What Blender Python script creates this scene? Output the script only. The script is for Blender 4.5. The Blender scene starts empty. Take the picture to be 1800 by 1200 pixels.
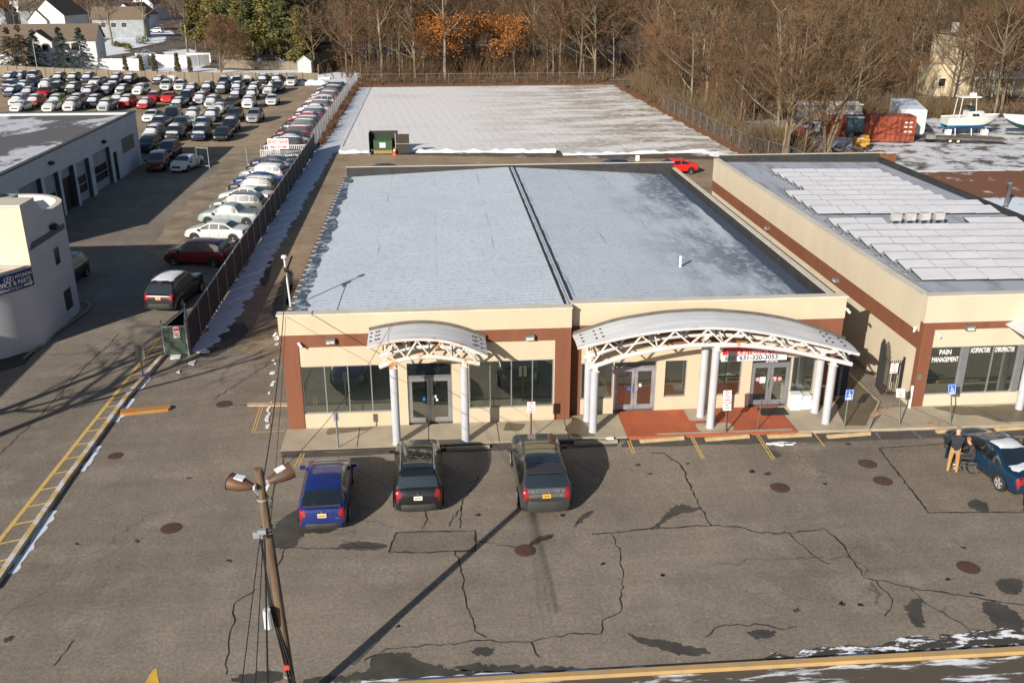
import bpy, math, random
from mathutils import Vector, Matrix
import numpy as np
SC = bpy.context.scene
COL = SC.collection
R = math.radians
# ---------------------------------------------------------------- camera
F = 1670.0; TH = math.atan(649 / F); PSI = R(4.66); H = 18.7
cd = bpy.data.cameras.new('camera'); cam = bpy.data.objects.new('camera', cd); COL.objects.link(cam)
cam.location = (0, 0, H); cam.rotation_euler = (math.pi / 2 - TH, 0, -PSI)
cd.sensor_width = 36; cd.lens = F * 36 / 1800; cd.clip_start = .5; cd.clip_end = 4000
SC.camera = cam
# ---------------------------------------------------------------- sky, sun, exposure
SUN_EL, SUN_AZ = R(23.5), R(36.3)          # light travels towards +Y, turned 36 degrees to +X
w = bpy.data.worlds.new("World"); SC.world = w; w.use_nodes = True
nt = w.node_tree; nt.nodes.clear()
sky = nt.nodes.new('ShaderNodeTexSky'); sky.sky_type = 'NISHITA'; sky.sun_disc = False
sky.sun_elevation = SUN_EL; sky.sun_rotation = math.pi + SUN_AZ
bg = nt.nodes.new('ShaderNodeBackground'); bg.inputs[1].default_value = .056
wo = nt.nodes.new('ShaderNodeOutputWorld')
nt.links.new(sky.outputs[0], bg.inputs[0]); nt.links.new(bg.outputs[0], wo.inputs[0])
ld = bpy.data.lights.new('sun', 'SUN'); ld.energy = 4.8; ld.angle = R(.55); ld.color = (1, .91, .78)
sun = bpy.data.objects.new('sun', ld); COL.objects.link(sun)
sd = Vector((math.sin(SUN_AZ) * math.cos(SUN_EL), math.cos(SUN_AZ) * math.cos(SUN_EL), -math.sin(SUN_EL)))
sun.rotation_euler = sd.to_track_quat('-Z', 'Y').to_euler(); sun.location = (-40, -40, 60)
SC.view_settings.view_transform = 'Standard'; SC.view_settings.look = 'None'
SC.view_settings.exposure = .55; SC.view_settings.gamma = 1
# ---------------------------------------------------------------- survey: photo pixel -> place on the ground
fwv = Vector((math.sin(PSI) * math.cos(TH), math.cos(PSI) * math.cos(TH), -math.sin(TH)))
rtv = Vector((math.cos(PSI), -math.sin(PSI), 0)); upv = rtv.cross(fwv)
def ray(x, y): return fwv * F + rtv * (x - 900) - upv * (y - 600)
def G(x, y, z=0):
    d = ray(x, y); return Vector((0, 0, H)) + d * ((z - H) / d.z)
def AY(x, y, Y):
    d = ray(x, y); return Vector((0, 0, H)) + d * (Y / d.y)
def AX(x, y, X):
    d = ray(x, y); return Vector((0, 0, H)) + d * (X / d.x)
def G2(pts, z=0): return [tuple(G(x, y, z)[:2]) for x, y in pts]
# ---------------------------------------------------------------- materials
MATS = {}
def nodes(name):
    m = bpy.data.materials.new(name); m.use_nodes = True; t = m.node_tree
    return m, t, t.nodes['Principled BSDF']
def pos(t, obj=False):
    if obj:
        n = t.nodes.new('ShaderNodeTexCoord'); return n.outputs['Object']
    n = t.nodes.new('ShaderNodeNewGeometry'); return n.outputs['Position']
def noise(t, src, scale, detail=4, rough=.55, stretch=None):
    if stretch:
        mp = t.nodes.new('ShaderNodeMapping'); mp.inputs['Scale'].default_value = stretch
        t.links.new(src, mp.inputs[0]); src = mp.outputs[0]
    n = t.nodes.new('ShaderNodeTexNoise'); n.inputs['Scale'].default_value = scale
    n.inputs['Detail'].default_value = detail; n.inputs['Roughness'].default_value = rough
    t.links.new(src, n.inputs['Vector']); return n.outputs['Fac']
def ramp(t, src, a, b, ca=(0, 0, 0), cb=(1, 1, 1)):
    n = t.nodes.new('ShaderNodeValToRGB'); e = n.color_ramp.elements
    e[0].position = a; e[1].position = b; e[0].color = (*ca, 1); e[1].color = (*cb, 1)
    t.links.new(src, n.inputs[0]); return n.outputs[0]
def mix(t, fac, a, b, mode='MIX'):
    n = t.nodes.new('ShaderNodeMix'); n.data_type = 'RGBA'; n.blend_type = mode
    for s, v in ((0, fac), (6, a), (7, b)):
        if hasattr(v, 'is_linked'): t.links.new(v, n.inputs[s])
        elif s == 0: n.inputs[0].default_value = v
        else: n.inputs[s].default_value = (*v, 1)
    return n.outputs[2]
def mth(t, op, a, b=None, c=None):
    n = t.nodes.new('ShaderNodeMath'); n.operation = op
    for i, v in enumerate((a, b, c)):
        if v is None: continue
        if hasattr(v, 'is_linked'): t.links.new(v, n.inputs[i])
        else: n.inputs[i].default_value = v
    return n.outputs[0]
def bump(t, p, src, strength, dist=.02):
    b = t.nodes.new('ShaderNodeBump'); b.inputs['Strength'].default_value = strength; b.inputs['Distance'].default_value = dist
    t.links.new(src, b.inputs['Height']); t.links.new(b.outputs[0], p.inputs['Normal'])
def mat(name, col, rough=.7, metal=0, var=.18, scale=3, spec=.5, bmp=0, col2=None, lo=.35, hi=.65, coat=0, obj=False, stretch=None):
    if name in MATS: return MATS[name]
    m, t, p = nodes(name); s = pos(t, obj)
    p.inputs['Roughness'].default_value = rough; p.inputs['Metallic'].default_value = metal
    p.inputs['Specular IOR Level'].default_value = spec; p.inputs['Coat Weight'].default_value = coat
    n = noise(t, s, scale, 5, .6, stretch)
    c2 = col2 or tuple(c * (1 - var) for c in col); c1 = col if col2 else tuple(min(1, c * (1 + var)) for c in col)
    t.links.new(ramp(t, n, lo, hi, c1, c2), p.inputs['Base Color'])
    if bmp: bump(t, p, n, bmp)
    MATS[name] = m; return m
def paint(name, col, rough=.35, metal=.0, coat=.6):
    return mat('paint_' + name, col, rough, metal, .06, 1.5, .5, coat=coat, obj=True)
def glassy(name, col, gloss=.3, tint=(1, 1, 1), rough=.02):
    if name in MATS: return MATS[name]
    m, t, p = nodes(name); s = pos(t)
    p.inputs['Roughness'].default_value = .25
    t.links.new(ramp(t, noise(t, s, .7, 2), .3, .7, col, tuple(c * .6 for c in col)), p.inputs['Base Color'])
    g = t.nodes.new('ShaderNodeBsdfGlossy'); g.inputs['Roughness'].default_value = rough; g.inputs['Color'].default_value = (*tint, 1)
    mx = t.nodes.new('ShaderNodeMixShader'); mx.inputs[0].default_value = gloss
    t.links.new(p.outputs[0], mx.inputs[1]); t.links.new(g.outputs[0], mx.inputs[2])
    t.links.new(mx.outputs[0], t.nodes['Material Output'].inputs[0]); MATS[name] = m; return m
def lampmat(name, col, e):
    m, t, p = nodes(name); p.inputs['Base Color'].default_value = (*col, 1)
    p.inputs['Emission Color'].default_value = (*col, 1); p.inputs['Emission Strength'].default_value = e; MATS[name] = m; return m
# ---------------------------------------------------------------- mesh building
ORG = {}
class MB:
    def __init__(s): s.v = []; s.f = []; s.m = []
    def add(s, vs, fs, m=0):
        o = len(s.v); s.v += [tuple(v) for v in vs]; s.f += [tuple(i + o for i in f) for f in fs]; s.m += [m] * len(fs); return s
    def box(s, x0, x1, y0, y1, z0, z1, m=0):
        return s.add([(x, y, z) for z in (z0, z1) for y in (y0, y1) for x in (x0, x1)],
                     [(0, 2, 3, 1), (4, 5, 7, 6), (0, 1, 5, 4), (2, 6, 7, 3), (0, 4, 6, 2), (1, 3, 7, 5)], m)
    def obox(s, c, ex, ey, ez, m=0):
        c, ex, ey, ez = map(Vector, (c, ex, ey, ez))
        vs = [c + ex * a + ey * b + ez * d for d in (-1, 1) for b in (-1, 1) for a in (-1, 1)]
        return s.add(vs, [(0, 2, 3, 1), (4, 5, 7, 6), (0, 1, 5, 4), (2, 6, 7, 3), (0, 4, 6, 2), (1, 3, 7, 5)], m)
    def bar(s, a, b, r, m=0, r2=None):
        a, b = Vector(a), Vector(b); d = (b - a).normalized(); u = d.orthogonal().normalized()
        if abs(d.z) < .9: u = Vector((0, 0, 1)).cross(d).normalized()
        return s.obox((a + b) / 2, (b - a) / 2, u * r, d.cross(u) * (r2 or r), m)
    def prism(s, poly, z0, z1, m=0, mt=None):
        n = len(poly)
        a = sum(poly[i][0] * poly[(i + 1) % n][1] - poly[(i + 1) % n][0] * poly[i][1] for i in range(n))
        if a < 0: poly = poly[::-1]
        s.add([(*p[:2], z0) for p in poly] + [(*p[:2], z1) for p in poly],
              [tuple(range(n))[::-1]] + [(i, (i + 1) % n, n + (i + 1) % n, n + i) for i in range(n)], m)
        s.f.append(tuple(range(len(s.v) - n, len(s.v)))); s.m.append(m if mt is None else mt); return s
    def sheet(s, poly, z, m=0):
        n = len(poly)
        a = sum(poly[i][0] * poly[(i + 1) % n][1] - poly[(i + 1) % n][0] * poly[i][1] for i in range(n))
        if a < 0: poly = poly[::-1]
        return s.add([(*p[:2], z) for p in poly], [tuple(range(n))], m)
    def tube(s, path, radii, n=8, m=0, caps=True):
        path = [Vector(p) for p in path]
        if not hasattr(radii, '__len__'): radii = [radii] * len(path)
        o = len(s.v); u = None
        for i, p in enumerate(path):
            d = (path[min(i + 1, len(path) - 1)] - path[max(i - 1, 0)]).normalized()
            if u is None: u = d.orthogonal().normalized()
            u = (u - d * u.dot(d)).normalized(); w_ = d.cross(u); r = radii[i]
            for k in range(n):
                a = 2 * math.pi * k / n; q = p + (u * math.cos(a) + w_ * math.sin(a)) * r; s.v.append((q.x, q.y, q.z))
        for i in range(len(path) - 1):
            for k in range(n):
                a = o + i * n + k; b = o + i * n + (k + 1) % n
                s.f.append((a, b, b + n, a + n)); s.m.append(m)
        if caps:
            s.f.append(tuple(range(o, o + n))[::-1]); s.f.append(tuple(range(len(s.v) - n, len(s.v)))); s.m += [m, m]
        return s
    def cyl(s, a, b, r, n=16, m=0): return s.tube([a, b], r, n, m)
    def lathe(s, prof, c=(0, 0, 0), n=16, m=0, axis='z'):
        o = len(s.v)
        for r, h in prof:
            for k in range(n):
                a = 2 * math.pi * k / n; x, y = r * math.cos(a), r * math.sin(a)
                p = (x, y, h) if axis == 'z' else ((h, x, y) if axis == 'x' else (x, -h, y))
                s.v.append((p[0] + c[0], p[1] + c[1], p[2] + c[2]))
        for i in range(len(prof) - 1):
            for k in range(n):
                a = o + i * n + k; b = o + i * n + (k + 1) % n
                s.f.append((a, b, b + n, a + n)); s.m.append(m)
        return s
    def build(s, name, mats, parent=None, smooth=None, loc=None):
        org = Vector(loc) if loc is not None and parent is None else ORG.get(parent.name if parent else None, Vector())
        me = bpy.data.meshes.new(name)
        me.from_pydata([(x - org.x, y - org.y, z - org.z) for x, y, z in s.v], [], s.f)
        for m in (mats if isinstance(mats, (list, tuple)) else [mats]): me.materials.append(m)
        me.polygons.foreach_set('material_index', s.m)
        if smooth is not None:
            me.polygons.foreach_set('use_smooth', [True] * len(s.f)); me.set_sharp_from_angle(angle=R(smooth))
        me.update()
        o = bpy.data.objects.new(name, me); COL.objects.link(o)
        if parent: o.parent = parent
        else: o.location = org
        ORG[o.name] = org
        return o
def tag(o, label, cat, group=None):
    o['label'] = label; o['category'] = cat
    if group: o['group'] = group
    return o
def thing(name, label, cat, loc=(0, 0, 0), group=None):
    o = bpy.data.objects.new(name, None); COL.objects.link(o); o.location = loc; o.empty_display_size = .3
    ORG[o.name] = Vector(loc); return tag(o, label, cat, group)
def struct(mb, name, mats, kind='structure', smooth=None):
    o = mb.build(name, mats, None, smooth); o['kind'] = kind; return o
def text(body, size, m, parent, origin, ux, uy, name='lettering', align='CENTER', depth=.006, bold=False, bend=None, sx=1):
    c = bpy.data.curves.new(name, 'FONT'); c.body = body; c.size = size; c.align_x = align; c.align_y = 'CENTER'
    c.extrude = depth; c.resolution_u = 3
    if bold: c.offset = size * .018
    t = bpy.data.objects.new('tmp', c); COL.objects.link(t); dg = bpy.context.evaluated_depsgraph_get()
    me = bpy.data.meshes.new_from_object(t.evaluated_get(dg)); bpy.data.objects.remove(t); bpy.data.curves.remove(c)
    me.name = name
    origin, ux, uy = Vector(origin), Vector(ux).normalized(), Vector(uy).normalized(); uz = ux.cross(uy)
    org = ORG.get(parent.name) if parent else Vector()
    for v in me.vertices:
        a, b, d = v.co.x * sx, v.co.y, v.co.z
        p = bend(a, b, d) if bend else origin + ux * a + uy * b + uz * d
        v.co = p - org
    me.materials.clear(); me.materials.append(m)
    o = bpy.data.objects.new(name, me); COL.objects.link(o); o.parent = parent; ORG[o.name] = org
    return o
def copy_tree(o, parent=None, only=None):
    c = o.copy(); COL.objects.link(c)
    if parent: c.parent = parent
    ORG[c.name] = ORG.get(o.name, Vector())
    for ch in list(o.children):
        if only and not only(ch): continue
        copy_tree(ch, c)
    return c
ORD = ['first', 'second', 'third', 'fourth', 'fifth', 'sixth', 'seventh', 'eighth', 'ninth', 'tenth', 'eleventh', 'twelfth', 'thirteenth', 'fourteenth',
       'fifteenth', 'sixteenth', 'seventeenth', 'eighteenth', 'nineteenth', 'twentieth']
def ordi(i): return ORD[i] if i < 20 else ('thirtieth' if i == 29 else ('twenty-' if i < 29 else 'thirty-') + ORD[i % 10])
def ragged(poly, step=.5, amp=.25, seed=1):
    """polygon edge with an uneven outline"""
    rnd = random.Random(seed); out = []
    n = len(poly)
    for i in range(n):
        a, b = Vector(poly[i][:2]), Vector(poly[(i + 1) % n][:2]); k = max(1, int((b - a).length / step))
        nn = (b - a).normalized(); nn = Vector((-nn.y, nn.x))
        for j in range(k):
            q = a.lerp(b, j / k)
            if j or amp > .1: q = q + nn * rnd.uniform(-amp, amp) + (b - a).normalized() * rnd.uniform(-.3, .3) * step
            out.append((q.x, q.y))
    V = [Vector(q) for q in out]; n = len(V)
    if n > 6: out = [tuple(q) for i in range(n) for q in (V[i].lerp(V[(i + 1) % n], .22), V[i].lerp(V[(i + 1) % n], .78))]
    return out
# ================================================================ ground materials
def asphalt(name, a, b, c, patch=.05, seedv=0):
    m, t, p = nodes(name); s = pos(t)
    n1 = ramp(t, noise(t, s, .09 + seedv * .01, 5, .62), .38, .62, a, b)
    n2 = ramp(t, noise(t, s, .5, 6, .65), .52, .74)
    col = mix(t, n2, n1, c)
    st = ramp(t, noise(t, s, .6, 4, .6, (1, .12, 1)), .45, .8)
    col = mix(t, mth(t, 'MULTIPLY', st, .35), col, tuple(min(1, x * 1.35) for x in a))
    sp = noise(t, s, 13, 4, .85)
    gr = ramp(t, noise(t, s, 8, 5, .9), .36, .64, (.52, .52, .54), (1.0, .99, .97))
    col = mix(t, 1.0, col, gr, 'MULTIPLY')
    col = mix(t, .55, col, ramp(t, noise(t, s, .9, 4, .6, (.07, 1, 1)), .35, .6, (.78, .77, .76), (1.0, 1.0, 1.0)), 'MULTIPLY')
    col = mix(t, .8, col, ramp(t, noise(t, s, 1.6, 5, .7), .3, .7, (.80, .80, .82), (1.0, 1.0, .98)), 'MULTIPLY')
    col = mix(t, ramp(t, sp, .62, .72), col, tuple(min(1, x * 1.9) for x in a))
    col = mix(t, ramp(t, noise(t, s, 11, 3, .8), .64, .75), col, tuple(x * .4 for x in a))
    vo = t.nodes.new('ShaderNodeTexVoronoi'); vo.feature = 'DISTANCE_TO_EDGE'; vo.inputs['Scale'].default_value = .13
    wn = t.nodes.new('ShaderNodeTexNoise'); wn.inputs['Scale'].default_value = .9; wn.inputs['Detail'].default_value = 5
    t.links.new(s, wn.inputs['Vector'])
    va = t.nodes.new('ShaderNodeVectorMath'); va.operation = 'MULTIPLY_ADD'; va.inputs[1].default_value = (1.6, 1.6, 0)
    t.links.new(wn.outputs['Color'], va.inputs[0]); t.links.new(s, va.inputs[2]); t.links.new(va.outputs[0], vo.inputs['Vector'])
    ck = ramp(t, vo.outputs['Distance'], .0012, .004, (1, 1, 1), (0, 0, 0))
    ck = mth(t, 'MULTIPLY', ck, ramp(t, noise(t, s, .12, 2), .5, .6))
    col = mix(t, mth(t, 'MULTIPLY', ck, .55), col, (.02, .019, .018))
    t.links.new(col, p.inputs['Base Color']); p.inputs['Roughness'].default_value = .85
    p.inputs['Specular IOR Level'].default_value = .3
    bump(t, p, sp, .35, .02); return m
M_ASPH = asphalt('asphalt_front', (.335, .29, .238), (.24, .209, .173), (.375, .327, .27))
M_ASPH2 = asphalt('asphalt_alley', (.46, .355, .24), (.29, .228, .16), (.53, .42, .29), seedv=2)
M_ASPH3 = asphalt('asphalt_patch', (.285, .247, .205), (.225, .196, .163), (.32, .28, .232), seedv=3)
def snowmat(name, dirt=(.10, .075, .05), amount=.5, scale=1.5, snow=(.74, .77, .82), soft=.1, rough=.75, stretch=None, fine=None):
    m, t, p = nodes(name); s = pos(t)
    n = noise(t, s, scale, 6, .68, stretch)
    fac = ramp(t, n, amount - soft / 2, amount + soft / 2)
    if fine:
        f2 = ramp(t, noise(t, s, fine[0], 4, .75, fine[2]), fine[1], fine[1] + .12)
        fac = mth(t, 'MAXIMUM', fac, mth(t, 'MULTIPLY', f2, fine[3]))
    t.links.new(mix(t, fac, snow, dirt), p.inputs['Base Color'])
    p.inputs['Roughness'].default_value = rough; bump(t, p, n, .4, .05); return m
M_SNOW = snowmat('snow_clean', (.42, .42, .44), .66, 2, (.72, .74, .78), .2)
M_SNOWP = snowmat('snow_patchy', (.08, .07, .062), .66, 1.6, (.60, .66, .76), .16, fine=(5, .62, None, .7))
M_WOODFLOOR = snowmat('wood_floor', (.085, .055, .034), .40, .25, (.50, .52, .57), .1, fine=(1.1, .46, None, .95))
M_YARD = snowmat('yard_snow', (.085, .07, .055), .535, .35, (.60, .62, .67), .1, fine=(1.6, .58, (1, 2.2, 1), .8))
M_SNOWL = snowmat('lawn_snow', (.2, .16, .1), .68, .3, (.68, .71, .78), .1)
def fieldmat():
    m, t, p = nodes('field_snow'); s = pos(t)
    sx = t.nodes.new('ShaderNodeSeparateXYZ'); t.links.new(s, sx.inputs[0])
    f = noise(t, s, 1.7, 5, .8, (1.6, .8, 1)); fine = ramp(t, f, .5, .66)
    rows = mth(t, 'SINE', mth(t, 'ADD', mth(t, 'MULTIPLY', sx.outputs[0], 5.2), mth(t, 'MULTIPLY', sx.outputs[1], .55)))
    fine = mth(t, 'MULTIPLY', fine, mth(t, 'MULTIPLY_ADD', rows, .32, .5))
    big = ramp(t, noise(t, s, .055, 5, .6, (1, 1.8, 1)), .56, .74)
    br = mth(t, 'MULTIPLY', mth(t, 'MULTIPLY', mth(t, 'SUBTRACT', sx.outputs[0], 2), .045), ramp(t, noise(t, s, .16, 5, .65, (.6, 1.6, 1)), .43, .55))
    br = mth(t, 'MULTIPLY', br, .95); br.node.use_clamp = True
    gr = ramp(t, noise(t, s, 1.3, 5, .75, (.7, 1.8, 1)), .38, .54)
    fac = mth(t, 'ADD', mth(t, 'MULTIPLY', fine, .75), mth(t, 'MULTIPLY', mth(t, 'MAXIMUM', br, mth(t, 'MULTIPLY', big, .35)), gr)); fac.node.use_clamp = True
    t.links.new(mix(t, fac, (.70, .695, .71), (.24, .19, .125)), p.inputs['Base Color'])
    p.inputs['Roughness'].default_value = .8; bump(t, p, f, .5, .06); return m
M_FIELD = fieldmat()
M_LEAF = mat('leaf_litter', (.26, .105, .035), .9, scale=2.5, col2=(.10, .055, .03), bmp=.6)
M_WET = mat('wet_asphalt', (.05, .046, .039), .45, scale=1.4, col2=(.075, .068, .058))
M_CRACK = mat('crack_dark', (.02, .018, .016), .9)
M_CONC = mat('concrete', (.40, .345, .26), .85, scale=.7, col2=(.30, .26, .20), bmp=.1)
M_WETC = mat('wet_concrete', (.13, .105, .07), .45, scale=1.1, col2=(.095, .078, .052))
M_REDC = mat('red_painted_concrete', (.40, .095, .038), .75, scale=1.2, col2=(.29, .075, .035), stretch=(1, .5, 1), bmp=.1)
M_REDS = mat('scuffed_red_concrete', (.38, .33, .25), .8, scale=5, col2=(.36, .15, .09), lo=.45, hi=.6)
M_YELC = mat('yellow_kerb_paint', (.46, .30, .12), .75, scale=1.1, col2=(.36, .25, .13), bmp=.2)
M_YEL = mat('yellow_marking', (.58, .39, .12), .8, scale=4, col2=(.34, .25, .11), lo=.5, hi=.8)
M_BLUELINE = mat('blue_line_reflection', (.15, .18, .24), .85, scale=4, col2=(.11, .10, .10), lo=.4, hi=.6)
M_ORK = mat('orange_kerb_paint', (.45, .16, .03), .7, scale=3, col2=(.32, .2, .06))
# ================================================================ ground sheets
gm = MB()
gm.sheet([(-1500, -400), (1500, -400), (1500, 2500), (-1500, 2500)], -.04); struct(gm, 'ground', M_WOODFLOOR)
struct(MB().sheet([(-62, -30), (60, -30), (60, 60), (33.5, 60), (33.5, 97.5), (-13.4, 107.5), (-62, 107.5)], 0), 'asphalt_lot', M_ASPH)
struct(MB().sheet(ragged([(-13.2, 50), (-7, 45), (-6.7, 72), (20.5, 72), (21, 62), (21.3, 62), (21.3, 73), (36, 73), (33.5, 97), (30, 99.5), (-13.0, 106.6)], 1, .12, 3), .004), 'rear_alley', M_ASPH2)
struct(MB().sheet([(-110, 107.5), (-13.5, 107.5), (-13.6, 178), (-20.4, 178.2), (-47, 182), (-64, 188.5), (-84, 198.8), (-130, 215), (-130, 107.5)], 0), 'dealer_lot', M_ASPH2)
struct(MB().sheet(ragged([(-27, 106.5), (-17.5, 106.5), (-17.5, 64), (-20, 64), (-21.5, 76), (-22, 100)], 1, .2, 8), .003), 'gravel_strip', mat('gravel_brown', (.30, .24, .165), .9, scale=.5, col2=(.15, .115, .08), bmp=.3))
struct(MB().sheet(ragged([(-13.0, 107.3), (-8, 107.2), (14, 106.0), (14.2, 103.8), (29.0, 104.5), (33.6, 102), (32.4, 172), (-10.6, 171.5), (-12.8, 171.5)], 1, .18, 4), .004), 'snow_field', M_FIELD)
struct(MB().sheet(ragged([(-13.2, 107.5), (-11.2, 107.5), (-10.6, 171), (-13.6, 172)], .6, .2, 14), .008), 'field_edge_snow', M_SNOWP)
struct(MB().prism(ragged([(-13.05, 47.6), (-12.3, 47.4), (-11.7, 53), (-11.5, 70), (-11.2, 106), (-11.2, 107.2), (-13.2, 107.2)], .3, .26, 5), .0, .06), 'verge_snow', M_SNOWP)
struct(MB().sheet(ragged([(36, 74), (80, 74), (95, 128), (40, 128), (36.5, 100)], 1, .4, 6), -.02), 'boat_yard_snow', M_YARD)
struct(MB().sheet(ragged([(-130, 199), (-64, 189.5), (-47, 183.2), (-20.3, 179), (-14, 179), (-14, 198), (-48, 203), (-49, 225), (-140, 330), (-160, 330)], 1, .4, 7), -.02), 'house_yard_snow', snowmat('garden_snow', (.14, .11, .07), .66, .1, (.66, .69, .76), .08, fine=(1.2, .66, None, .7)))
struct(MB().sheet([tuple(G(x, y)[:2]) for x, y in ((172, 112), (215, 103), (262, 92), (330, 82), (352, 76), (330, 73), (285, 80), (230, 92), (172, 101))], -.01), 'side_street', mat('street_far', (.10, .085, .075), .9))
for lp in ([(172, 99), (205, 92), (250, 82), (287, 74), (294, 64), (262, 60), (225, 62), (186, 72)], [(178, 129), (385, 129), (385, 121), (330, 119), (262, 117), (250, 124), (178, 126)], [(285, 92), (330, 86), (345, 90), (340, 100), (290, 101)], [(385, 128), (535, 129), (535, 124), (385, 123)], [(255, 56), (300, 54), (310, 62), (260, 60)]):
    struct(MB().sheet(ragged(G2(lp), 2, .5, lp[0][0]), -.005), 'snowy_lawn', M_SNOWL)
# leaf strips along the field edges
for k, poly in enumerate(([(-12, 171.6), (31, 172.0), (33, 170.5), (33, 178), (-14, 179)], [(33.0, 171), (31.8, 170), (32.8, 130), (33.4, 101), (35.2, 97.6), (36.4, 99), (35, 104), (35.4, 170)], [(-13.6, 112), (-12.7, 112), (-12.6, 170), (-13.6, 172)])):
    o = struct(MB().sheet(ragged(poly, .5, .35, 20 + k), .014 + .004 * k), 'leaf_litter', M_LEAF, 'stuff')
# front lot details -----------------------------------------------------
def strip(pts, wd, z, name, m, rag=0, seed=0):
    rnd = random.Random(seed); P = [Vector(p) for p in pts]
    if rag:
        Q = []
        for a, b in zip(P, P[1:]):
            k = max(1, int((b - a).length / .2))
            for j in range(k): Q.append(a.lerp(b, j / k) + Vector((rnd.uniform(-rag, rag), rnd.uniform(-rag, rag))) * (1 if j else .3))
        P = Q + [P[-1]]
    mb = MB(); vs = []
    for i, p in enumerate(P):
        d = (P[min(i + 1, len(P) - 1)] - P[max(0, i - 1)]).normalized(); n = Vector((-d.y, d.x)) * wd / 2 * (rnd.uniform(.5, 1.5) if rag else 1)
        vs += [(*(p + n), z), (*(p - n), z)]
    mb.add(vs, [(2 * i + 1, 2 * i + 3, 2 * i + 2, 2 * i) for i in range(len(P) - 1)])
    return struct(mb, name, m)
cracks = [[(470, 960), (560, 965), (640, 962), (680, 958)], [(836, 950), (900, 960), (925, 968)], [(800, 968), (810, 1000), (820, 1060), (835, 1110), (855, 1120)],
 [(640, 1160), (680, 1140), (760, 1133), (850, 1126), (935, 1128), (960, 1122), (1010, 1113), (1058, 1113)], [(935, 1128), (948, 1155)], [(1075, 940), (1090, 970), (1095, 1020), (1090, 1075), (1060, 1090), (1057, 1112)],
 [(1040, 938), (1080, 937), (1130, 930), (1215, 925), (1250, 924), (1295, 925), (1330, 935), (1390, 937), (1448, 929), (1480, 955), (1520, 1015), (1600, 1032), (1700, 1048), (1800, 1063)],
 [(1145, 795), (1168, 796), (1195, 815), (1212, 850), (1232, 895), (1252, 924)], [(1388, 937), (1410, 958), (1425, 972), (1460, 992)], [(1540, 1020), (1570, 1055), (1555, 1083)], [(1600, 1033), (1625, 1060), (1680, 1090), (1728, 1122)],
 [(1240, 1120), (1255, 1105), (1275, 1098), (1350, 1098), (1380, 1106), (1400, 1100)], [(398, 1185), (402, 1130), (412, 1095), (410, 1062), (450, 1035)], [(0, 798), (80, 720), (145, 650), (210, 587)], [(95, 1170), (130, 1125)],
 [(498, 965), (490, 990), (480, 1010)], [(745, 890), (752, 912), (740, 930)], [(840, 838), (812, 885), (790, 925)], [(812, 890), (808, 928)], [(600, 560 + 390), (640, 962)], [(500, 800), (480, 870), (465, 940)], [(378, 700), (440, 660), (470, 640)], [(388, 712), (450, 712), (500, 713)]]
for i, c in enumerate(cracks): strip(G2(c), .055 if i in (6, 7) else .036, .0085, 'asphalt_crack', M_CRACK, .06, i)
patches = [G2([(683, 970), (697, 936), (835, 932), (836, 967), (745, 971)]), G2([(1532, 786), (1655, 782), (1700, 850), (1720, 905), (1630, 902)]), G2([(1545, 788), (1800, 770), (1800, 900), (1632, 901)])]
for i, p in enumerate(patches[:1] + patches[2:]):
    struct(MB().sheet(p, .005), 'asphalt_patch', M_ASPH3 if i == 0 else asphalt('asphalt_pale_patch', (.31, .265, .21), (.25, .215, .172), (.34, .295, .235)))
    strip(p + [p[0]], .07, .0085, 'asphalt_crack', M_CRACK, .03, 50 + i)
def blob(pts, z, name, m, step=.25, amp=.1, seed=0):
    P = [Vector(p) for p in G2(pts)]
    for _ in range(2): P = [q for i in range(len(P)) for q in (P[i].lerp(P[(i + 1) % len(P)], .25), P[i].lerp(P[(i + 1) % len(P)], .75))]
    P = [Vector(q) for q in ragged([tuple(q) for q in P], .12, .07, seed)]; r_ = random.Random(seed)
    P = [q + Vector((r_.gauss(0, .035), r_.gauss(0, .035))) for q in P]
    return struct(MB().sheet([tuple(q) for q in P], z), name, m)
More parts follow.
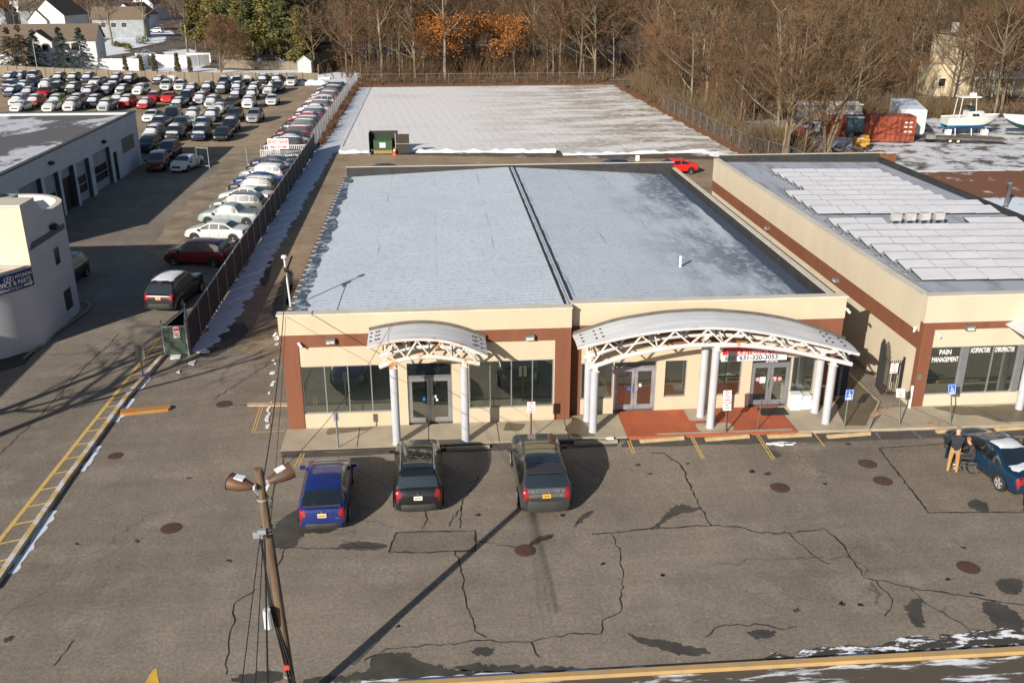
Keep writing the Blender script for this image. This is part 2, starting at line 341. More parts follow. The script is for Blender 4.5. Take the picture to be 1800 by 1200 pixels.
wets = [[(1140, 930), (1165, 912), (1180, 890), (1200, 884), (1215, 892), (1240, 892), (1215, 900), (1190, 903), (1175, 915), (1148, 932)], [(1007, 925), (1018, 908), (1038, 895), (1046, 900), (1030, 910), (1012, 926)],
 [(928, 955), (945, 943), (970, 938), (972, 946), (950, 952), (935, 960)], [(1100, 1110), (1130, 1122), (1165, 1122), (1200, 1135), (1240, 1140), (1250, 1150), (1200, 1152), (1150, 1138), (1115, 1125)],
 [(1700, 1040), (1735, 1048), (1720, 1045)], [(1745, 1020), (1775, 1016), (1800, 1018), (1795, 1045), (1765, 1045)], [(1590, 1060), (1625, 1048), (1618, 1075), (1630, 1105), (1605, 1100), (1595, 1080)], [(1725, 1055), (1760, 1058), (1800, 1085), (1800, 1130), (1770, 1120), (1730, 1080)],
 [(655, 1145), (700, 1148), (720, 1145), (728, 1160), (790, 1175), (850, 1180), (910, 1178), (900, 1190), (780, 1195), (660, 1195), (560, 1200), (520, 1200), (555, 1188), (650, 1185)], [(825, 1140), (860, 1135), (872, 1150), (840, 1155)], [(795, 1165), (950, 1172), (1000, 1170), (1030, 1178), (960, 1185), (800, 1182)],
 [(480, 925), (505, 905), (530, 890), (525, 925), (600, 925), (570, 940), (530, 935), (522, 965), (470, 965)], [(590, 960), (620, 950), (680, 955), (675, 966), (600, 966)], [(1308, 1110), (1350, 1105), (1370, 1115), (1330, 1125)],
 [(1700, 880), (1720, 875), (1740, 890), (1735, 902), (1708, 896)], [(1340, 785), (1360, 790), (1378, 800), (1368, 806), (1350, 796)], [(1205, 725), (1235, 728), (1240, 735), (1225, 738)],
 [(0, 1125), (25, 1115), (25, 1122), (8, 1130)], [(410, 1190), (450, 1180), (500, 1178), (500, 1200), (405, 1200)], [(1690, 960), (1700, 962), (1694, 966)], [(325, 840), (340, 838), (335, 842)]]
for k, (x, yy, q) in enumerate(((1122, 817, 4), (1143, 832, 3), (1209, 814, 2), (1322, 828, 4), (1350, 832, 5), (1490, 780, 4), (1560, 762, 3), (1450, 850, 2), (1165, 1010, 2), (1060, 990, 2), (840, 905, 3), (990, 905, 3), (403, 985, 3), (240, 950, 3), (135, 955, 2), (700, 1100, 2), (1480, 1060, 4), (1510, 1062, 3), (1400, 1072, 3), (1665, 1018, 3))):
    wets.append([(x - q * 1.6, yy), (x, yy - q * .8), (x + q * 1.6, yy), (x + q * .4, yy + q * .9)])
for i, wv in enumerate(wets): blob(wv, .0065, 'wet_stain', M_WET, .3, .1, 70 + i)
for q in ([(340, 600), (430, 560), (440, 590), (360, 640)], [(425, 400), (470, 330), (500, 330), (470, 420)], [(470, 560), (500, 480), (520, 470), (500, 560)], [(440, 470), (480, 440), (470, 520)]):
    blob(q, .0055, 'damp_stain', mat('damp_asphalt', (.06, .05, .04), .7, scale=1), .5, .3, len(q) + int(q[0][0]))
# yellow bay lines
for a, b in (((1102, 772), (1112, 797)), ((1106, 771), (1116, 796)), ((1213, 766), (1234, 806)), ((1217, 766), (1238, 806)), ((1328, 762), (1358, 808)), ((1332, 762), (1362, 806)), ((1430, 760), (1450, 785)), ((530, 797), (518, 820)), ((535, 797), (524, 820)), ((458, 712), (443, 760)), ((463, 712), (448, 758)), ((443, 760), (500, 757))):
    strip(G2([a, b]), .05, .0075, 'lot_line', M_YEL)
for a, b in (((760, 805), (830, 850)), ((620, 820), (680, 855)), ((990, 800), (1060, 840)), ((1455, 790), (1480, 830)), ((1540, 760), (1560, 790)), ((1600, 755), (1640, 785)), ((1655, 770), (1700, 800))):
    strip(G2([a, b]), .1, .0075, 'lot_line', M_BLUELINE)  # blue lines; those beside the parked cars paint sunlight reflected off window glass
# hatched yellow lane edge on the left
Lx = lambda y: -15.17 - .0
strip([(-15.75, 28.0), (-15.55, 38), (-15.3, 50)], .17, .0075, 'lane_marking', M_YEL)
for k in range(17):
    y = 28.6 + k * 1.25
    x0 = -15.72 + (y - 28) * .018; strip([(x0, y), (x0 + .75, y + .28)], .1, .008, 'hatch_marking', M_YEL)
kb = MB(); K = [(-14.85, 27.0), (-14.95, 34), (-14.9, 42), (-14.55, 47.2)]
for a, b in zip(K, K[1:]):
    kb.add([(a[0], a[1], 0), (a[0] + .24, a[1], 0), (b[0] + .24, b[1], 0), (b[0], b[1], 0), (a[0] + .02, a[1], .15), (a[0] + .22, a[1], .15), (b[0] + .22, b[1], .15), (b[0] + .02, b[1], .15)],
           [(4, 5, 6, 7), (0, 4, 7, 3), (1, 2, 6, 5), (0, 1, 5, 4), (2, 3, 7, 6)])
struct(kb, 'lane_kerb', mat('worn_kerb', (.46, .33, .14), .8, scale=1.3, col2=(.55, .55, .58), lo=.45, hi=.6))
for k, (a, b) in enumerate(((35, 37.2), (28, 32), (39.5, 42), (43, 47.2))):
    struct(MB().sheet(ragged([(-14.63, a), (-14.35, a), (-14.35, b), (-14.62, b)], .3, .1, k), .011), 'kerb_snow', M_SNOWP)
tag(MB().prism(ragged(G2([(212, 723), (300, 716), (300, 722), (212, 731)]), .4, .05, 2), 0, .13).build('speed_bump', M_ORK), 'worn orange speed bump stub beside the yellow hatched kerb', 'speed bump')
struct(MB().prism(G2([(435, 709), (505, 709), (505, 714), (435, 714)]), 0, .05), 'drain_ledge', mat('ledge_pale', (.45, .42, .38), .8, scale=3, col2=(.4, .2, .05)))
# manholes
M_IRON = mat('rusty_iron', (.105, .055, .042), .7, scale=9, col2=(.06, .04, .035), bmp=.4, spec=.3)
MH = [((301, 928), 'lid alone on open asphalt by the utility pole'), ((203, 801), 'small lid nearest the yellow hatched kerb'), ((394, 710), 'dark lid on the alley entrance drain'), ((923, 967), 'lid with a cracked collar behind the charcoal suv'),
      ((1371, 857), 'rusty lid in the middle of the empty bays'), ((1525, 815), 'upper lid of the pair beside the pale asphalt patch'), ((1552, 845), 'lower lid of the pair beside the pale asphalt patch'), ((1702, 997), 'reddish lid in a dark ring near the street')]
for (x, y), d in MH:
    c = G(x, y); r = .31 if x != 203 else .24
    mb = MB().lathe([(r + .07, .008), (r + .06, .012), (r, .012), (r - .02, .016), (0.001, .018)], (c.x, c.y, 0), 24)
    for a in range(6): mb.bar((c.x + math.cos(a) * .1, c.y + math.sin(a) * .1, .02), (c.x + math.cos(a) * (r - .06), c.y + math.sin(a) * (r - .06), .02), .012, 0, .004)
    tag(mb.build('manhole_cover', M_IRON, None, loc=c), 'round iron manhole cover, ' + d, 'manhole cover', 'manhole covers in the front parking lot')
# sidewalk -----------------------------------------------------------------
sw = MB()
sw.prism([(-6.75, 35.9), (7.9, 36.0), (7.9, 38.25), (5.7, 38.25), (5.7, 37.9), (-6.75, 37.9)], -.02, .13)
struct(sw, 'pavement', M_CONC)
struct(MB().prism([(7.91, 36.0), (15.4, 35.92), (15.35, 38.5), (7.91, 38.5)], -.02, .126), 'entrance_pavement', M_REDC)
struct(MB().prism([(15.41, 35.92), (18.6, 35.9), (20.3, 38.6), (20.3, 45), (18.2, 45), (18.0, 38.5), (15.36, 38.5)], -.02, .12), 'side_pavement', M_CONC)
struct(MB().prism([(18.61, 35.88), (40, 35.6), (40, 37.9), (20.35, 37.95)], -.02, .118), 'neighbour_pavement', M_CONC)
for i, (poly, z, m) in enumerate((([(10.95, 37.3), (12.2, 37.3), (12.2, 38.45), (10.95, 38.45)], .13, M_CONC), ([(11.1, 36.25), (12.7, 36.25), (12.7, 37.0), (11.1, 37.0)], .13, M_CONC), ([(9.2, 36.05), (15.2, 35.97), (15.2, 36.2), (9.2, 36.2)], .13, M_CONC),
   ([(17.6, 36.3), (18.6, 36.2), (20.2, 38.6), (20.2, 42), (18.3, 42), (18.2, 38.4)], .1225, M_WETC), ([(23.1, 37.7), (24.6, 36.1), (27.5, 36), (28.5, 37.8)], .1215, M_WETC), ([(23.2, 36.9), (26, 36.6), (25, 37.75), (22.4, 37.8)], .1225, M_WETC),
   ([(5.6, 36.15), (6.6, 36.15), (6.3, 37.5), (5.75, 38.2), (5.75, 37.7), (5.3, 36.9)], .1345, M_WETC), ([(-5, 37.2), (-3.3, 37.5), (-3.0, 37.85), (-5, 37.85)], .1345, M_WETC), ([(2.6, 37.0), (3.4, 36.9), (3.7, 37.6), (2.8, 37.8)], .1345, M_WETC),
   ([(18.9, 37.4), (20.1, 37.9), (20.6, 37.9), (20.4, 37.6), (19.2, 36.9)], .1205, M_REDS), ([(20.6, 36.0), (22.3, 35.98), (22.0, 36.3), (20.8, 36.25)], .1205, M_REDS))):
    struct(MB().sheet(ragged(poly, .4, .09 if m is not M_CONC else .02, 30 + i), z), 'pavement_patch', m)
for x in (-3.6, -.6, 2.4, 5.4): strip([(x, 35.95), (x, 37.88)], .03, .1365, 'pavement_joint', M_CRACK)
for x, a in ((20.5, 36.0), (22.4, 35.9), (25, 35.9)): strip([(x, a), (x - .9, 37.8)], .03, .1245, 'pavement_joint', M_CRACK)
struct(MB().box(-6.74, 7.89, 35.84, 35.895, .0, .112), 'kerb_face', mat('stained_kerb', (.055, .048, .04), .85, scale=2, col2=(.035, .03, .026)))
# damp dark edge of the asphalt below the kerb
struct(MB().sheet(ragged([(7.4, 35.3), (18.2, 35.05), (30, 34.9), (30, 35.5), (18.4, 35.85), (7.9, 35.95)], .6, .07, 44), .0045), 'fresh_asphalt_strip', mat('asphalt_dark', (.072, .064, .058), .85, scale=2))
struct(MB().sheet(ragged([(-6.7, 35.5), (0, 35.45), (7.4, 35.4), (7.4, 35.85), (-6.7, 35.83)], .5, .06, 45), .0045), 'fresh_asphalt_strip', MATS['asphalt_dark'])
# wheel stops
M_STOP = mat('wheel_stop_tan', (.40, .30, .165), .8, scale=3, bmp=.2); M_STOPG = mat('wheel_stop_grey', (.25, .225, .18), .85, scale=3, bmp=.2)
stops = [((785, 793), (861, 789), M_STOPG, 'grey concrete wheel stop to the near side of the charcoal suv'), ((1010, 783), (1086, 779), M_STOPG, 'grey concrete wheel stop with a little snow, far side of the charcoal suv'),
 ((1126, 779), (1203, 773), M_STOP, 'tan concrete wheel stop before the red pavement edge by the double doors'), ((1241, 776), (1318, 770), M_STOP, 'tan concrete wheel stop in front of the two-part no-parking sign'),
 ((1351, 771), (1427, 767), M_STOP, 'tan concrete wheel stop with snow melting before it'), ((1456, 771), (1531, 765), M_STOP, 'tan concrete wheel stop by the blue sign on the pavement corner'), ((1648, 762), (1690, 759), M_STOP, 'tan concrete wheel stop hidden behind the man in khaki trousers'), ((1752, 758), (1830, 753), M_STOP, 'tan concrete wheel stop beyond the teal sedan')]
for a, b, m, l in stops:
    A, B = G(*a), G(*b); d = (B - A).normalized(); n = Vector((-d.y, d.x, 0)); c = (A + B) / 2; hl = (B - A).length / 2
    mb = MB(); prof = [(-.1, 0), (.1, 0), (.085, .11), (.05, .14), (-.05, .14), (-.085, .11)]
    vs = [A + n * (p[0] + .1) + Vector((0, 0, p[1])) for p in prof] + [B + n * (p[0] + .1) + Vector((0, 0, p[1])) for p in prof]
    mb.add(vs, [(0, 1, 2, 3, 4, 5)[::-1], (6, 7, 8, 9, 10, 11)] + [(i, (i + 1) % 6, 6 + (i + 1) % 6, 6 + i) for i in range(6)])
    tag(mb.build('wheel_stop', m, None, loc=c), l, 'wheel stop', 'concrete wheel stops along the storefront')
for q, z in (([(1345, 780), (1372, 777), (1400, 779), (1372, 784)], .02), ([(1376, 780), (1396, 779), (1396, 782), (1380, 782)], .02), ([(1065, 775), (1078, 774), (1079, 777), (1066, 777)], .16), ([(300, 622), (320, 620), (318, 630), (300, 632)], .02), ([(330, 640), (345, 633), (342, 642)], .02), ([(310, 655), (318, 650), (316, 656)], .02)):
    struct(MB().prism(ragged(G2(q), .15, .05, int(q[0][0])), .005, z + .03), 'snow_lump', M_SNOW)
for k in range(16):
    rk = random.Random(k * 7); q_ = rk.uniform(0, 8.6); p = Vector(G2([(489 - q_ * 2.3 + rk.uniform(-3, 3), 575 + q_ * 21)])[0]); aa, bb = rk.uniform(.03, .11), rk.uniform(.05, .3)
    struct(MB().prism(ragged([(p.x - aa, p.y - bb), (p.x + aa, p.y - bb), (p.x + aa, p.y + bb), (p.x - aa, p.y + bb)], .1, .05, k), .003, .03), 'snow_lump', M_SNOW)
# street kerb and verge
kA, kB, kC, kD = [tuple(G(x, yy, .14)[:2]) for x, yy in ((690, 1197), (1900, 1129), (1900, 1138), (690, 1205))]
struct(MB().prism([kA, kB, kC, kD], -.1, .14), 'street_kerb', M_YELC)
struct(MB().sheet([(kD[0], 10), (40, 10), (40, kC[1] - .05), (kC[0], kC[1] - .03), (kD[0], kD[1] - .03)], .02), 'street_verge', snowmat('verge_grit', (.085, .072, .056), .44, .8, (.66, .70, .78), .06, stretch=(.35, 2.2, 1)))
struct(MB().sheet([(-60, 8), (-3, 8), (-3, 21.3), (-60, 21.7)], .006), 'driveway_apron', M_ASPH3)
struct(MB().sheet(ragged([(7, 21.62), (18, 21.55), (40, 21.4), (40, 22.7), (16, 22.5), (10, 22.0)], .35, .22, 61), .0095), 'gutter_snow', snowmat('gutter_grit', (.05, .045, .04), .46, 2.2, (.8, .83, .9), .05, stretch=(.6, 1.6, 1)))
struct(MB().sheet(ragged([(-2.5, 21.75), (6, 21.62), (6, 21.8), (-2.5, 21.9)], .3, .08, 62), .0095), 'gutter_snow', M_SNOWP)
struct(MB().sheet(ragged(G2([(268, 1178), (276, 1174), (280, 1200), (255, 1200)]), .3, .03, 3), .0075), 'arrow_marking', mat('fresh_yellow', (.6, .38, .05), .8))
# plowed snow ridge in front of the field and beside the red container yard
rnd = random.Random(5)
def ridge(p0, p1, wd, h, seed, name='snow_ridge'):
    r_ = random.Random(seed); a, b = Vector(p0), Vector(p1); L = (b - a).length; k = int(L / .6); d = (b - a).normalized(); n = Vector((-d.y, d.x))
    mb = MB(); vs = []
    for i in range(k + 1):
        q = a.lerp(b, i / k); wv = wd * r_.uniform(.6, 1.3); hh = h * r_.uniform(.3, 1.2)
        vs += [(*(q - n * wv / 2), .004), (*(q - n * wv * .22), hh * .8), (*(q + n * wv * .1), hh), (*(q + n * wv / 2), .004)]
    fs = [(4 * i + j, 4 * i + 4 + j, 4 * i + 5 + j, 4 * i + 1 + j) for i in range(k) for j in range(3)]
    mb.add(vs, fs); return struct(mb, name, M_SNOW, 'stuff', 60)
ridge((-10.5, 107.0), (-6.9, 107.2), 1.3, .45, 1); ridge((-2.8, 107.0), (13.5, 105.6), 1.2, .4, 2); ridge((14, 103.7), (30.5, 104.4), .9, .3, 3)
ridge((30.3, 104.2), (34.5, 96.2), 2.2, .4, 4); ridge((-31, 178), (-17, 176), 2.5, .8, 5); ridge((-26.5, 187), (-19, 186), 1.5, .5, 6)
# ================================================================ shared building materials
M_CREAM = mat('cream_stucco', (.51, .43, .315), .85, scale=.8, var=.045, stretch=(1.0, 1.0, .2))
M_CREAM2 = mat('pale_cream_stucco', (.53, .465, .36), .85, scale=.8, var=.045, stretch=(1.0, 1.0, .2))
M_BROWN = mat('brown_stucco', (.18, .066, .034), .8, scale=1.2, var=.12, bmp=.05, stretch=(1.3, 1.3, .12))
M_COPE = mat('coping_white', (.58, .53, .44), .6, scale=1, var=.08)
M_MEMB = mat('dark_membrane', (.026, .026, .028), .7, scale=1.2, var=.25)
M_ALU = mat('aluminium', (.42, .43, .45), .38, .7, .06)
M_ALUD = mat('dull_aluminium', (.30, .31, .34), .45, .6, .08)
M_GLASS = glassy('window_glass', (.012, .018, .017), .3, (.95, 1, .92))
M_GLASSD = glassy('dark_glass', (.01, .013, .016), .12)
M_WHITE = mat('white_paint', (.62, .62, .63), .5, scale=2, var=.06)
M_COLW = mat('column_white', (.42, .435, .485), .45, scale=2, var=.05)
M_STEELW = mat('chipped_white_steel', (.58, .575, .58), .6, scale=1.6, col2=(.50, .24, .08), lo=.60, hi=.68)
M_RUST = mat('rusty_white_steel', (.56, .52, .47), .7, scale=1.7, col2=(.42, .19, .06), lo=.54, hi=.64)
M_BLACK = mat('black_metal', (.018, .018, .02), .5, spec=.4)
M_GREYM = mat('grey_metal', (.20, .21, .22), .5, .4)
M_GALV = mat('galvanised', (.36, .38, .40), .5, .5)
M_LAMPG = mat('lamp_lens', (.52, .50, .46), .4)
M_NAVY = mat('navy_print', (.02, .025, .09), .6)
M_REDP = mat('red_print', (.55, .02, .03), .6)
M_WHITEP = mat('white_print', (.70, .70, .70), .6, var=.02)
M_BLUES = mat('blue_sign', (.01, .12, .52), .5, var=.05)
def roofsnow():
    m, t, p = nodes('roof_snow'); s = pos(t); sx = t.nodes.new('ShaderNodeSeparateXYZ'); t.links.new(s, sx.inputs[0]); X, Y = sx.outputs[0], sx.outputs[1]
    base = mix(t, ramp(t, noise(t, s, .35, 5, .6), .35, .65), (.57, .63, .71), (.525, .585, .665))
    rows = mth(t, 'SINE', mth(t, 'MULTIPLY', Y, 15.0))
    seam = mth(t, 'PINGPONG', mth(t, 'ADD', X, mth(t, 'MULTIPLY', noise(t, s, .8), .1)), 1.53)
    sm = mth(t, 'LESS_THAN', seam, .05)
    fr = noise(t, s, 5, 4, .75, (1, .5, 1))
    f = mth(t, 'MULTIPLY', mth(t, 'MULTIPLY_ADD', rows, .25, .75), ramp(t, fr, .48, .7))
    f = mth(t, 'ADD', mth(t, 'MULTIPLY', f, .34), mth(t, 'MULTIPLY', mth(t, 'ADD', rows, 1), .075))
    f = mth(t, 'MAXIMUM', f, mth(t, 'MULTIPLY', sm, mth(t, 'MULTIPLY', ramp(t, noise(t, s, .25, 3), .45, .7), .55)))
    hs = mth(t, 'LESS_THAN', mth(t, 'PINGPONG', mth(t, 'ADD', mth(t, 'ADD', Y, mth(t, 'MULTIPLY', noise(t, s, .5), .15)), mth(t, 'MULTIPLY', mth(t, 'FLOOR', mth(t, 'DIVIDE', X, 3.06)), 1.7)), 2.6), .035)
    base = mix(t, mth(t, 'MULTIPLY', hs, .5), base, (.72, .76, .82))
    # thin, melting cover on the far half of the right unit
    mr = t.nodes.new('ShaderNodeMapRange'); mr.inputs[1].default_value = 9; mr.inputs[2].default_value = 16; t.links.new(X, mr.inputs[0])
    md = mth(t, 'MULTIPLY', mr.outputs[0], ramp(t, noise(t, s, .22, 5, .65, (1.6, .45, 1)), .36, .54))
    md = mth(t, 'MULTIPLY', md, ramp(t, noise(t, s, 2.2, 5, .75, (1, .8, 1)), .30, .50))
    f = mth(t, 'MAXIMUM', f, mth(t, 'MULTIPLY', md, .85))
    # bare wet strips along the eaves
    nz = mth(t, 'MULTIPLY', mth(t, 'SUBTRACT', noise(t, s, .45, 5, .65), .5), 1.5)
    e1 = mth(t, 'LESS_THAN', mth(t, 'ADD', X, nz), -5.95); e2 = mth(t, 'GREATER_THAN', mth(t, 'ADD', X, mth(t, 'MULTIPLY', nz, .35)), 16.9)
    e1 = mth(t, 'MULTIPLY', e1, ramp(t, noise(t, s, 1.6, 5, .75), .36, .5, (.25, .25, .25)))
    f = mth(t, 'MAXIMUM', f, mth(t, 'MAXIMUM', e1, e2))
    t.links.new(mix(t, f, base, (.055, .075, .115)), p.inputs['Base Color'])
    p.inputs['Roughness'].default_value = .7; bump(t, p, fr, .3, .03); return m
M_ROOFS = roofsnow()
M_ROOFS2 = snowmat('solar_roof_snow', (.20, .21, .24), .58, .5, (.36, .39, .46), .2, stretch=(2, .5, 1))
def wall_holes(mb, x0, x1, z0, z1, y0, y1, holes, m=0):
    xs = sorted({x0, x1, *[h[0] for h in holes], *[h[1] for h in holes]})
    xs = [x for x in xs if x0 <= x <= x1]
    for a, b in zip(xs, xs[1:]):
        hs = sorted([(h[2], h[3]) for h in holes if h[0] <= a + 1e-6 and h[1] >= b - 1e-6]); z = z0
        for h0, h1 in hs:
            if h0 > z: mb.box(a, b, y0, y1, z, h0, m)
            z = max(z, h1)
        if z < z1: mb.box(a, b, y0, y1, z, z1, m)
def window(parent, x0, x1, z0, z1, y, n, fr=.05, glass=None, name='window', m=None):
    mb = MB(); m = m or M_ALU
    mb.box(x0, x1, y, y + .09, z0, z0 + fr); mb.box(x0, x1, y, y + .09, z1 - fr, z1)
    xs = [x0 + (x1 - x0) * i / n for i in range(n + 1)]
    for i, x in enumerate(xs):
        a = x if i == 0 else (x - fr if i == n else x - fr / 2); mb.box(a, a + fr, y, y + .088, z0 + fr, z1 - fr)
    f = mb.build(name, m, parent)
    for a, b in zip(xs, xs[1:]):
        MB().box(a + fr / 2, b - fr / 2, y + .05, y + .07, z0 + fr * .9, z1 - fr * .9).build('pane', glass or M_GLASS, f)
    return f
def door_pair(parent, x0, x1, z0, z1, y, m):
    mid = (x0 + x1) / 2; st = .13
    fb = MB(); fb.box(x0, x0 + .06, y, y + .12, z0, z1 + .06); fb.box(x1 - .06, x1, y, y + .12, z0, z1 + .06); fb.box(x0 + .06, x1 - .06, y, y + .12, z1, z1 + .06)
    fb.build('door_frame', m, parent)
    for a, b, s in ((x0 + .065, mid - .008, 1), (mid + .008, x1 - .065, -1)):
        d = MB(); d.box(a, a + st, y + .02, y + .08, z0, z1 - .01); d.box(b - st, b, y + .02, y + .08, z0, z1 - .01)
        d.box(a + st, b - st, y + .02, y + .08, z0, z0 + .24); d.box(a + st, b - st, y + .02, y + .08, z1 - .14, z1 - .01)
        d = d.build('door', m, parent)
        MB().box(a + st, b - st, y + .045, y + .055, z0 + .24, z1 - .14).build('pane', M_GLASS, d)
        hx = b - .06 if s > 0 else a + .06
        MB().tube([(hx, y + .02, 1.0), (hx - s * .02, y - .07, 1.02), (hx - s * .06, y - .09, 1.15), (hx - s * .06, y - .09, 1.3), (hx - s * .02, y - .07, 1.43), (hx, y + .02, 1.45)], .018, 6).build('handle', M_ALU, d)
# ================================================================ main storefront building
B = thing('storefront_building', 'low cream and brown two-unit storefront under a snow-covered pitched roof', 'building', (5.6, 38, 0))
y = 38.0
wb = MB()
wall_holes(wb, -5.97, 4.97, 0, 3.9, y, y + .3, [(-5.95, -2.02, .76, 3.0), (-1.46, .48, 0.0, 3.0), (1.22, 4.93, .76, 3.0)])
wall_holes(wb, 6.2, 17.12, 0, 3.3, 38.6, 38.9, [(6.24, 7.7, .74, 2.5), (7.74, 9.66, 0, 2.5), (10.05, 11.05, .72, 2.5), (12.5, 13.58, .72, 2.5), (14.04, 15.88, 0, 2.5), (15.93, 17.0, .72, 2.5)])
wb.box(-6.72, 5.665, 37.93, 38.32, 4.47, 5.33); wb.box(5.72, 18.02, 38.53, 38.92, 4.32, 5.29)
wb.box(17.75, 18.0, 38.95, 69.8, 0, 4.9)
wb.build('wall', M_CREAM, B)
bb = MB(); bb.box(-6.65, 5.66, 37.96, 38.31, 3.9, 4.47); bb.box(-6.65, -5.97, 37.96, 38.3, 0, 3.9); bb.box(4.97, 5.66, 37.96, 38.3, 0, 3.9); bb.box(5.4, 5.66, 38.3, 38.56, 0, 5.2)
bb.box(5.7, 18.0, 38.56, 38.91, 3.3, 4.32); bb.box(5.7, 6.2, 38.56, 38.9, 0, 3.3); bb.box(17.12, 18.0, 38.56, 38.9, 0, 3.3); bb.box(-6.65, -6.4, 38.3, 69.8, 0, 4.5)
bb.build('brown_band', M_BROWN, B)
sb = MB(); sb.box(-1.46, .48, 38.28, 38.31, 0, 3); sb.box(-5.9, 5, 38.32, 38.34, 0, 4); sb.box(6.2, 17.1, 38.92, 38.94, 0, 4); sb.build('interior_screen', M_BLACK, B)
cb = MB(); cb.box(-6.78, 5.69, 37.90, 38.36, 5.33, 5.40); cb.box(5.72, 18.07, 38.50, 38.96, 5.29, 5.36)
cb.box(-6.45, 17.9, 69.88, 70.1, 5.42, 5.45); cb.box(17.72, 18.03, 38.97, 69.8, 5.0, 5.04)
for x in (-3.9, -.4, 3.1, 9, 13): cb.box(x, x + .02, 37.895 if x < 5.6 else 38.495, 37.9 if x < 5.6 else 38.5, 5.3, 5.405)
cb.build('coping', M_COPE, B)
mb_ = MB(); mb_.box(-6.4, 17.85, 69.9, 70.2, 0, 5.42); mb_.box(17.66, 17.98, 38.97, 69.8, 4.3, 5.0); mb_.box(-6.7, 5.68, 38.325, 38.35, 4.4, 5.32); mb_.box(5.72, 18.0, 38.925, 38.95, 4.4, 5.28)
mb_.build('parapet_lining', M_MEMB, B)
RZ = lambda x: 5.28 - (5.64 - x) * .048 if x < 5.64 else 5.25 - (x - 5.64) * .062
rb = MB()
def roofgrid(x0, x1, y0, y1, nx, ny):
    vs = [(x0 + (x1 - x0) * i / nx, y0 + (y1 - y0) * j / ny, RZ(x0 + (x1 - x0) * i / nx)) for j in range(ny + 1) for i in range(nx + 1)]
    rb.add(vs, [(j * (nx + 1) + i, j * (nx + 1) + i + 1, (j + 1) * (nx + 1) + i + 1, (j + 1) * (nx + 1) + i) for j in range(ny) for i in range(nx)])
roofgrid(-6.6, 5.639, 38.36, 69.9, 8, 10); roofgrid(5.641, 17.66, 38.96, 69.9, 8, 10)
rb.build('roof', M_ROOFS, B)
jb = MB()
for k in range(30):
    y0 = 38.4 + k * 1.05; jb.box(5.42, 5.53, y0, y0 + 1.04, 5.25, 5.30 + .012 * (k % 2)); jb.box(5.78, 5.86, y0 + .5, y0 + 1.54, 5.24, 5.285 + .01 * (k % 3))
jb.build('ridge_joint', M_MEMB, B)
MB().box(-6.74, -6.58, 38.36, 69.9, 4.52, 4.70).build('gutter', mat('gutter_brown', (.16, .11, .09), .6), B)
for k in range(36): MB().box(-6.70, -6.5, 38.9 + k * .86, 38.93 + k * .86, 4.705, 4.725).build('gutter_hanger', M_WHITE, B)
MB().tube([(-6.83, 37.97, 4.6), (-6.95, 38.0, 4.45), (-6.83, 38.05, 4.4), (-6.75, 38.0, 4.3)], .05, 6).build('downpipe_spout', M_WHITE, B)
MB().tube([(17.55, 38.45, 0.15), (17.55, 38.45, 1.0), (17.5, 38.4, 1.1), (17.35, 38.4, 1.1)], .05, 8).build('vent_pipe', M_WHITE, B)
window(B, -5.95, -2.02, .76, 3.0, y + .05, 4); window(B, 1.22, 4.93, .76, 3.0, y + .05, 4)
door_pair(B, -1.46, .48, .135, 2.25, y + .06, M_ALU); window(B, -1.46, .48, 2.33, 3.0, y + .08, 1, .04)
window(B, 6.24, 7.7, .74, 2.5, 38.65, 1); window(B, 10.05, 11.05, .72, 2.5, 38.7, 1, .03, m=M_ALUD); window(B, 12.5, 13.58, .72, 2.5, 38.7, 1, .03, m=M_ALUD); window(B, 15.93, 17.0, .72, 2.5, 38.65, 1)
M_DOORG = mat('door_grey', (.30, .29, .33), .45, .3)
door_pair(B, 7.74, 9.66, .135, 2.15, 38.66, M_DOORG); window(B, 7.74, 9.66, 2.215, 2.5, 38.7, 1, .03, M_GLASSD, m=M_DOORG)
door_pair(B, 14.04, 15.88, .135, 2.12, 38.66, M_ALUD); window(B, 14.04, 15.88, 2.185, 2.5, 38.7, 1, .03, M_GLASSD, m=M_ALUD)
text('37070', .2, M_WHITEP, B, (14.95, 38.69, 2.30), (1, 0, 0), (0, 0, 1), 'house_number', sx=1.1, bold=True)
# stickers on the doors
for x, z, s, m in ((-.75, 1.25, .07, M_BLUES), (-.28, 1.35, .06, M_WHITEP), (-.2, 1.2, .05, M_WHITEP), (8.45, 1.15, .07, M_BLUES), (8.95, 1.3, .07, M_WHITEP), (14.62, 1.35, .13, M_WHITEP)):
    yy = 38.095 if x < 5 else 38.69
    MB().box(x - s, x + s, yy, yy + .006, z - s, z + s * 1.3).build('door_sticker', m, B)
for x, z in ((14.4, 1.4), (15.42, 1.4)): MB().lathe([(.1, 0), (.1, .012), (.001, .014)], (x, 38.70, z), 16, axis='y').build('door_sticker', mat('pink_sticker', (.75, .45, .45), .6, scale=14, col2=(.6, .08, .08)), B)
MB().box(15.08, 15.26, 38.692, 38.70, 1.3, 1.5).build('door_sticker', mat('red_sticker', (.6, .12, .12), .6, scale=9, col2=(.75, .6, .6)), B)
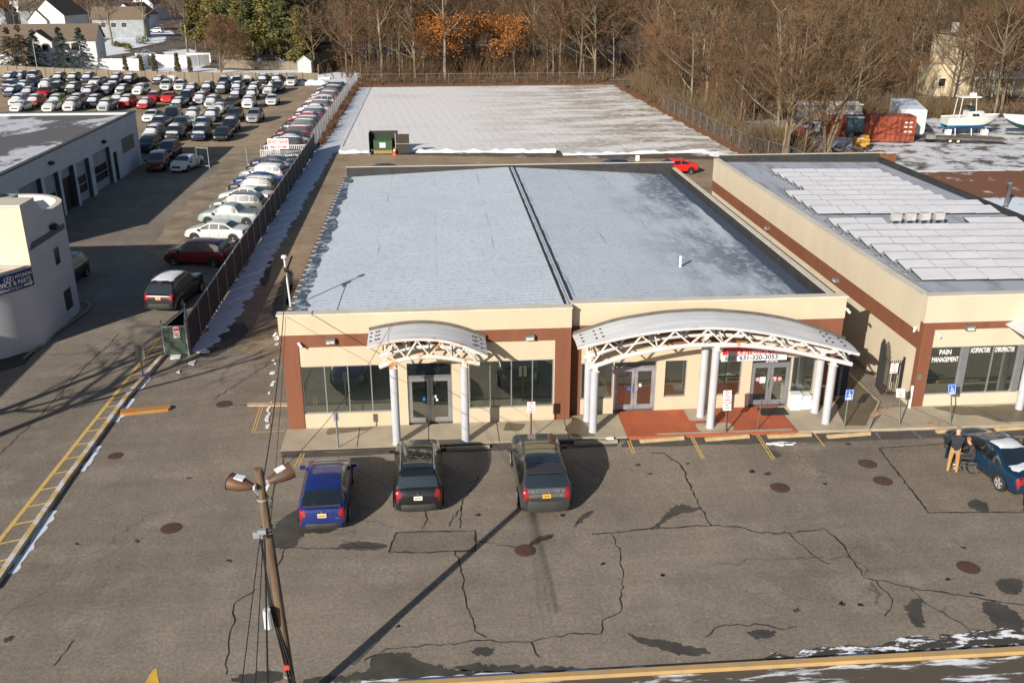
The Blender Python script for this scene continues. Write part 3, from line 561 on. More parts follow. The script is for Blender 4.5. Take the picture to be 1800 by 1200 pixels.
# ---------------------------------------------------------------- fascia sign of the clinic
S = thing('clinic_sign', 'white fascia sign with red strip and a phone number above the right doors', 'shop sign', (14, 38.5, 2.9))
MB().box(12.55, 15.55, 38.47, 38.55, 2.43, 3.16).build('sign_board', M_WHITEP, S)
MB().box(12.57, 15.53, 38.462, 38.47, 2.74, 3.1).build('red_strip', M_REDP, S)
MB().box(12.7, 13.2, 38.462, 38.47, 2.46, 2.70).build('grey_patch', mat('sign_grey', (.22, .25, .32), .6), S)
text('WALK-IN MEDICAL CARE', .25, M_WHITEP, S, (14.05, 38.458, 2.84), (1, 0, 0), (0, 0, 1), sx=.9, bold=True)
text('631-320-3053', .31, M_NAVY, S, (14.25, 38.466, 2.58), (1, 0, 0), (0, 0, 1), bold=True, sx=1.02)
# ================================================================ canopies
def canopy(name, label, Yf, Yb, top, bot, back, cols, rusty, flat_top=5):
    T = [AY(x, yy, Yf) for x, yy in top]; Bt = [AY(x, yy, Yf) for x, yy in bot]; K = [AY(x, yy, Yb) for x, yy in back]
    th = thing(name, label, 'canopy', ((T[0].x + T[-1].x) / 2, Yf, 0))
    def interp(P, x):
        if x <= P[0].x: return P[0].z + (x - P[0].x) * (P[1].z - P[0].z) / (P[1].x - P[0].x)
        for a, b in zip(P, P[1:]):
            if x <= b.x: 
                f = (x - a.x) / (b.x - a.x); return a.z + (b.z - a.z) * f
        a, b = P[-2], P[-1]; return b.z + (x - b.x) * (b.z - a.z) / (b.x - a.x)
    def smoothz(P, x, h=.55):
        return sum(interp(P, x + h * k / 3) for k in range(-3, 4)) / 7
    x0, x1 = T[0].x, T[-1].x; N = 44
    xs = [x0 + (x1 - x0) * i / N for i in range(N + 1)]
    zf = [smoothz(T, x) + .03 for x in xs]; zb = [smoothz(K, x) for x in xs]
    rows = [Yf - .1, (Yf * 2 + Yb) / 3, (Yf + 2 * Yb) / 3, Yb]
    mb = MB(); vs = []
    for j, yy in enumerate(rows):
        f = j / 3
        for i, x in enumerate(xs): vs.append((x, yy, zf[i] * (1 - f) + zb[i] * f + .06 * math.sin(math.pi * f)))
    n = N + 1; o = len(vs)
    vs += [(a, b, c - .05) for a, b, c in vs]
    fs = [(j * n + i, j * n + i + 1, (j + 1) * n + i + 1, (j + 1) * n + i) for j in range(3) for i in range(N)]
    fs += [tuple(o + k for k in f[::-1]) for f in fs]; nu = len(fs)
    fs += [(i + 1, i, o + i, o + i + 1) for i in range(N)] + [(3 * n + i, 3 * n + i + 1, o + 3 * n + i + 1, o + 3 * n + i) for i in range(N)]
    fs += [(j * n, (j + 1) * n, o + (j + 1) * n, o + j * n) for j in range(3)] + [((j + 1) * n - 1 + n, (j + 1) * n - 1, o + (j + 1) * n - 1, o + (j + 2) * n - 1) for j in range(3)]
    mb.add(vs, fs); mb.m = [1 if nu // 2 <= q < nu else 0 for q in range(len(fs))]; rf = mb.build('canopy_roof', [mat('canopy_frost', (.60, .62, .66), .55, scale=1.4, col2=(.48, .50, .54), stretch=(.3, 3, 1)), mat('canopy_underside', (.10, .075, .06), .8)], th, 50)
    for fx in (.03, .07, .11, .89, .93, .97):
        for j in (.2, .45, .7):
            i = int(fx * N); f = j; MB().box(xs[i] - .03, xs[i] + .05, Yf + (Yb - Yf) * f - .03, Yf + (Yb - Yf) * f + .03, zf[i] * (1 - f) + zb[i] * f + .05, zf[i] * (1 - f) + zb[i] * f + .09).build('roof_fastener', M_BLACK, rf)
    MB().tube([(x, Yb + .05, zb[i] + .03) for i, x in enumerate(xs)], .09, 6).build('rear_flashing', mat('flashing_dark', (.10, .095, .085), .6), th)
    # trusses: front and rear chords, zigzag webs
    mt = M_RUST if rusty else M_STEELW
    def truss(Y, dz, nm, mm):
        c = MB(); c.tube([(x, Y, zf[i] - .04 + dz) for i, x in enumerate(xs)], .085, 4); c.build(nm + 'top_chord', M_RUST if rusty else mm, th)
        bx0, bx1 = Bt[0].x, Bt[-1].x; bx = [bx0 + (bx1 - bx0) * i / 30 for i in range(31)]
        c = MB(); c.tube([(x, Y, smoothz(Bt, x) + dz) for x in bx], .10, 8); c.build(nm + 'bottom_chord', mm, th)
        nb = max(4, int((bx1 - bx0) / (1.4 if bx1 - bx0 > 7 else 1.0))); pts = []
        for k in range(2 * nb + 1):
            x = bx0 + .12 + (bx1 - bx0 - .24) * k / (2 * nb)
            pts.append((x, Y, (smoothz(Bt, x) + dz + .06) if k % 2 == 0 else (smoothz(T, x) + dz - .08)))
        c = MB()
        for a, b in zip(pts, pts[1:]): c.bar(a, b, .032)
        c.build(nm + 'truss_web', mt, th)
    truss(Yf, 0, '', mt if rusty else M_STEELW); truss(Yf + 1.12, 0.02, 'rear_', M_STEELW)
    c = MB(); nb = 5
    for k in range(nb):
        x = Bt[0].x + .15 + (Bt[-1].x - Bt[0].x - .3) * k / (nb - 1)
        c.bar((x, Yf, smoothz(T, x) - .1), (x, Yf + 1.12, smoothz(T, x) - .1), .04); c.bar((x, Yf, smoothz(Bt, x)), (x, Yf + 1.12, smoothz(T, x) - .1), .028)
        c.bar((x, Yf + 1.12, smoothz(Bt, x)), (x, Yb + .35, smoothz(K, x) - .15), .03)
    c.build('cross_brace', mt, th)
    for cx, cy in cols:
        zt = smoothz(Bt, cx) - .08
        p = MB(); p.lathe([(.19, .13), (.19, .16), (.17, .17), (.17, zt - .16), (.001, zt - .16)], (cx, cy, 0), 20); p.build('column', M_COLW, th, 40)
        p = MB(); p.obox((cx, cy, zt - .03), (.1, 0, 0), (0, .1, 0), (0, 0, .13)); p.obox((cx, cy, zt - .14), (.17, 0, 0), (0, .17, 0), (0, 0, .012)); p.build('column_bracket', mt, th)
    return th
canopy('arched_canopy', 'smaller arched truss canopy with rust-stained white edge over the left doors', 36.15, 37.8,
       [(645, 611), (680, 600), (715, 595), (750, 595), (790, 599), (825, 611), (857, 626)], [(667, 645), (700, 632), (750, 626), (780, 627), (810, 633), (843, 639)],
       [(647, 581), (700, 570), (750, 567), (800, 573), (855, 594)], [(-1.93, 36.15), (.97, 36.15)], True)
canopy('arched_canopy', 'long white arched truss canopy on paired round columns over the clinic entrance', 36.6, 38.1,
       [(1015, 611), (1055, 602), (1108, 590), (1170, 580), (1236, 575), (1295, 577), (1357, 586), (1407, 597), (1457, 608), (1510, 622)], [(1033, 647), (1050, 642), (1093, 627), (1150, 615), (1205, 607), (1262, 605), (1315, 607), (1385, 615), (1440, 627), (1497, 640)],
       [(1007, 588), (1083, 563), (1167, 550), (1242, 546), (1323, 552), (1390, 563), (1440, 579), (1478, 594)],
       [(6.5, 36.6), (6.42, 37.72), (11.68, 36.6), (11.55, 37.72), (16.88, 36.6), (16.82, 37.72)], False)
# ================================================================ wall lights and cameras
def wall_light(x, y, z, label, rot=0):
    t = thing('wall_light', label, 'wall light', (x, y, z), 'box wall lights on the storefronts')
    c, s = math.cos(rot), math.sin(rot); ex, ey = Vector((c, s, 0)), Vector((-s, c, 0)); o = Vector((x, y, z))
    MB().obox(o + ey * -.1, ex * .2, ey * .1, Vector((0, 0, .11))).build('housing', M_GREYM, t)
    MB().obox(o + ey * -.205 + Vector((0, 0, -.035)), ex * .16, ey * .006, Vector((0, 0, .06))).build('lens', M_LAMPG, t)
wall_light(-4.6, 37.955, 4.2, 'grey box wall light on the brown band left of the small canopy')
wall_light(3.85, 37.955, 4.1, 'grey box wall light on the brown band right of the small canopy')
def camera_dev(x, y, z, label, dx=.12, dz=-.12):
    t = thing('security_camera', label, 'security camera', (x, y, z), 'white security cameras')
    MB().cyl((x, y, z), (x, y - .1, z), .05, 10).build('bracket', M_WHITE, t); MB().cyl((x - dx * .3, y - .1, z + .05), (x + dx, y - .24, z + dz), .06, 12).build('camera_body', M_WHITE, t)
camera_dev(-5.9, 37.955, 4.1, 'white camera on the brown band by the left corner of the storefront')
camera_dev(16.9, 38.555, 3.75, 'white camera on the brown band right of the long canopy')
camera_dev(18.05, 38.55, 4.75, 'white camera under the parapet at the corner nearest the alley', .1)
camera_dev(21.35, 38.6, 3.75, 'white camera on the side wall of the neighbouring building', -.1)
camera_dev(22.05, 37.955, 3.7, 'white camera on the front of the neighbouring building beside a wall light')
tag(MB().cyl((12.2, 45.2, RZ(12.2) - .02), (12.2, 45.2, RZ(12.2) + .58), .07, 12).build('vent_stack', M_WHITE), 'white vent pipe standing on the snowy right roof', 'vent pipe')
# ================================================================ neighbouring building with solar panels
N_ = thing('clinic_building', 'neighbouring cream building with a brown stripe and a roof full of solar panels', 'building', (28, 38, 0))
wb = MB(); wall_holes(wb, 22.0, 36, 0, 3.85, 38.0, 38.3, [(22.02, 40, .66, 3.0)])
wb.box(21.42, 36, 37.93, 38.32, 4.2, 5.4); wb.box(21.5, 21.8, 38.32, 71.8, 0, 2.85); wb.box(21.46, 21.8, 38.32, 71.8, 3.65, 5.3)
wb.build('wall', M_CREAM2, N_)
bb = MB(); bb.box(21.46, 36, 37.96, 38.31, 3.85, 4.2); bb.box(21.46, 22.0, 37.96, 38.3, 0, 3.85); bb.box(21.46, 21.79, 38.31, 71.82, 2.85, 3.65); bb.box(21.7, 36, 71.8, 72.1, 0, 5.4)
bb.build('brown_band', M_BROWN, N_)
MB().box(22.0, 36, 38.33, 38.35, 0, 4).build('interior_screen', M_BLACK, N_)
cb = MB(); cb.box(21.38, 36, 37.9, 38.36, 5.4, 5.47); cb.box(21.4, 21.84, 38.37, 71.7, 5.3, 5.345); cb.box(21.4, 36, 71.72, 71.95, 5.56, 5.59); cb.build('coping', M_COPE, N_)
mb_ = MB(); mb_.box(21.85, 34.6, 71.73, 71.8, 4.5, 5.56); mb_.box(22, 36, 38.33, 38.36, 4.5, 5.39); mb_.box(34.5, 34.75, 38.4, 71.7, 0, 5.25); mb_.build('parapet_lining', M_MEMB, N_)
MB().add([(21.85, 38.37, 5.2), (34.5, 38.37, 5.0), (34.5, 71.72, 4.85), (21.85, 71.72, 5.05)], [(0, 1, 2, 3)]).build('roof', M_ROOFS2, N_)
zr = lambda x, yv: 5.2 - .2 * (x - 21.85) / 12.65 - .15 * (yv - 38.37) / 33.3
for a, b, n in ((22.02, 23.5, 1), (23.78, 26.2, 2), (26.45, 28.5, 2), (28.7, 31, 2)):
    window(N_, a, b, .66, 3.0, 38.05, n)
for x0, x1 in ((23.5, 23.78), (26.2, 26.45), (28.5, 28.7)): MB().box(x0, x1, 38.02, 38.3, .66, 3.0).build('mullion_post', M_ALUD, N_)
text('PAIN', .33, M_WHITEP, N_, (22.72, 38.045, 2.72), (1, 0, 0), (0, 0, 1), bold=True, sx=.8)
text('MANAGEMENT', .33, M_WHITEP, N_, (22.76, 38.045, 2.36), (1, 0, 0), (0, 0, 1), bold=True, sx=.56)
text('ACUPUNCTURE', .33, M_WHITEP, N_, (24.36, 38.045, 2.76), (1, 0, 0), (0, 0, 1), bold=True, sx=.385)
text('CHIROPRACTOR', .33, M_WHITEP, N_, (25.5, 38.045, 2.76), (1, 0, 0), (0, 0, 1), bold=True, sx=.37)
MB().box(21.55, 21.75, 37.94, 37.958, 1.45, 1.7).build('intercom', M_GREYM, N_)
wall_light(23.55, 37.955, 3.95, 'grey box wall light above the pain management window')
wall_light(21.45, 58.5, 3.25, 'small wall light on the brown stripe far along the side wall', -math.pi / 2)
wall_light(21.45, 47.3, 3.25, 'small wall light on the brown stripe nearest the front of the side wall', -math.pi / 2)
# canopy stub and column of the neighbour
NC = thing('arched_canopy', 'end of a third arched canopy at the frame edge on the neighbouring building', 'canopy', (28, 36.6, 0))
mb = MB(); X0 = 25.25
pts = [(X0 + k * .4, 4.05 + 1.0 * (1 - (1 - k / 12) ** 2)) for k in range(13)]
vs = [(x, yy, z + dz) for dz in (0, -.05) for yy in (36.3, 38.0) for x, z in pts]; n = 13
mb.add(vs, [(i, i + 1, n + i + 1, n + i) for i in range(12)] + [(2 * n + i + 1, 2 * n + i, 3 * n + i, 3 * n + i + 1) for i in range(12)] + [(i + 1, i, 2 * n + i, 2 * n + i + 1) for i in range(12)] + [(0, n, 3 * n, 2 * n)])
mb.build('canopy_roof', MATS['canopy_frost'], NC, 50)
mb = MB(); mb.tube([(x, 36.4, z - .08) for x, z in pts], .08, 4); mb.tube([(x + .25, 36.4, z - .62) for x, z in pts], .09, 6)
for k in range(12): mb.bar((pts[k][0] + .25, 36.4, pts[k][1] - .6), (pts[k + 1][0] - .1, 36.4, pts[k + 1][1] - .1), .03)
mb.build('truss', M_STEELW, NC)
MB().lathe([(.17, .13), (.17, 3.6), (.001, 3.6)], (26.25, 37.3, 0), 20).build('column', M_COLW, NC, 40)
# ---------------------------------------------------------------- solar panels
M_PV = mat('snowy_panel', (.66, .66, .71), .5, scale=.8, col2=(.56, .57, .62), stretch=(.5, 2, 1)); M_PVF = mat('panel_frame', (.06, .065, .075), .4, .3)
rowsP = []
for k in range(8): rowsP.append((40.75 + k * 1.46, 22.55, 7 if k < 7 else -1))
for k, (n, x0) in enumerate(((7, 22.75), (7, 22.75), (6, 22.75), (6, 22.75), (5, 24.4), (5, 24.4), (5, 24.4), (5, 24.4), (5, 24.4))): rowsP.append((54.1 + k * 1.5, x0, n))
proto = None; PW, PD, PT = 1.62, 1.3, math.radians(9)
for ri, (py, x0, n) in enumerate(rowsP):
    cols = [0, 1, 5, 6] if n < 0 else list(range(n))
    for ci, k in enumerate(cols):
        px = x0 + k * (PW + .025) + PW / 2; pz = zr(px, py) + .08
        lab = 'snow-covered solar panel, %s from the side wall in the %s row behind the street front' % (ordi(ci), ordi(ri))
        if proto is None:
            proto = thing('solar_panel', lab, 'solar panel', (px, py, pz), 'snow-covered solar panels on the flat roof')
            e = Vector((0, math.cos(PT), math.sin(PT))); nn = Vector((0, -math.sin(PT), math.cos(PT))); c = Vector((px, py, pz)) + e * PD / 2 + nn * .02
            MB().obox(c, (PW / 2, 0, 0), e * PD / 2, nn * .02).build('frame', M_PVF, proto)
            MB().obox(c + nn * .03 - e * .04, (PW / 2 - .028, 0, 0), e * (PD / 2 - .058), nn * .011).build('snowy_glass', M_PV, proto)
        else:
            o = copy_tree(proto); o.location = (px, py, pz); o['label'] = lab
        if ci == 0:
            mb = MB(); a = Vector((px - PW / 2 - .06, py, pz - .07)); b = a + Vector((0, PD * math.cos(PT), PD * math.sin(PT))); mb.bar(a, b, .035); mb.bar(b, b + Vector((0, .35, -.28)), .03); mb.bar(a, a + Vector((0, PD + .3, 0)), .04); mb.obox(a + Vector((-.12, .05, -.01)), (.1, 0, 0), (0, .2, 0), (0, 0, .05))
            tag(mb.build('panel_mount', M_GALV, None, loc=a), 'metal end mount with ballast at the end of the %s solar row from the street' % ordi(ri), 'panel mount', 'end mounts of the solar rows')
for k in range(4):
    x = 26.3 + k * .85; yy = 51.4; t = thing('inverter', 'white inverter box on the solar roof, %s of four from the side wall' % ordi(k), 'inverter', (x, yy, zr(x, yy)), 'inverter boxes between the solar blocks')
    MB().obox((x, yy, 5.62), (.26, 0, 0), (0, .16, 0), (0, 0, .2)).build('casing', mat('inverter_grey', (.42, .42, .42), .6), t)
    MB().box(x - .28, x - .22, yy - .1, yy + .1, zr(x, yy), 5.36).box(x + .22, x + .28, yy - .1, yy + .1, zr(x, yy), 5.36).build('stand', M_GALV, t)
# ================================================================ low rusty-roofed shed and flue behind the neighbour
SH = thing('rusty_roof_shed', 'low shed with a rust-brown metal roof edged with snow behind the solar roof', 'shed', (42, 70, 0))
MB().box(37.0, 52, 62, 76.0, 0, 2.75).build('wall', mat('shed_wall', (.3, .28, .25), .8), SH)
MB().add([(36.6, 66.8, 3.0), (52, 66.8, 3.0), (52, 76.4, 3.15), (39.0, 76.4, 3.15)], [(0, 1, 2, 3)]).build('roof', snowmat('rust_roof', (.17, .07, .03), .37, .55, (.5, .5, .53), .06, fine=(2.5, .56, (1, .4, 1), .5)), SH)
MB().add([(36.6, 61.5, 2.85), (52, 61.5, 2.85), (52, 66.8, 2.99), (36.6, 66.8, 2.99)], [(0, 1, 2, 3)]).build('snowy_eave', M_SNOWP, SH)
struct(MB().sheet(ragged([(38.9, 75.6), (45, 75.9), (52, 75.8), (52, 76.4), (39.0, 76.4)], .5, .2, 9), 3.165), 'roof_snow', M_SNOW)
FL = thing('metal_flue', 'shiny metal chimney flue standing on the snowy shed edge', 'flue', (40.9, 64.2, 2.9))
MB().lathe([(.2, 2.9), (.2, 3.0), (.14, 3.05), (.14, 4.6), (.2, 4.62), (.2, 4.78), (.001, 4.9)], (40.9, 64.2, 0), 14).build('pipe', mat('shiny_steel', (.35, .35, .36), .25, .9), FL, 40)
MB().lathe([(.24, 4.66), (.24, 4.72), (.001, 4.73)], (40.9, 64.2, 0), 14).build('cap', M_GREYM, FL)
# ================================================================ dealer corner building (left)
M_STUC = mat('grey_white_stucco', (.52, .535, .56), .85, scale=.4, var=.06, bmp=.1)
M_TAN = mat('tan_stucco', (.72, .56, .43), .85, scale=.5, var=.05)
M_SLATE = mat('slate_blue_band', (.07, .10, .14), .7)
M_FLATR = mat('flat_roof_tan', (.42, .36, .30), .85, scale=1)
D = thing('dealer_building', 'pale dealer service building with rounded corners and a blue curved sign', 'building', (-23, 52, 0))
def arc(cx, cy, r, a0, a1, n): return [(cx + r * math.cos(R(a0 + (a1 - a0) * i / n)), cy + r * math.sin(R(a0 + (a1 - a0) * i / n))) for i in range(n + 1)]
# drum in front carrying the sign
RD = 5.6; CX, CY = -26.4, 51.6
front = arc(CX, CY, RD, -140, -22, 34)
body = front + [(-21.2, 54.6)] + arc(-24.2, 54.6, 3.0, 6, 90, 12) + [(-40, 57.6), (-40, 47.8)]
MB().prism(body, 0, 4.40).build('lower_wall', M_STUC, D, 30)
MB().prism(arc(CX, CY, RD - .3, -140, -28, 24) + [(-40, 52)], 4.405, 4.42).build('ledge_roof', M_FLATR, D)
cp = MB(); a1 = arc(CX, CY, RD + .02, -140, -24, 30); a2 = arc(CX, CY, RD - .28, -140, -24, 30)
cp.prism(a1 + a2[::-1], 4.425, 4.52); cp.build('ledge_coping', M_COPE, D, 30)
# upper tower
tw = MB(); X1 = -21.21
tw.prism([(-40, 49.65), (-21.21, 49.65), (-21.21, 51.5), (-40, 51.5)], 4.43, 7.55)
tw.build('tower_wall', M_TAN, D)
tw = MB(); tw.add([(-21.19, 49.66, 4.4), (-21.19, 52.55, 4.4), (-21.19, 52.55, 6.5), (-21.19, 51.5, 7.4), (-21.19, 49.66, 7.56)], [(0, 1, 2, 3, 4)])
tw.add([(-21.5, 51.51, 7.4), (-21.195, 51.51, 7.4), (-21.195, 52.55, 6.5), (-21.5, 52.55, 6.5)], [(0, 1, 2, 3)])
ring_o = [(-21.2, 51.52), (-21.2, 54.6)] + arc(-24.2, 54.6, 3.0, 6, 90, 14) + [(-40, 57.6)]
ring_i = [(-21.5, 51.52), (-21.5, 54.6)] + arc(-24.2, 54.6, 2.7, 6, 90, 14) + [(-40, 57.3)]
for zc, zt in ((4.405, 6.5),):
    n = len(ring_o); vs = [(*p, zc) for p in ring_o] + [(*p, zt) for p in ring_o] + [(*p, zc) for p in ring_i] + [(*p, zt) for p in ring_i]
    tw.add(vs, [(i, i + 1, n + i + 1, n + i) for i in range(n - 1)] + [(2 * n + i + 1, 2 * n + i, 3 * n + i, 3 * n + i + 1) for i in range(n - 1)] + [(n + i, n + i + 1, 3 * n + i + 1, 3 * n + i) for i in range(n - 1)])
tw.build('upper_wall', M_STUC, D, 30)
n = len(ring_o); MB().add([(p[0] + .04 * (1 if k < 2 else 0), p[1] + (.0), 6.505) for k, p in enumerate(ring_o)] + [(*p, 6.505) for p in ring_i], [(i, i + 1, n + i + 1, n + i) for i in range(n - 1)]).build('parapet_coping', M_COPE, D)
MB().prism([(-40, 51.52)] + ring_i[0:2] + ring_i[2:], 5.3, 5.45).build('upper_roof', M_SNOWP, D)
MB().box(-40, -21.19, 49.6, 49.66, 7.5, 7.62).box(-40, -21.19, 49.66, 51.5, 7.555, 7.6).build('tower_coping', M_COPE, D)
MB().add([(-21.18, 49.7, 5.14), (-21.18, 54.9, 5.04), (-21.18, 54.9, 5.36), (-21.18, 50.2, 5.5)], [(0, 1, 2, 3)]).build('recessed_band', M_SLATE, D)
MB().obox((-21.1, 53.1, 5.62), (.12, 0, 0), (0, .3, 0), (0, 0, .12)).obox((-20.95, 53.1, 5.55), (.1, 0, 0), (0, .22, 0), (0, 0, .1)).build('wall_lamp', M_BLACK, D)
for (yA, yB, z0, z1) in ((52.75, 53.5, 3.45, 4.4), (53.05, 54.2, .62, 1.8)):
    mb = MB(); mb.box(-21.24, -21.16, yA - .06, yB + .06, z0 - .07, z0); mb.box(-21.24, -21.17, yA - .06, yB + .06, z1, z1 + .06); mb.box(-21.24, -21.17, yA - .06, yA, z0, z1); mb.box(-21.24, -21.17, yB, yB + .06, z0, z1)
    f = mb.build('window', M_STUC, D); MB().box(-21.3, -21.19, yA, yB, z0, z1).build('pane', M_GLASSD, f)
AC = thing('air_conditioner', 'grey rooftop air conditioner unit beside the dealer building curved parapet', 'air conditioner', (-24.5, 55.2, 5.45))
MB().box(-25.4, -23.8, 54.6, 55.8, 5.46, 6.9).build('casing', mat('ac_green', (.32, .35, .30), .6), AC); MB().lathe([(.45, 6.91), (.45, 6.95), (.1, 6.95), (.001, 6.96)], (-24.6, 55.2, 0), 16).build('fan_grille', M_BLACK, AC)
MB().box(-23.795, -23.78, 54.7, 55.15, 5.6, 6.8).box(-23.795, -23.78, 55.25, 55.7, 5.6, 6.8).build('side_grille', M_BLACK, AC)
# curved blue sign
def bendf(zc, off, a0):
    def f(a, b, d):
        an = R(a0) + a / RD; r = RD + off + d; return Vector((CX + r * math.cos(an), CY + r * math.sin(an), zc + b))
    return f
SG = thing('service_sign', 'curved blue dealer service sign with white lettering on the rounded front wall', 'shop sign', (CX, CY - RD, 4))
mb = MB(); A = [(-100 + 78.3 * i / 28) for i in range(29)]; vs = []
for r in (RD + .03, RD + .06):
    for z in (3.40, 4.33):
        vs += [(CX + r * math.cos(R(a)), CY + r * math.sin(R(a)), z) for a in A]
n = 29; mb.add(vs, [(2 * n + i, 2 * n + i + 1, 3 * n + i + 1, 3 * n + i) for i in range(28)] + [(n + i, n + i + 1, 3 * n + i + 1, 3 * n + i)[::-1] for i in range(28)] + [(i, i + 1, 2 * n + i + 1, 2 * n + i)[::-1] for i in range(28)] + [(28, 28 + n, 28 + 3 * n, 28 + 2 * n)])
mb.build('sign_panel', mat('dealer_blue', (.012, .035, .16), .5), SG, 30)
text('HYUNDAI', .27, M_WHITEP, SG, (0, 0, 0), (1, 0, 0), (0, 1, 0), bend=bendf(4.11, .065, -27.4), sx=.86, bold=True)
text('SERVICE & PARTS', .34, M_WHITEP, SG, (0, 0, 0), (1, 0, 0), (0, 1, 0), bend=bendf(3.80, .065, -23.2), sx=.85, bold=True, align='RIGHT')
text('DEPARTMENT', .20, M_WHITEP, SG, (0, 0, 0), (1, 0, 0), (0, 1, 0), bend=bendf(3.53, .065, -28.8), sx=1.1, align='RIGHT')
bf = bendf(4.09, .07, -36.2)
def flat_poly(pts, z=0): return [tuple(bf(a, b, z)) for a, b in pts]
ell = [(.27 * math.cos(R(k * 15)), .15 * math.sin(R(k * 15))) for k in range(24)]; ell2 = [(a * .86, b * .82) for a, b in ell]
mb = MB(); mb.add(flat_poly(ell) + flat_poly(ell2), [(i, (i + 1) % 24, 24 + (i + 1) % 24, 24 + i) for i in range(24)])
for poly in ([(-.13, -.09), (-.07, -.09), (-.02, .1), (-.08, .1)], [(.03, -.1), (.09, -.1), (.14, .09), (.08, .09)], [(-.07, -.03), (.09, .01), (.09, .05), (-.06, .01)]): mb.add(flat_poly(poly), [(0, 1, 2, 3)])
mb.build('oval_emblem', M_WHITEP, SG)
bf = bendf(3.55, .07, -25.4)
MB().add(flat_poly([(-.28, -.05), (.1, -.05), (.1, -.11), (.30, .03), (.1, .16), (.1, .07), (-.28, .07)]), [(0, 1, 2, 3, 4, 5, 6)]).build('arrow', M_WHITEP, SG)
bf = bendf(4.09, .07, -41.0); MB().add(flat_poly([(-.3, -.12), (-.02, -.12), (-.02, .14), (-.3, .14)]), [(0, 1, 2, 3)]).build('white_block', M_WHITEP, SG)
# planting kerb at its foot
strip([tuple(G(x, yy)[:2]) for x, yy in ((42, 634), (75, 607), (110, 580), (140, 559), (154, 549), (159, 540), (154, 533), (143, 531))], .16, .13, 'planter_kerb', mat('kerb_olive', (.34, .28, .12), .8, scale=2, col2=(.24, .21, .13)))
struct(MB().prism(ragged([(-26.5, 45.0), (-22.0, 46.0), (-21.2, 46.8), (-21.3, 48.5), (-25, 47)], .4, .08, 4), 0, .05), 'planter_bed', mat('planter_dark', (.05, .045, .04), .9))
struct(MB().prism(ragged([(-27, 43.2), (-22.4, 44.9), (-22.0, 45.6), (-24, 45.3), (-27, 44.7)], .3, .16, 5), .0, .10), 'dirty_snow_heap', snowmat('dirty_snow', (.12, .09, .07), .52, 2.5, (.6, .62, .66), .1), 'stuff')
# main showroom wing outside the frame; its shade lies over the corner
O = thing('showroom_wing', 'tall plain wing of the dealer building standing left of the rounded corner', 'building', (-36, 40, 0))
MB().box(-46, -28.2, 32.5, 47.0, 0, 5.2).build('wall', M_STUC, O); MB().box(-46.1, -28.1, 32.4, 47.1, 5.2, 5.4).build('roof', M_FLATR, O)
# ================================================================ garage
GA = thing('garage_building', 'long white service garage with five bay doors and a patchy snow flat roof', 'garage', (-35, 84, 0))
M_GAR = mat('white_block_wall', (.56, .58, .62), .85, scale=.8, var=.05, bmp=.1)
XG = -30.4
bays = [(93.3, 94.4, 0, 2.7, 'narrow'), (87.7, 92.5, 0, 3.5, 'door'), (83.4, 86.7, 0, 3.5, 'door'), (79.9, 82.9, 0, 3.6, 'open'), (76.4, 79.4, 0, 3.7, 'door'), (71.5, 75.8, 0, 3.9, 'shut')]
wb = MB()
ys = sorted({66, 102.0, *[b[0] for b in bays], *[b[1] for b in bays]})
for a, b in zip(ys, ys[1:]):
    top = next((q[3] for q in bays if abs(q[0] - a) < 1e-6), None)
    wb.box(XG - .5, XG, a, b, 0 if top is None else top, 5.35)
wb.box(-60, XG - .5, 101.5, 102.0, 0, 5.35); wb.box(-60, XG - .5, 66, 66.4, 0, 5.35)
wb.build('wall', M_GAR, GA)
rm = snowmat('garage_roof', (.105, .10, .105), .49, .16, (.50, .52, .58), .05, stretch=(1, .55, 1), fine=(.5, .55, (2.5, .5, 1), .5)); MB().add([(-60, 66.3, 5.15), (XG - .3, 66.3, 5.15), (XG - .3, 101.8, 5.15), (-60, 101.8, 5.15)], [(0, 1, 2, 3)]).build('roof', rm, GA)
MB().box(XG - .35, XG + .06, 65.9, 102.08, 5.355, 5.47).box(-60, XG - .36, 101.6, 102.08, 5.355, 5.47).build('roof_edge', mat('roof_edge_dark', (.05, .055, .06), .6), GA)
M_BAYD = mat('bay_door', (.34, .36, .39), .7, scale=2, var=.06); M_REVEAL = mat('bay_reveal', (.055, .08, .09), .8)
for (a, b, z0, z1, kd) in bays:
    MB().box(XG - .48, XG - .02, b - .12, b - .001, 0, z1 - .01).build('bay_reveal', M_REVEAL, GA); MB().box(XG - .48, XG - .02, a + .001, a + .06, 0, z1 - .01).build('bay_reveal', M_REVEAL, GA)
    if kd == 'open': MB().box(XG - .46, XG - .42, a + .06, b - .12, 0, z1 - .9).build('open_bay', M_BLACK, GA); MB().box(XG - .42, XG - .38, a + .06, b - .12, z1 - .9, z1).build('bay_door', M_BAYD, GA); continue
    dr = MB().box(XG - .4, XG - .34, a + .06, b - .12, 0.02, z1 - .01)
    for k in range(1, 5): dr.box(XG - .34, XG - .33, a + .06, b - .12, z1 * k / 5, z1 * k / 5 + .03)
    d = dr.build('bay_door', M_BAYD if kd != 'shut' else mat('bay_door_grey', (.26, .27, .29), .7), GA)
    if kd == 'door':
        for i in range(4):
            for j in range(2):
                p0 = a + .35 + (b - a - .75) * i / 4; MB().box(XG - .338, XG - .32, p0, p0 + (b - a - .75) / 4 - .08, .75 + .75 * j, 1.4 + .75 * j).build('pane', M_GLASSD, d)
MB().box(XG - .02, XG + .012, 96.2, 100.2, 2.1, 3.5).build('boarded_window', mat('tan_board', (.20, .17, .15), .8, scale=4, stretch=(1, 1, 8)), GA)
for yv, z in ((90.9, 4.15), (78.0, 4.6)):
    MB().obox((XG + .15, yv, z), (.15, 0, -.04), (0, .3, 0), (.02, 0, .1)).build('wall_lamp', M_BLACK, GA)
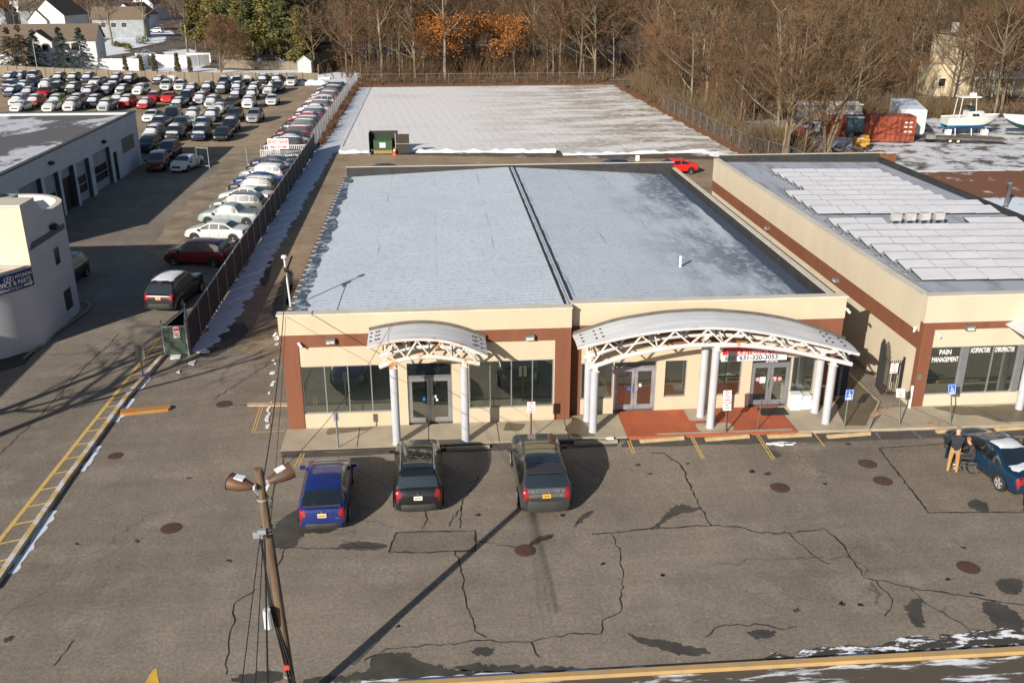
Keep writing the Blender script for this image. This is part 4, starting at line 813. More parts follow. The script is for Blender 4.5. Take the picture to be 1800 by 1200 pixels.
for yv in (82.95 + .2, 87.1, 76.0): MB().box(XG + .001, XG + .008, yv - .08, yv + .12, 1.9, 2.5).build('bay_plate', mat('bay_plate', (.4, .42, .45), .6, scale=12, col2=(.08, .08, .1)), GA)
MB().tube([(-44, 96, 5.2), (-44, 96, 7.2)], .04, 6).build('roof_pipe', M_GALV, GA)
# ================================================================ signs on posts
def post_sign(name, label, base, h, w_, hh, panel, post, rot=0, draw=None, group=None, lean=(0, 0), r=.035):
    b = Vector(base); t = thing(name, label, 'sign', b, group)
    ux = Vector((math.cos(rot), math.sin(rot), 0)); top = b + Vector((lean[0], lean[1], h)); uy = (top - b).normalized(); nn = ux.cross(uy)
    MB().bar(b, top, r, 0, r * .6).build('post', post, t)
    c = top - uy * (hh / 2) + nn * (r * .6 + .012)
    MB().obox(c, ux * w_ / 2, uy * hh / 2, nn * .01).build('sign_panel', panel, t)
    if draw: draw(t, c + nn * .013, ux, uy, nn)
    return t
M_POSTG = mat('post_green', (.16, .19, .15), .7, .2); M_POSTR = mat('post_rust', (.13, .085, .06), .8)
def ring(t, c, ux, uy, r, m, slash=True):
    mb = MB(); n = 20; nn = ux.cross(uy)
    vs = [c + ux * math.cos(2 * math.pi * k / n) * q + uy * math.sin(2 * math.pi * k / n) * q + nn * .004 for q in (r, r * .8) for k in range(n)]
    mb.add(vs, [(k, (k + 1) % n, n + (k + 1) % n, n + k) for k in range(n)])
    if slash: mb.obox(c + nn * .004, (ux - uy) * r * .6, (ux + uy) * r * .07, nn * .002)
    return mb.build('prohibition_ring', m, t)
def d_nopark(t, c, ux, uy, nn, s=1):
    text('NO', .09 * s, M_REDP, t, c + uy * .21 * s, ux, uy, bold=True, depth=.002); text('PARKING', .07 * s, M_REDP, t, c + uy * .13 * s, ux, uy, bold=True, depth=.002)
    ring(t, c - uy * .02 * s, ux, uy, .095 * s, M_REDP); MB().obox(c - uy * .19 * s, ux * .15 * s, uy * .018 * s, nn * .002).build('red_line', M_REDP, t)
def d_wheel(t, c, ux, uy, nn):
    mb = MB(); e = nn * .003
    mb.lathe([(.001, 0)], (0, 0, 0), 3); mb = MB()
    n = 16; ctr = c + uy * .0 + ux * .005
    vs = [ctr - uy * .02 + ux * math.cos(R(150 + 250 * k / n)) * q + uy * math.sin(R(150 + 250 * k / n)) * q + e for q in (.075, .052) for k in range(n + 1)]
    mb.add(vs, [(k, k + 1, n + 2 + k, n + 1 + k) for k in range(n)])
    mb.obox(ctr + uy * .12 - ux * .02, ux * .022, uy * .022, e); mb.obox(ctr + uy * .04 - ux * .015, ux * .013, uy * .06, e); mb.obox(ctr + uy * .05 + ux * .02, ux * .04, uy * .011, e); mb.obox(ctr - uy * .02 + ux * .025, ux * .045, uy * .012, e); mb.obox(ctr - uy * .06 + ux * .075, ux * .012, uy * .05, e)
    mb.build('wheelchair_symbol', M_WHITEP, t)
    mb = MB(); 
    for a, b in ((-.215, 1), (.215, 1)): mb.obox(c + uy * a, ux * .15, uy * .008, e)
    for a in (-.15, .15): mb.obox(c + ux * a, ux * .008, uy * .215, e)
    mb.build('sign_border', M_WHITEP, t)
    MB().obox(c - uy * .165, ux * .11, uy * .03, e).build('caption_plate', M_WHITEP, t)
post_sign('parking_sign', 'white no-parking sign with red ring near the charcoal suv bonnet', (3.76, 36.2, .1), 1.75, .34, .5, M_WHITEP, M_POSTR, draw=d_nopark)
def d_two(t, c, ux, uy, nn):
    d_nopark(t, c + uy * .22, ux, uy, nn)
    for k, s in enumerate(('ANYTIME', 'FIRE', 'ZONE')): text(s, .085, M_NAVY, t, c - uy * (.1 + .12 * k), ux, uy, bold=True, depth=.002)
post_sign('parking_sign', 'tall two-part white no-parking sign on the red pavement', (12.26, 36.1, .12), 2.0, .36, .95, M_WHITEP, M_POSTR, draw=d_two, lean=(-.12, 0), r=.05)
post_sign('access_sign', 'blue wheelchair parking sign at the pavement corner by the alley', (17.55, 36.12, .1), 1.85, .36, .5, M_BLUES, M_POSTG, draw=d_wheel)
post_sign('access_sign', 'blue wheelchair parking sign in front of the pain management window', (22.39, 36.1, .1), 1.95, .36, .5, M_BLUES, M_POSTG, draw=d_wheel, lean=(-.3, 0))
def d_any(t, c, ux, uy, nn):
    for k, (s, m) in enumerate((('DON\'T', M_REDP), ('ANY', M_REDP), ('TIME', M_REDP))): text(s if k else 'PARKING', .085 if k else .06, m, t, c + uy * (.12 - .12 * k), ux, uy, bold=True, depth=.002)
post_sign('parking_sign', 'small white any-time sign on a leaning green post by the brown pillar', (20.08, 36.15, .1), 1.8, .38, .42, M_WHITEP, M_POSTG, draw=d_any, lean=(-.26, 0))
post_sign('bare_sign', 'grey back of a sign on a thin post in front of the blue hatchback', (-4.37, 35.97, .0), 1.75, .2, .38, mat('blue_grey_sign', (.15, .2, .27), .5), M_GALV, rot=math.pi)
post_sign('bare_sign', 'dark back of a sign on the yellow hatched kerb by the gate', (-14.6, 44.3, .1), 1.7, .42, .75, M_GREYM, M_GREYM, rot=math.pi)
MB_ = MB().bar((13.68, 36.22, .1), (13.75, 36.25, 1.6), .02).build('thin_post', M_POSTR); tag(MB_, 'thin bare metal post standing on the red pavement edge', 'post')
# narrow gate between the buildings
GT = thing('alley_gate', 'black iron picket gate with arched leaf between the two buildings', 'gate', (20.6, 39.2, .1))
mb = MB()
for k in range(7): x = 20.75 + k * .1; mb.bar((x, 39.1, .2), (x, 39.1, 1.95), .015)
mb.box(20.7, 21.44, 39.085, 39.115, .3, .34).box(20.7, 21.44, 39.085, 39.115, 1.75, 1.79).box(21.38, 21.45, 39.06, 39.14, .12, 2.1); mb.build('picket_panel', M_BLACK, GT)
mb = MB()
for k in range(9): y = 39.2 + k * .12; mb.bar((20.6 + k * .02, y, .2), (20.6 + k * .02, y, 2.0 + .75 * math.sin(math.pi * k / 10)), .02)
mb.bar((20.6, 39.2, .4), (20.8, 40.25, .4), .02); mb.bar((20.6, 39.2, 1.9), (20.8, 40.25, 1.9), .02); mb.build('arched_leaf', M_BLACK, GT)
post_sign('parking_sign', 'white no-parking plate fixed to the black alley gate', (20.95, 39.05, .9), .95, .36, .5, M_WHITEP, M_BLACK, draw=d_nopark)
tag(MB().box(21.3, 21.4, 37.85, 37.93, .12, 1.2).tube([(21.35, 37.89, .14), (21.32, 37.8, .12)], .05, 6).build('downpipe', M_WHITE), 'white downpipe at the foot of the brown corner pillar', 'downpipe')
PS = thing('dark_sign_board', 'dark notice board on the brown pillar behind the last canopy column', 'notice board', (17.9, 38.4, 1.5))
MB().box(18.2, 18.9, 39.2, 39.26, .2, 2.6).build('board', mat('board_navy', (.012, .015, .03), .5), PS)
for k, wd in enumerate((.4, .46, .3)): MB().box(18.35, 18.35 + wd, 39.19, 39.2, 2.2 - .11 * k, 2.26 - .11 * k).build('caption_line', mat('caption_grey', (.4, .42, .5), .6), PS)
tag(MB().box(14.35, 15.6, 37.55, 38.3, .131, .145).build('door_mat', M_BLACK), 'black door mat on the red pavement before the clinic doors', 'door mat')
for k, (x, yv, z, s) in enumerate(((16.05, 38.2, .12, .24), (16.5, 38.25, .12, .2), (16.86, 38.28, .12, .18), (16.05, 38.2, .62, .24), (16.55, 38.25, .52, .2))):
    lab = ['large white carton on the pavement nearest the clinic doors', 'white carton on the pavement in the middle of its row', 'narrow white carton on the pavement beside the rear column', 'white carton stacked on the large one by the doors', 'small white carton topping the middle one'][k]
    h = .48 if z < .2 and k == 0 else (.38 if z < .2 else .22)
    bx = thing('carton', lab, 'box', (x, yv, z), 'white cartons by the clinic doors'); MB().box(x - s, x + s, yv - .2, yv + .2, z + .002, z + h).build('box_body', M_WHITEP, bx); MB().box(x - s - .012, x + s + .012, yv - .212, yv + .212, z + h, z + h + .05).build('lid', M_WHITE, bx)
# ================================================================ fences on the left
M_SLAT = mat('dark_privacy_slat', (.05, .05, .052), .7, scale=2, var=.3, stretch=(1, 9, .3)); M_GSLAT = mat('green_slat', (.02, .07, .04), .6, scale=6, var=.4, stretch=(12, 1, 1))
FX = lambda yv: -13.12 - (yv - 47.5) * .0034
FE = thing('slatted_fence', 'long dark privacy-slat chain fence dividing the dealer lot from the alley', 'fence', (-13.2, 47.5, 0))
mb = MB(); yv = 47.5
while yv < 106.5:
    L = 2.5; MB().box(FX(yv) - .02, FX(yv) + .02, yv, yv + L, .08, 1.86 + .02 * math.sin(yv)).build('slat_panel', M_SLAT, FE); yv += L + .06
mb = MB(); mb.bar((FX(47.5), 47.5, 1.9), (FX(107), 107, 1.9), .03)
mb.build('top_rail', M_GALV, FE)
for k in range(24): yv = 47.47 + k * 2.56; MB().tube([(FX(yv) + .07, yv, 0), (FX(yv) + .07, yv, 1.98)], .035, 6).build('post', M_GALV, FE)
def chain(name, label, pts, h, sp, m=M_GALV, diag=True, pm=None, gap=.16):
    f = thing(name, label, 'fence', (*pts[0], 0))
    w_ = MB(); rail = MB()
    for a, b in zip(pts, pts[1:]):
        a, b = Vector((*a, 0)), Vector((*b, 0)); L = (b - a).length; d = (b - a) / L; u = Vector((0, 0, 1))
        k = max(1, round(L / sp))
        for i in range(k + 1):
            p = a + d * L * i / k; MB().tube([p, p + u * (h + .08)], .035, 6).build('post', pm or M_GALV, f)
        rail.bar(a + u * h, b + u * h, .025)
        if diag:
            n = int(L / gap)
            for i in range(n):
                p = a + d * L * i / n
                for s in (1, -1):
                    q = p + d * s * h * .6; t0 = (q - a).dot(d)
                    if t0 < 0 or t0 > L: continue
                    w_.bar(p + u * .05, q + u * h, .004)
    rail.build('top_rail', m, f)
    if diag: w_.build('wire_mesh', m, f)
    return f
chain('chain_link_fence', 'tall chain-link fence with pale posts along the snowy field', [(-13.42, 107), (-13.55, 176)], 2.2, 3.0, gap=.3)
chain('chain_link_fence', 'chain-link fence along the leaf strip beside the boat yard', [(33.6, 140), (34.6, 103), (36.6, 96), (37.6, 78)], 1.9, 3.0, m=M_GREYM, pm=M_GREYM, gap=.3)
chain('chain_link_fence', 'distant chain-link fence along the back of the snowy field', [(-13, 176.5), (31, 176.5)], 1.7, 4, m=M_GREYM, pm=M_GREYM, diag=False)
# gate box at the near end
GB = thing('fence_gate', 'green-slatted chain-link gate panel with a red sign at the fence end', 'gate', (-13.7, 47.3, 0))
MB().box(-14.25, -13.15, 47.28, 47.3, .1, 1.6).build('slat_panel', M_GSLAT, GB)
mb = MB()
for k in range(14):
    x = -14.25 + k * .08
    mb.bar((x, 47.25, .1), (min(-13.15, x + .9), 47.25, .1 + min(1.5, (min(-13.15, x + .9) - x) * 1.66)), .006)
for k in range(1, 16): mb.bar((-14.25, 47.25, .1 + k * .1), (min(-13.15, -14.25 + (1.5 - k * .1) * .6), 47.25, min(1.6, .1 + k * .1 + (1.5 - k * .1))), .006)
mb.build('wire_mesh', M_GALV, GB)
mb = MB(); mb.tube([(-14.3, 47.3, 0), (-14.3, 47.3, 2.05)], .045, 8); mb.tube([(-13.1, 47.3, 0), (-13.1, 47.3, 1.9)], .05, 8); mb.bar((-14.3, 47.3, 1.64), (-13.1, 47.3, 1.64), .03); mb.bar((-13.1, 47.3, 1.9), (-13.6, 49.5, 1.98), .03); mb.bar((-14.3, 47.3, 1.64), (-13.6, 49.5, 1.9), .03); mb.tube([(-13.6, 49.5, 0), (-13.6, 49.5, 2.15)], .05, 8)
mb.build('gate_frame', M_GALV, GB)
MB().add([(-14.22, 47.4, .1), (-13.62, 49.4, .1), (-13.62, 49.4, 1.8), (-14.22, 47.4, 1.55)], [(0, 1, 2, 3)]).build('dark_screen', M_BLACK, GB)
MB().box(-13.72, -13.4, 47.2, 47.215, 1.05, 1.62).build('sign_panel', M_WHITEP, GB); MB().box(-13.70, -13.42, 47.19, 47.2, 1.42, 1.58).build('sign_heading', M_REDP, GB)
for k in range(3): MB().box(-13.68, -13.44, 47.192, 47.2, 1.12 + .09 * k, 1.16 + .09 * k).build('sign_line', mat('pale_red', (.7, .25, .25), .6), GB)
# wooden fence at the back of the dealer lot
M_WOODF = mat('weathered_board', (.19, .158, .118), .85, scale=.8, var=.25, stretch=(14, 14, .4))
WF = thing('wooden_fence', 'weathered wooden board fence along the back of the dealer car lot', 'fence', (-50, 183, 0))
pts = [(-130, 215), (-84, 199), (-64.5, 189), (-47.4, 182.7), (-31.6, 179.5), (-20.4, 178.6)]
mb = MB(); pm = MB()
for a, b in zip(pts, pts[1:]):
    a, b = Vector((*a, 0)), Vector((*b, 0)); L = (b - a).length; d = (b - a) / L; n = Vector((-d.y, d.x, 0)); k = int(L / 2.4); u = Vector((0, 0, 1))
    for i in range(k):
        p, q = a + d * (L * i / k), a + d * (L * (i + 1) / k - .05); MB().obox((p + q) / 2 + u * .92, (q - p) / 2, n * .02, u * (.9 + .02 * (i % 3))).build('board_panel', M_WOODF, WF)
        MB().obox(p - n * .06 + u * .95, d * .05, n * .05, u * .95).build('post', mat('post_wood', (.16, .12, .09), .9), WF)
# BODY SHOP sign
BS = thing('body_shop_sign', 'white body shop sign board with red lettering and arrows on two posts', 'shop sign', (-16.1, 101, 0))
zz = 2.6
MB().box(-17.2, -15.05, 100.95, 101.0, 1.55, 2.62).build('sign_board', M_WHITEP, BS)
MB().box(-16.95, -16.88, 101.01, 101.08, 0, 2.5).build('post', M_GALV, BS); MB().box(-15.3, -15.23, 101.01, 101.08, 0, 2.5).build('post', M_GALV, BS)
text('BODY SHOP', .55, M_REDP, BS, (-16.12, 100.94, 2.27), (1, 0, 0), (0, 0, 1), sx=.66)
text('IN REAR', .17, M_REDP, BS, (-16.12, 100.94, 1.75), (1, 0, 0), (0, 0, 1), sx=1.0, bold=True)
MB().add([(-16.95, 100.935, 1.75), (-16.82, 100.935, 1.86), (-16.82, 100.935, 1.82), (-16.5, 100.935, 1.82), (-16.5, 100.935, 1.68), (-16.82, 100.935, 1.68), (-16.82, 100.935, 1.64)], [(6, 5, 4, 3, 2, 1, 0)]).build('arrow', M_REDP, BS)
MB().box(-15.73, -15.3, 100.93, 100.945, 1.68, 1.82).build('red_bar', M_REDP, BS)
TR = thing('flatbed_trailer', 'white-railed flatbed trailer parked behind the body shop sign', 'trailer', (-15.8, 104, 0))
MB().box(-18.3, -13.7, 102.4, 105.2, .55, .65).build('bed', mat('trailer_bed', (.48, .48, .48), .6), TR)
for yv in (102.4, 105.2):
    mb = MB(); mb.box(-18.3, -13.7, yv - .03, yv + .03, 1.18, 1.26)
    for k in range(24): x = -18.3 + k * .2; mb.box(x, x + .06, yv - .02, yv + .02, .65, 1.18)
    mb.build('rail', M_WHITE, TR)
for x in (-17.2, -14.8): MB().cyl((x, 102.2, .32), (x, 102.4, .32), .32, 16).build('wheel', M_BLACK, TR)
GP = chain('chain_link_fence', 'short chain-link gate section left of the body shop sign', [(-19.2, 99.7), (-17.9, 100.9)], 2.0, 2, gap=.2)
tag(MB().box(-22.9, -22.85, 98.8, 98.85, 0, 2.2).bar((-24.1, 99.2, 2.1), (-22.85, 98.8, 2.1), .03).bar((-24.1, 99.2, .2), (-24.1, 99.2, 2.1), .03).bar((-24.1, 99.2, .3), (-22.85, 98.8, .3), .03).build('gate_leaf_frame', M_GALV), 'open chain gate leaf standing by the white sedan near the garage', 'gate')
# ================================================================ utility pole, lamps, service mast, wires
UP = thing('utility_pole', 'tall brown wooden utility pole leaning in front of the storefront lot', 'utility pole', (-4.25, 20.9, 0))
M_POLE = mat('weathered_pole', (.165, .115, .072), .85, scale=3, col2=(.07, .047, .032), stretch=(5, 5, .25), bmp=.5)
ptop = Vector((-4.5, 20.9, 7.42)); pb = Vector((-4.25, 20.9, 0)); pd = (ptop - pb).normalized()
MB().tube([pb, pb.lerp(ptop, .5), ptop], [.15, .13, .11], 14).build('shaft', M_POLE, UP, 50)
at_ = lambda z: pb + pd * (z / pd.z)
mb = MB()
for z in (1.2, 5.65, 5.75, 6.6): p = at_(z); mb.lathe([(.152, z - .03), (.152, z + .03)], (p.x, p.y, 0), 14)
mb.build('pole_band', M_GALV, UP)
p = at_(5.7); MB().obox(p + Vector((-.1, -.17, 0)), (.1, 0, 0), (0, .06, 0), (0, 0, .12)).obox(p + Vector((-.26, -.12, -.05)), (.07, 0, 0), (0, .07, 0), (0, 0, .09)).build('cable_clamp', M_GALV, UP)
MB().cyl(at_(3.2) + Vector((-.25, -.35, -.2)), at_(3.2) + Vector((-.25, -.35, .35)), .1, 10).build('splice_case', mat('splice_white', (.6, .6, .62), .5), UP)
MB().box(-4.36, -4.22, 20.70, 20.73, 1.5, 1.64).build('reflector', mat('reflector_red', (.5, .05, .04), .5), UP)
mb = MB()
for k in range(3):
    z0 = 5.6; mb.tube([at_(z0) + Vector((-.16 - .02 * k, -.08, 0)), at_(3.6) + Vector((-.2 + .03 * k, -.12, 0)), at_(1.0) + Vector((.02 + .08 * k, -.17, 0))], .022, 5)
mb.build('cable_riser', M_BLACK, UP)
M_FLB = mat('floodlight_bronze', (.13, .058, .028), .6, scale=3, col2=(.07, .04, .03))
def flood(c, d, label):
    c, d = Vector(c), Vector(d).normalized(); t = thing('floodlight', label, 'floodlight', c, 'floodlights on the utility pole')
    up_ = Vector((0, 0, 1)); u = (up_ - d * up_.dot(d)).normalized(); s = d.cross(u)
    prof = [(-.26, .05), (-.22, .10), (-.08, .15), (.06, .21), (.26, .245), (.37, .235), (.385, .21)]
    mb = MB(); n = 18; vs = []
    for a, r_ in prof: vs += [c + d * a + (u * math.sin(2 * math.pi * k / n) * .8 + s * math.cos(2 * math.pi * k / n)) * r_ for k in range(n)]
    mb.add(vs, [(i * n + k, i * n + (k + 1) % n, (i + 1) * n + (k + 1) % n, (i + 1) * n + k) for i in range(len(prof) - 1) for k in range(n)] + [tuple(range(n))[::-1]])
    mb.build('housing', M_FLB, t, 45)
    MB().add([c + d * .37 + (u * math.sin(2 * math.pi * k / n) * .8 + s * math.cos(2 * math.pi * k / n)) * .26 for k in range(n)], [tuple(range(n))]).build('lens', M_GLASSD, t)
    MB().bar(c - d * .2, at_(c.z - .45), .035).obox(c - d * .24, d * .06, s * .05, u * .05).build('arm', mat('arm_white', (.5, .5, .54), .5), t)
    MB().obox(c + d * .12 + u * .17, d * .12, s * .10, u * .02).build('snow_cap', M_SNOW, t)
flood((-4.85, 20.75, 7.08), (-.85, .25, .12), 'brown floodlight on the pole turned away from the storefront')
flood((-4.08, 21.0, 7.12), (.8, .45, .22), 'dark floodlight on the pole turned towards the storefront cars')
MS = thing('service_mast', 'white electrical service mast on the front corner of the snowy roof', 'mast', (-6.62, 41.0, 4.6))
mt_ = Vector((-6.72, 41.0, 6.95))
MB().tube([(-6.62, 41.0, 4.55), mt_], .045, 10).build('pipe', mat('mast_white', (.55, .55, .55), .5), MS); MB().lathe([(.001, 7.12), (.12, 7.08), (.14, 6.98), (.06, 6.92)], (mt_.x, mt_.y, 0), 12).build('weather_head', M_WHITE, MS)
MB().obox((-6.65, 40.93, 6.45), (.1, 0, 0), (0, .12, 0), (0, 0, .1)).bar((-6.6, 40.9, 6.4), (-6.45, 40.7, 6.25), .04).bar((-6.62, 41.02, 6.5), (-6.45, 41.5, 6.9), .03).build('wire_clamp', M_BLACK, MS)
def wire(label, a, b, sag, r=.02, ext=1.0):
    a, b = Vector(a), Vector(b); P = []
    for i in range(13):
        f = i / 12; q = a.lerp(b, f); q.z -= sag * 4 * f * (1 - f); P.append(q)
    tag(MB().tube(P, r, 5).build('overhead_wire', M_BLACK), label, 'wire', 'overhead wires around the utility pole')
wire('thick service wire from the pole clamp to the mast on the roof corner', at_(6.7) + Vector((-.05, .12, 0)), mt_ + Vector((.05, -.05, -.45)), .7, .018)
wire('thin wire beside the thick one from the pole to the roof corner', at_(5.7) + Vector((.05, .14, 0)), (-6.4, 38.2, 5.35), .3, .010)
wire('outermost thin wire dropping from the pole clamp towards the street', at_(5.7) + Vector((-.15, -.1, 0)), AY(418, 1260, 15), .0, .012)
wire('middle thin wire dropping from the pole clamp towards the street', at_(5.7) + Vector((-.08, -.1, 0)), AY(446, 1260, 15), .0, .012)
wire('thick twin wire dropping from the pole clamp towards the street', at_(5.7) + Vector((-.05, -.12, 0)), AY(472, 1260, 15), .0, .022)
wire('wire crossing from the pole to the small canopy and the facade', at_(6.9) + Vector((.1, .1, 0)), (-2.0, 37.9, 4.9), .5, .010)
# ================================================================ cars
M_CARGLASS = glassy('car_glass', (.012, .016, .018), .16, (.9, 1, .95)); M_TYRE = mat('tyre', (.022, .022, .023), .85, obj=True)
M_RIM = mat('alloy_rim', (.42, .42, .44), .4, .3, .05, obj=True); M_TRIM = mat('dark_trim', (.02, .02, .022), .6, obj=True, spec=.3)
M_TAIL = mat('tail_lamp', (.26, .008, .014), .2, obj=True, coat=.5); M_HEAD = mat('head_lamp', (.45, .47, .5), .15, .3, obj=True, coat=.5)
M_CSNOW = mat('car_snow', (.58, .60, .65), .75, scale=2, var=.08, obj=True, bmp=.2); M_CHROME = mat('chrome', (.6, .6, .62), .15, 1, .03, obj=True)
M_PLATE = mat('plate_white', (.7, .68, .6), .5, obj=True); M_PLATEY = mat('plate_gold', (.75, .40, .03), .5, obj=True); M_PLATEO = mat('plate_cream', (.72, .50, .28), .5, obj=True)
M_PLTXT = mat('plate_marks', (.05, .05, .08), .6)
PAINTS = dict(black=(.008, .009, .011), charcoal=(.03, .031, .033), grey=(.16, .165, .17), silver=(.34, .35, .37), white=(.60, .60, .60), red=(.42, .012, .015), maroon=(.11, .008, .018), blue=(.012, .028, .17), navy=(.008, .014, .06),
              green=(.035, .05, .045), lime=(.22, .48, .03), teal=(.006, .034, .075), purple=(.045, .018, .06), olive=(.035, .038, .028), bluegrey=(.10, .16, .22), sage=(.30, .36, .36), brightred=(.75, .02, .01), darkred=(.16, .01, .014))
PM = {k: paint(k, v, .3, .25 if k in ('silver', 'grey', 'bluegrey', 'blue', 'teal', 'maroon') else 0, .8) for k, v in PAINTS.items()}
KINDS_ = {
 'sedan': dict(L=4.75, W=1.83, H=1.46, top=[(0, .5), (.004, .72), (.02, .93), (.06, 1.0), (.165, 1.05), (.19, 1.08), (.31, 1.39), (.40, 1.45), (.50, 1.46), (.60, 1.41), (.755, 1.05), (.85, .97), (.94, .86), (.985, .70), (1, .5)],
   belt=[(0, .5), (.03, .86), (.15, .95), (.5, .93), (.75, .91), (.9, .79), (1, .45)], ws=(.605, .75), rw=(.195, .305), side=[(.225, .40), (.415, .555), (.565, .70)]),
 'suv': dict(L=4.62, W=1.86, H=1.70, top=[(0, .55), (.004, .86), (.022, 1.06), (.045, 1.12), (.105, 1.56), (.15, 1.65), (.33, 1.70), (.52, 1.69), (.61, 1.63), (.745, 1.15), (.83, 1.09), (.93, 1.0), (.985, .80), (1, .55)],
   belt=[(0, .5), (.02, .95), (.08, 1.08), (.5, 1.03), (.74, 1.0), (.9, .88), (1, .5)], ws=(.615, .74), rw=(.048, .10), side=[(.10, .235), (.25, .43), (.445, .60), (.61, .69)]),
 'hatch': dict(L=4.5, W=1.77, H=1.49, top=[(0, .5), (.004, .78), (.02, .98), (.05, 1.04), (.20, 1.36), (.26, 1.41), (.38, 1.48), (.5, 1.49), (.60, 1.43), (.775, 1.03), (.87, .93), (.96, .78), (.99, .65), (1, .5)],
   belt=[(0, .5), (.02, .88), (.12, 1.0), (.5, .93), (.77, .9), (.9, .78), (1, .45)], ws=(.61, .77), rw=(.055, .195), side=[(.15, .30), (.31, .46), (.475, .615), (.63, .71)]),
 'van': dict(L=5.1, W=1.95, H=1.74, top=[(0, .55), (.004, .9), (.018, 1.05), (.04, 1.15), (.075, 1.6), (.11, 1.69), (.33, 1.74), (.55, 1.73), (.66, 1.66), (.82, 1.13), (.9, 1.02), (.97, .85), (.99, .7), (1, .5)],
   belt=[(0, .5), (.02, .9), (.08, 1.02), (.6, .98), (.82, .95), (.93, .8), (1, .5)], ws=(.665, .815), rw=(.042, .074), side=[(.08, .26), (.275, .46), (.475, .64), (.66, .75)]),
 'range': dict(L=4.98, W=1.99, H=1.84, top=[(0, .6), (.004, .86), (.012, 1.06), (.03, 1.16), (.115, 1.67), (.155, 1.77), (.3, 1.83), (.5, 1.83), (.585, 1.77), (.70, 1.25), (.8, 1.2), (.93, 1.12), (.985, .95), (1, .6)],
   belt=[(0, .6), (.015, 1.0), (.08, 1.14), (.5, 1.12), (.7, 1.1), (.92, 1.0), (1, .6)], ws=(.59, .695), rw=(.034, .112), side=[(.09, .23), (.245, .41), (.425, .58), (.59, .655)]),
 'pickup': dict(L=4.95, W=1.9, H=1.68, top=[(0, .55), (.004, .95), (.015, 1.06), (.28, 1.10), (.30, 1.13), (.375, 1.56), (.42, 1.64), (.53, 1.68), (.61, 1.61), (.745, 1.14), (.83, 1.08), (.93, .98), (.985, .8), (1, .55)],
   belt=[(0, .5), (.015, .98), (.28, 1.02), (.5, 1.01), (.74, .99), (.9, .87), (1, .5)], ws=(.615, .74), rw=(.305, .37), side=[(.355, .46), (.475, .60), (.61, .69)]),
}
WK = [(0, .84), (.02, .90), (.06, .96), (.16, 1), (.7, 1), (.88, .96), (.96, .86), (1, .68)]
def pl(k, t):
    if t <= k[0][0]: return k[0][1]
    for (a, x), (b, yv) in zip(k, k[1:]):
        if t <= b: return x + (yv - x) * (t - a) / (b - a)
    return k[-1][1]
class Shape:
    def __init__(s, kd): s.__dict__.update(KINDS_[kd]); s.kd = kd; s.zr = s.H
    def sec(s, t):
        zt = pl(s.top, t); zb = .20 + .12 * max(0, (.04 - t) / .04) + .06 * max(0, (t - .95) / .05); zl = min(pl(s.belt, t), zt - .03); w_ = pl(WK, t) * s.W / 2
        c = max(0, min(1, (zt - zl - .12) / (s.H - zl - .12))); wr = .70 * s.W / 2
        y4, y6 = .97 * w_, .93 * w_ * (1 - c) + min(wr, w_ * .9) * c
        z6 = zl + (zt - zl) * (.60 + .31 * c); y4b = y4 - (y4 - y6) * .10; z4b = zl + (z6 - zl) * .10; y5 = y4 + (y6 - y4) * .88; z5 = zl + (z6 - zl) * .88
        return [(0, zb), (.86 * w_, zb), (.97 * w_, zb + .13), (w_, zb + .55 * (zl - zb)), (y4, zl), (y4b, z4b), (y5, z5), (y6, z6), (y6 * .90, zt - .025 * c - .012), (y6 * .5, zt - .004), (0, zt)]
    def pt(s, t, r, side=1, off=0):
        q = s.sec(t); i = min(9, int(r)); f = r - i
        x = q[i][0] + (q[i + 1][0] - q[i][0]) * f; z = q[i][1] + (q[i + 1][1] - q[i][1]) * f
        p = Vector((x * side, t * s.L - s.L / 2, z))
        return p
    def nrm(s, t, r, side):
        e = .004; a = s.pt(min(1, t + e), r, side) - s.pt(max(0, t - e), r, side); b = s.pt(t, min(10, r + .05), side) - s.pt(t, max(0, r - .05), side)
        n = a.cross(b) * side; return n.normalized() if n.length > 1e-9 else Vector((0, 0, 1))
    def patch(s, mb, t0, t1, r0, r1, side, off, nt_=4, nr=3, m=0, thick=None):
        vs = []; 
        for i in range(nt_ + 1):
            for j in range(nr + 1):
                t = t0 + (t1 - t0) * i / nt_; r = r0 + (r1 - r0) * j / nr; edge = i in (0, nt_) or j in (0, nr)
                vs.append(s.pt(t, r, side) + s.nrm(t, r, side) * ((off * .15 if edge else off) if thick else off))
        n = nr + 1; fs = [(i * n + j, (i + 1) * n + j, (i + 1) * n + j + 1, i * n + j + 1) for i in range(nt_) for j in range(nr)]
        if side < 0: fs = [f[::-1] for f in fs]
        return mb.add(vs, fs, m)
    def top_snow(s, mb, t0, t1, off, r0=8.0, seed=1):
        rr = random.Random(seed); n = max(4, int((t1 - t0) * s.L / .22)); rs = [(1, r0), (1, 8.6), (1, 9.3), (1, 10), (-1, 9.3), (-1, 8.6), (-1, r0)]; vs = []
        for i in range(n + 1):
            t = t0 + (t1 - t0) * i / n
            for j, (sd, r) in enumerate(rs):
                edge = i in (0, n) or j in (0, 6)
                tt = t + (rr.uniform(-.012, .012) if edge else 0); tt = max(.005, min(.995, tt))
                vs.append(s.pt(tt, r + (rr.uniform(-.25, .25) if j in (0, 6) else 0), sd) + Vector((0, 0, .004 if edge else off * rr.uniform(.6, 1.2))))
        fs = [(i * 7 + j, i * 7 + j + 1, (i + 1) * 7 + j + 1, (i + 1) * 7 + j) for i in range(n) for j in range(6)]
        return mb.add(vs, fs)
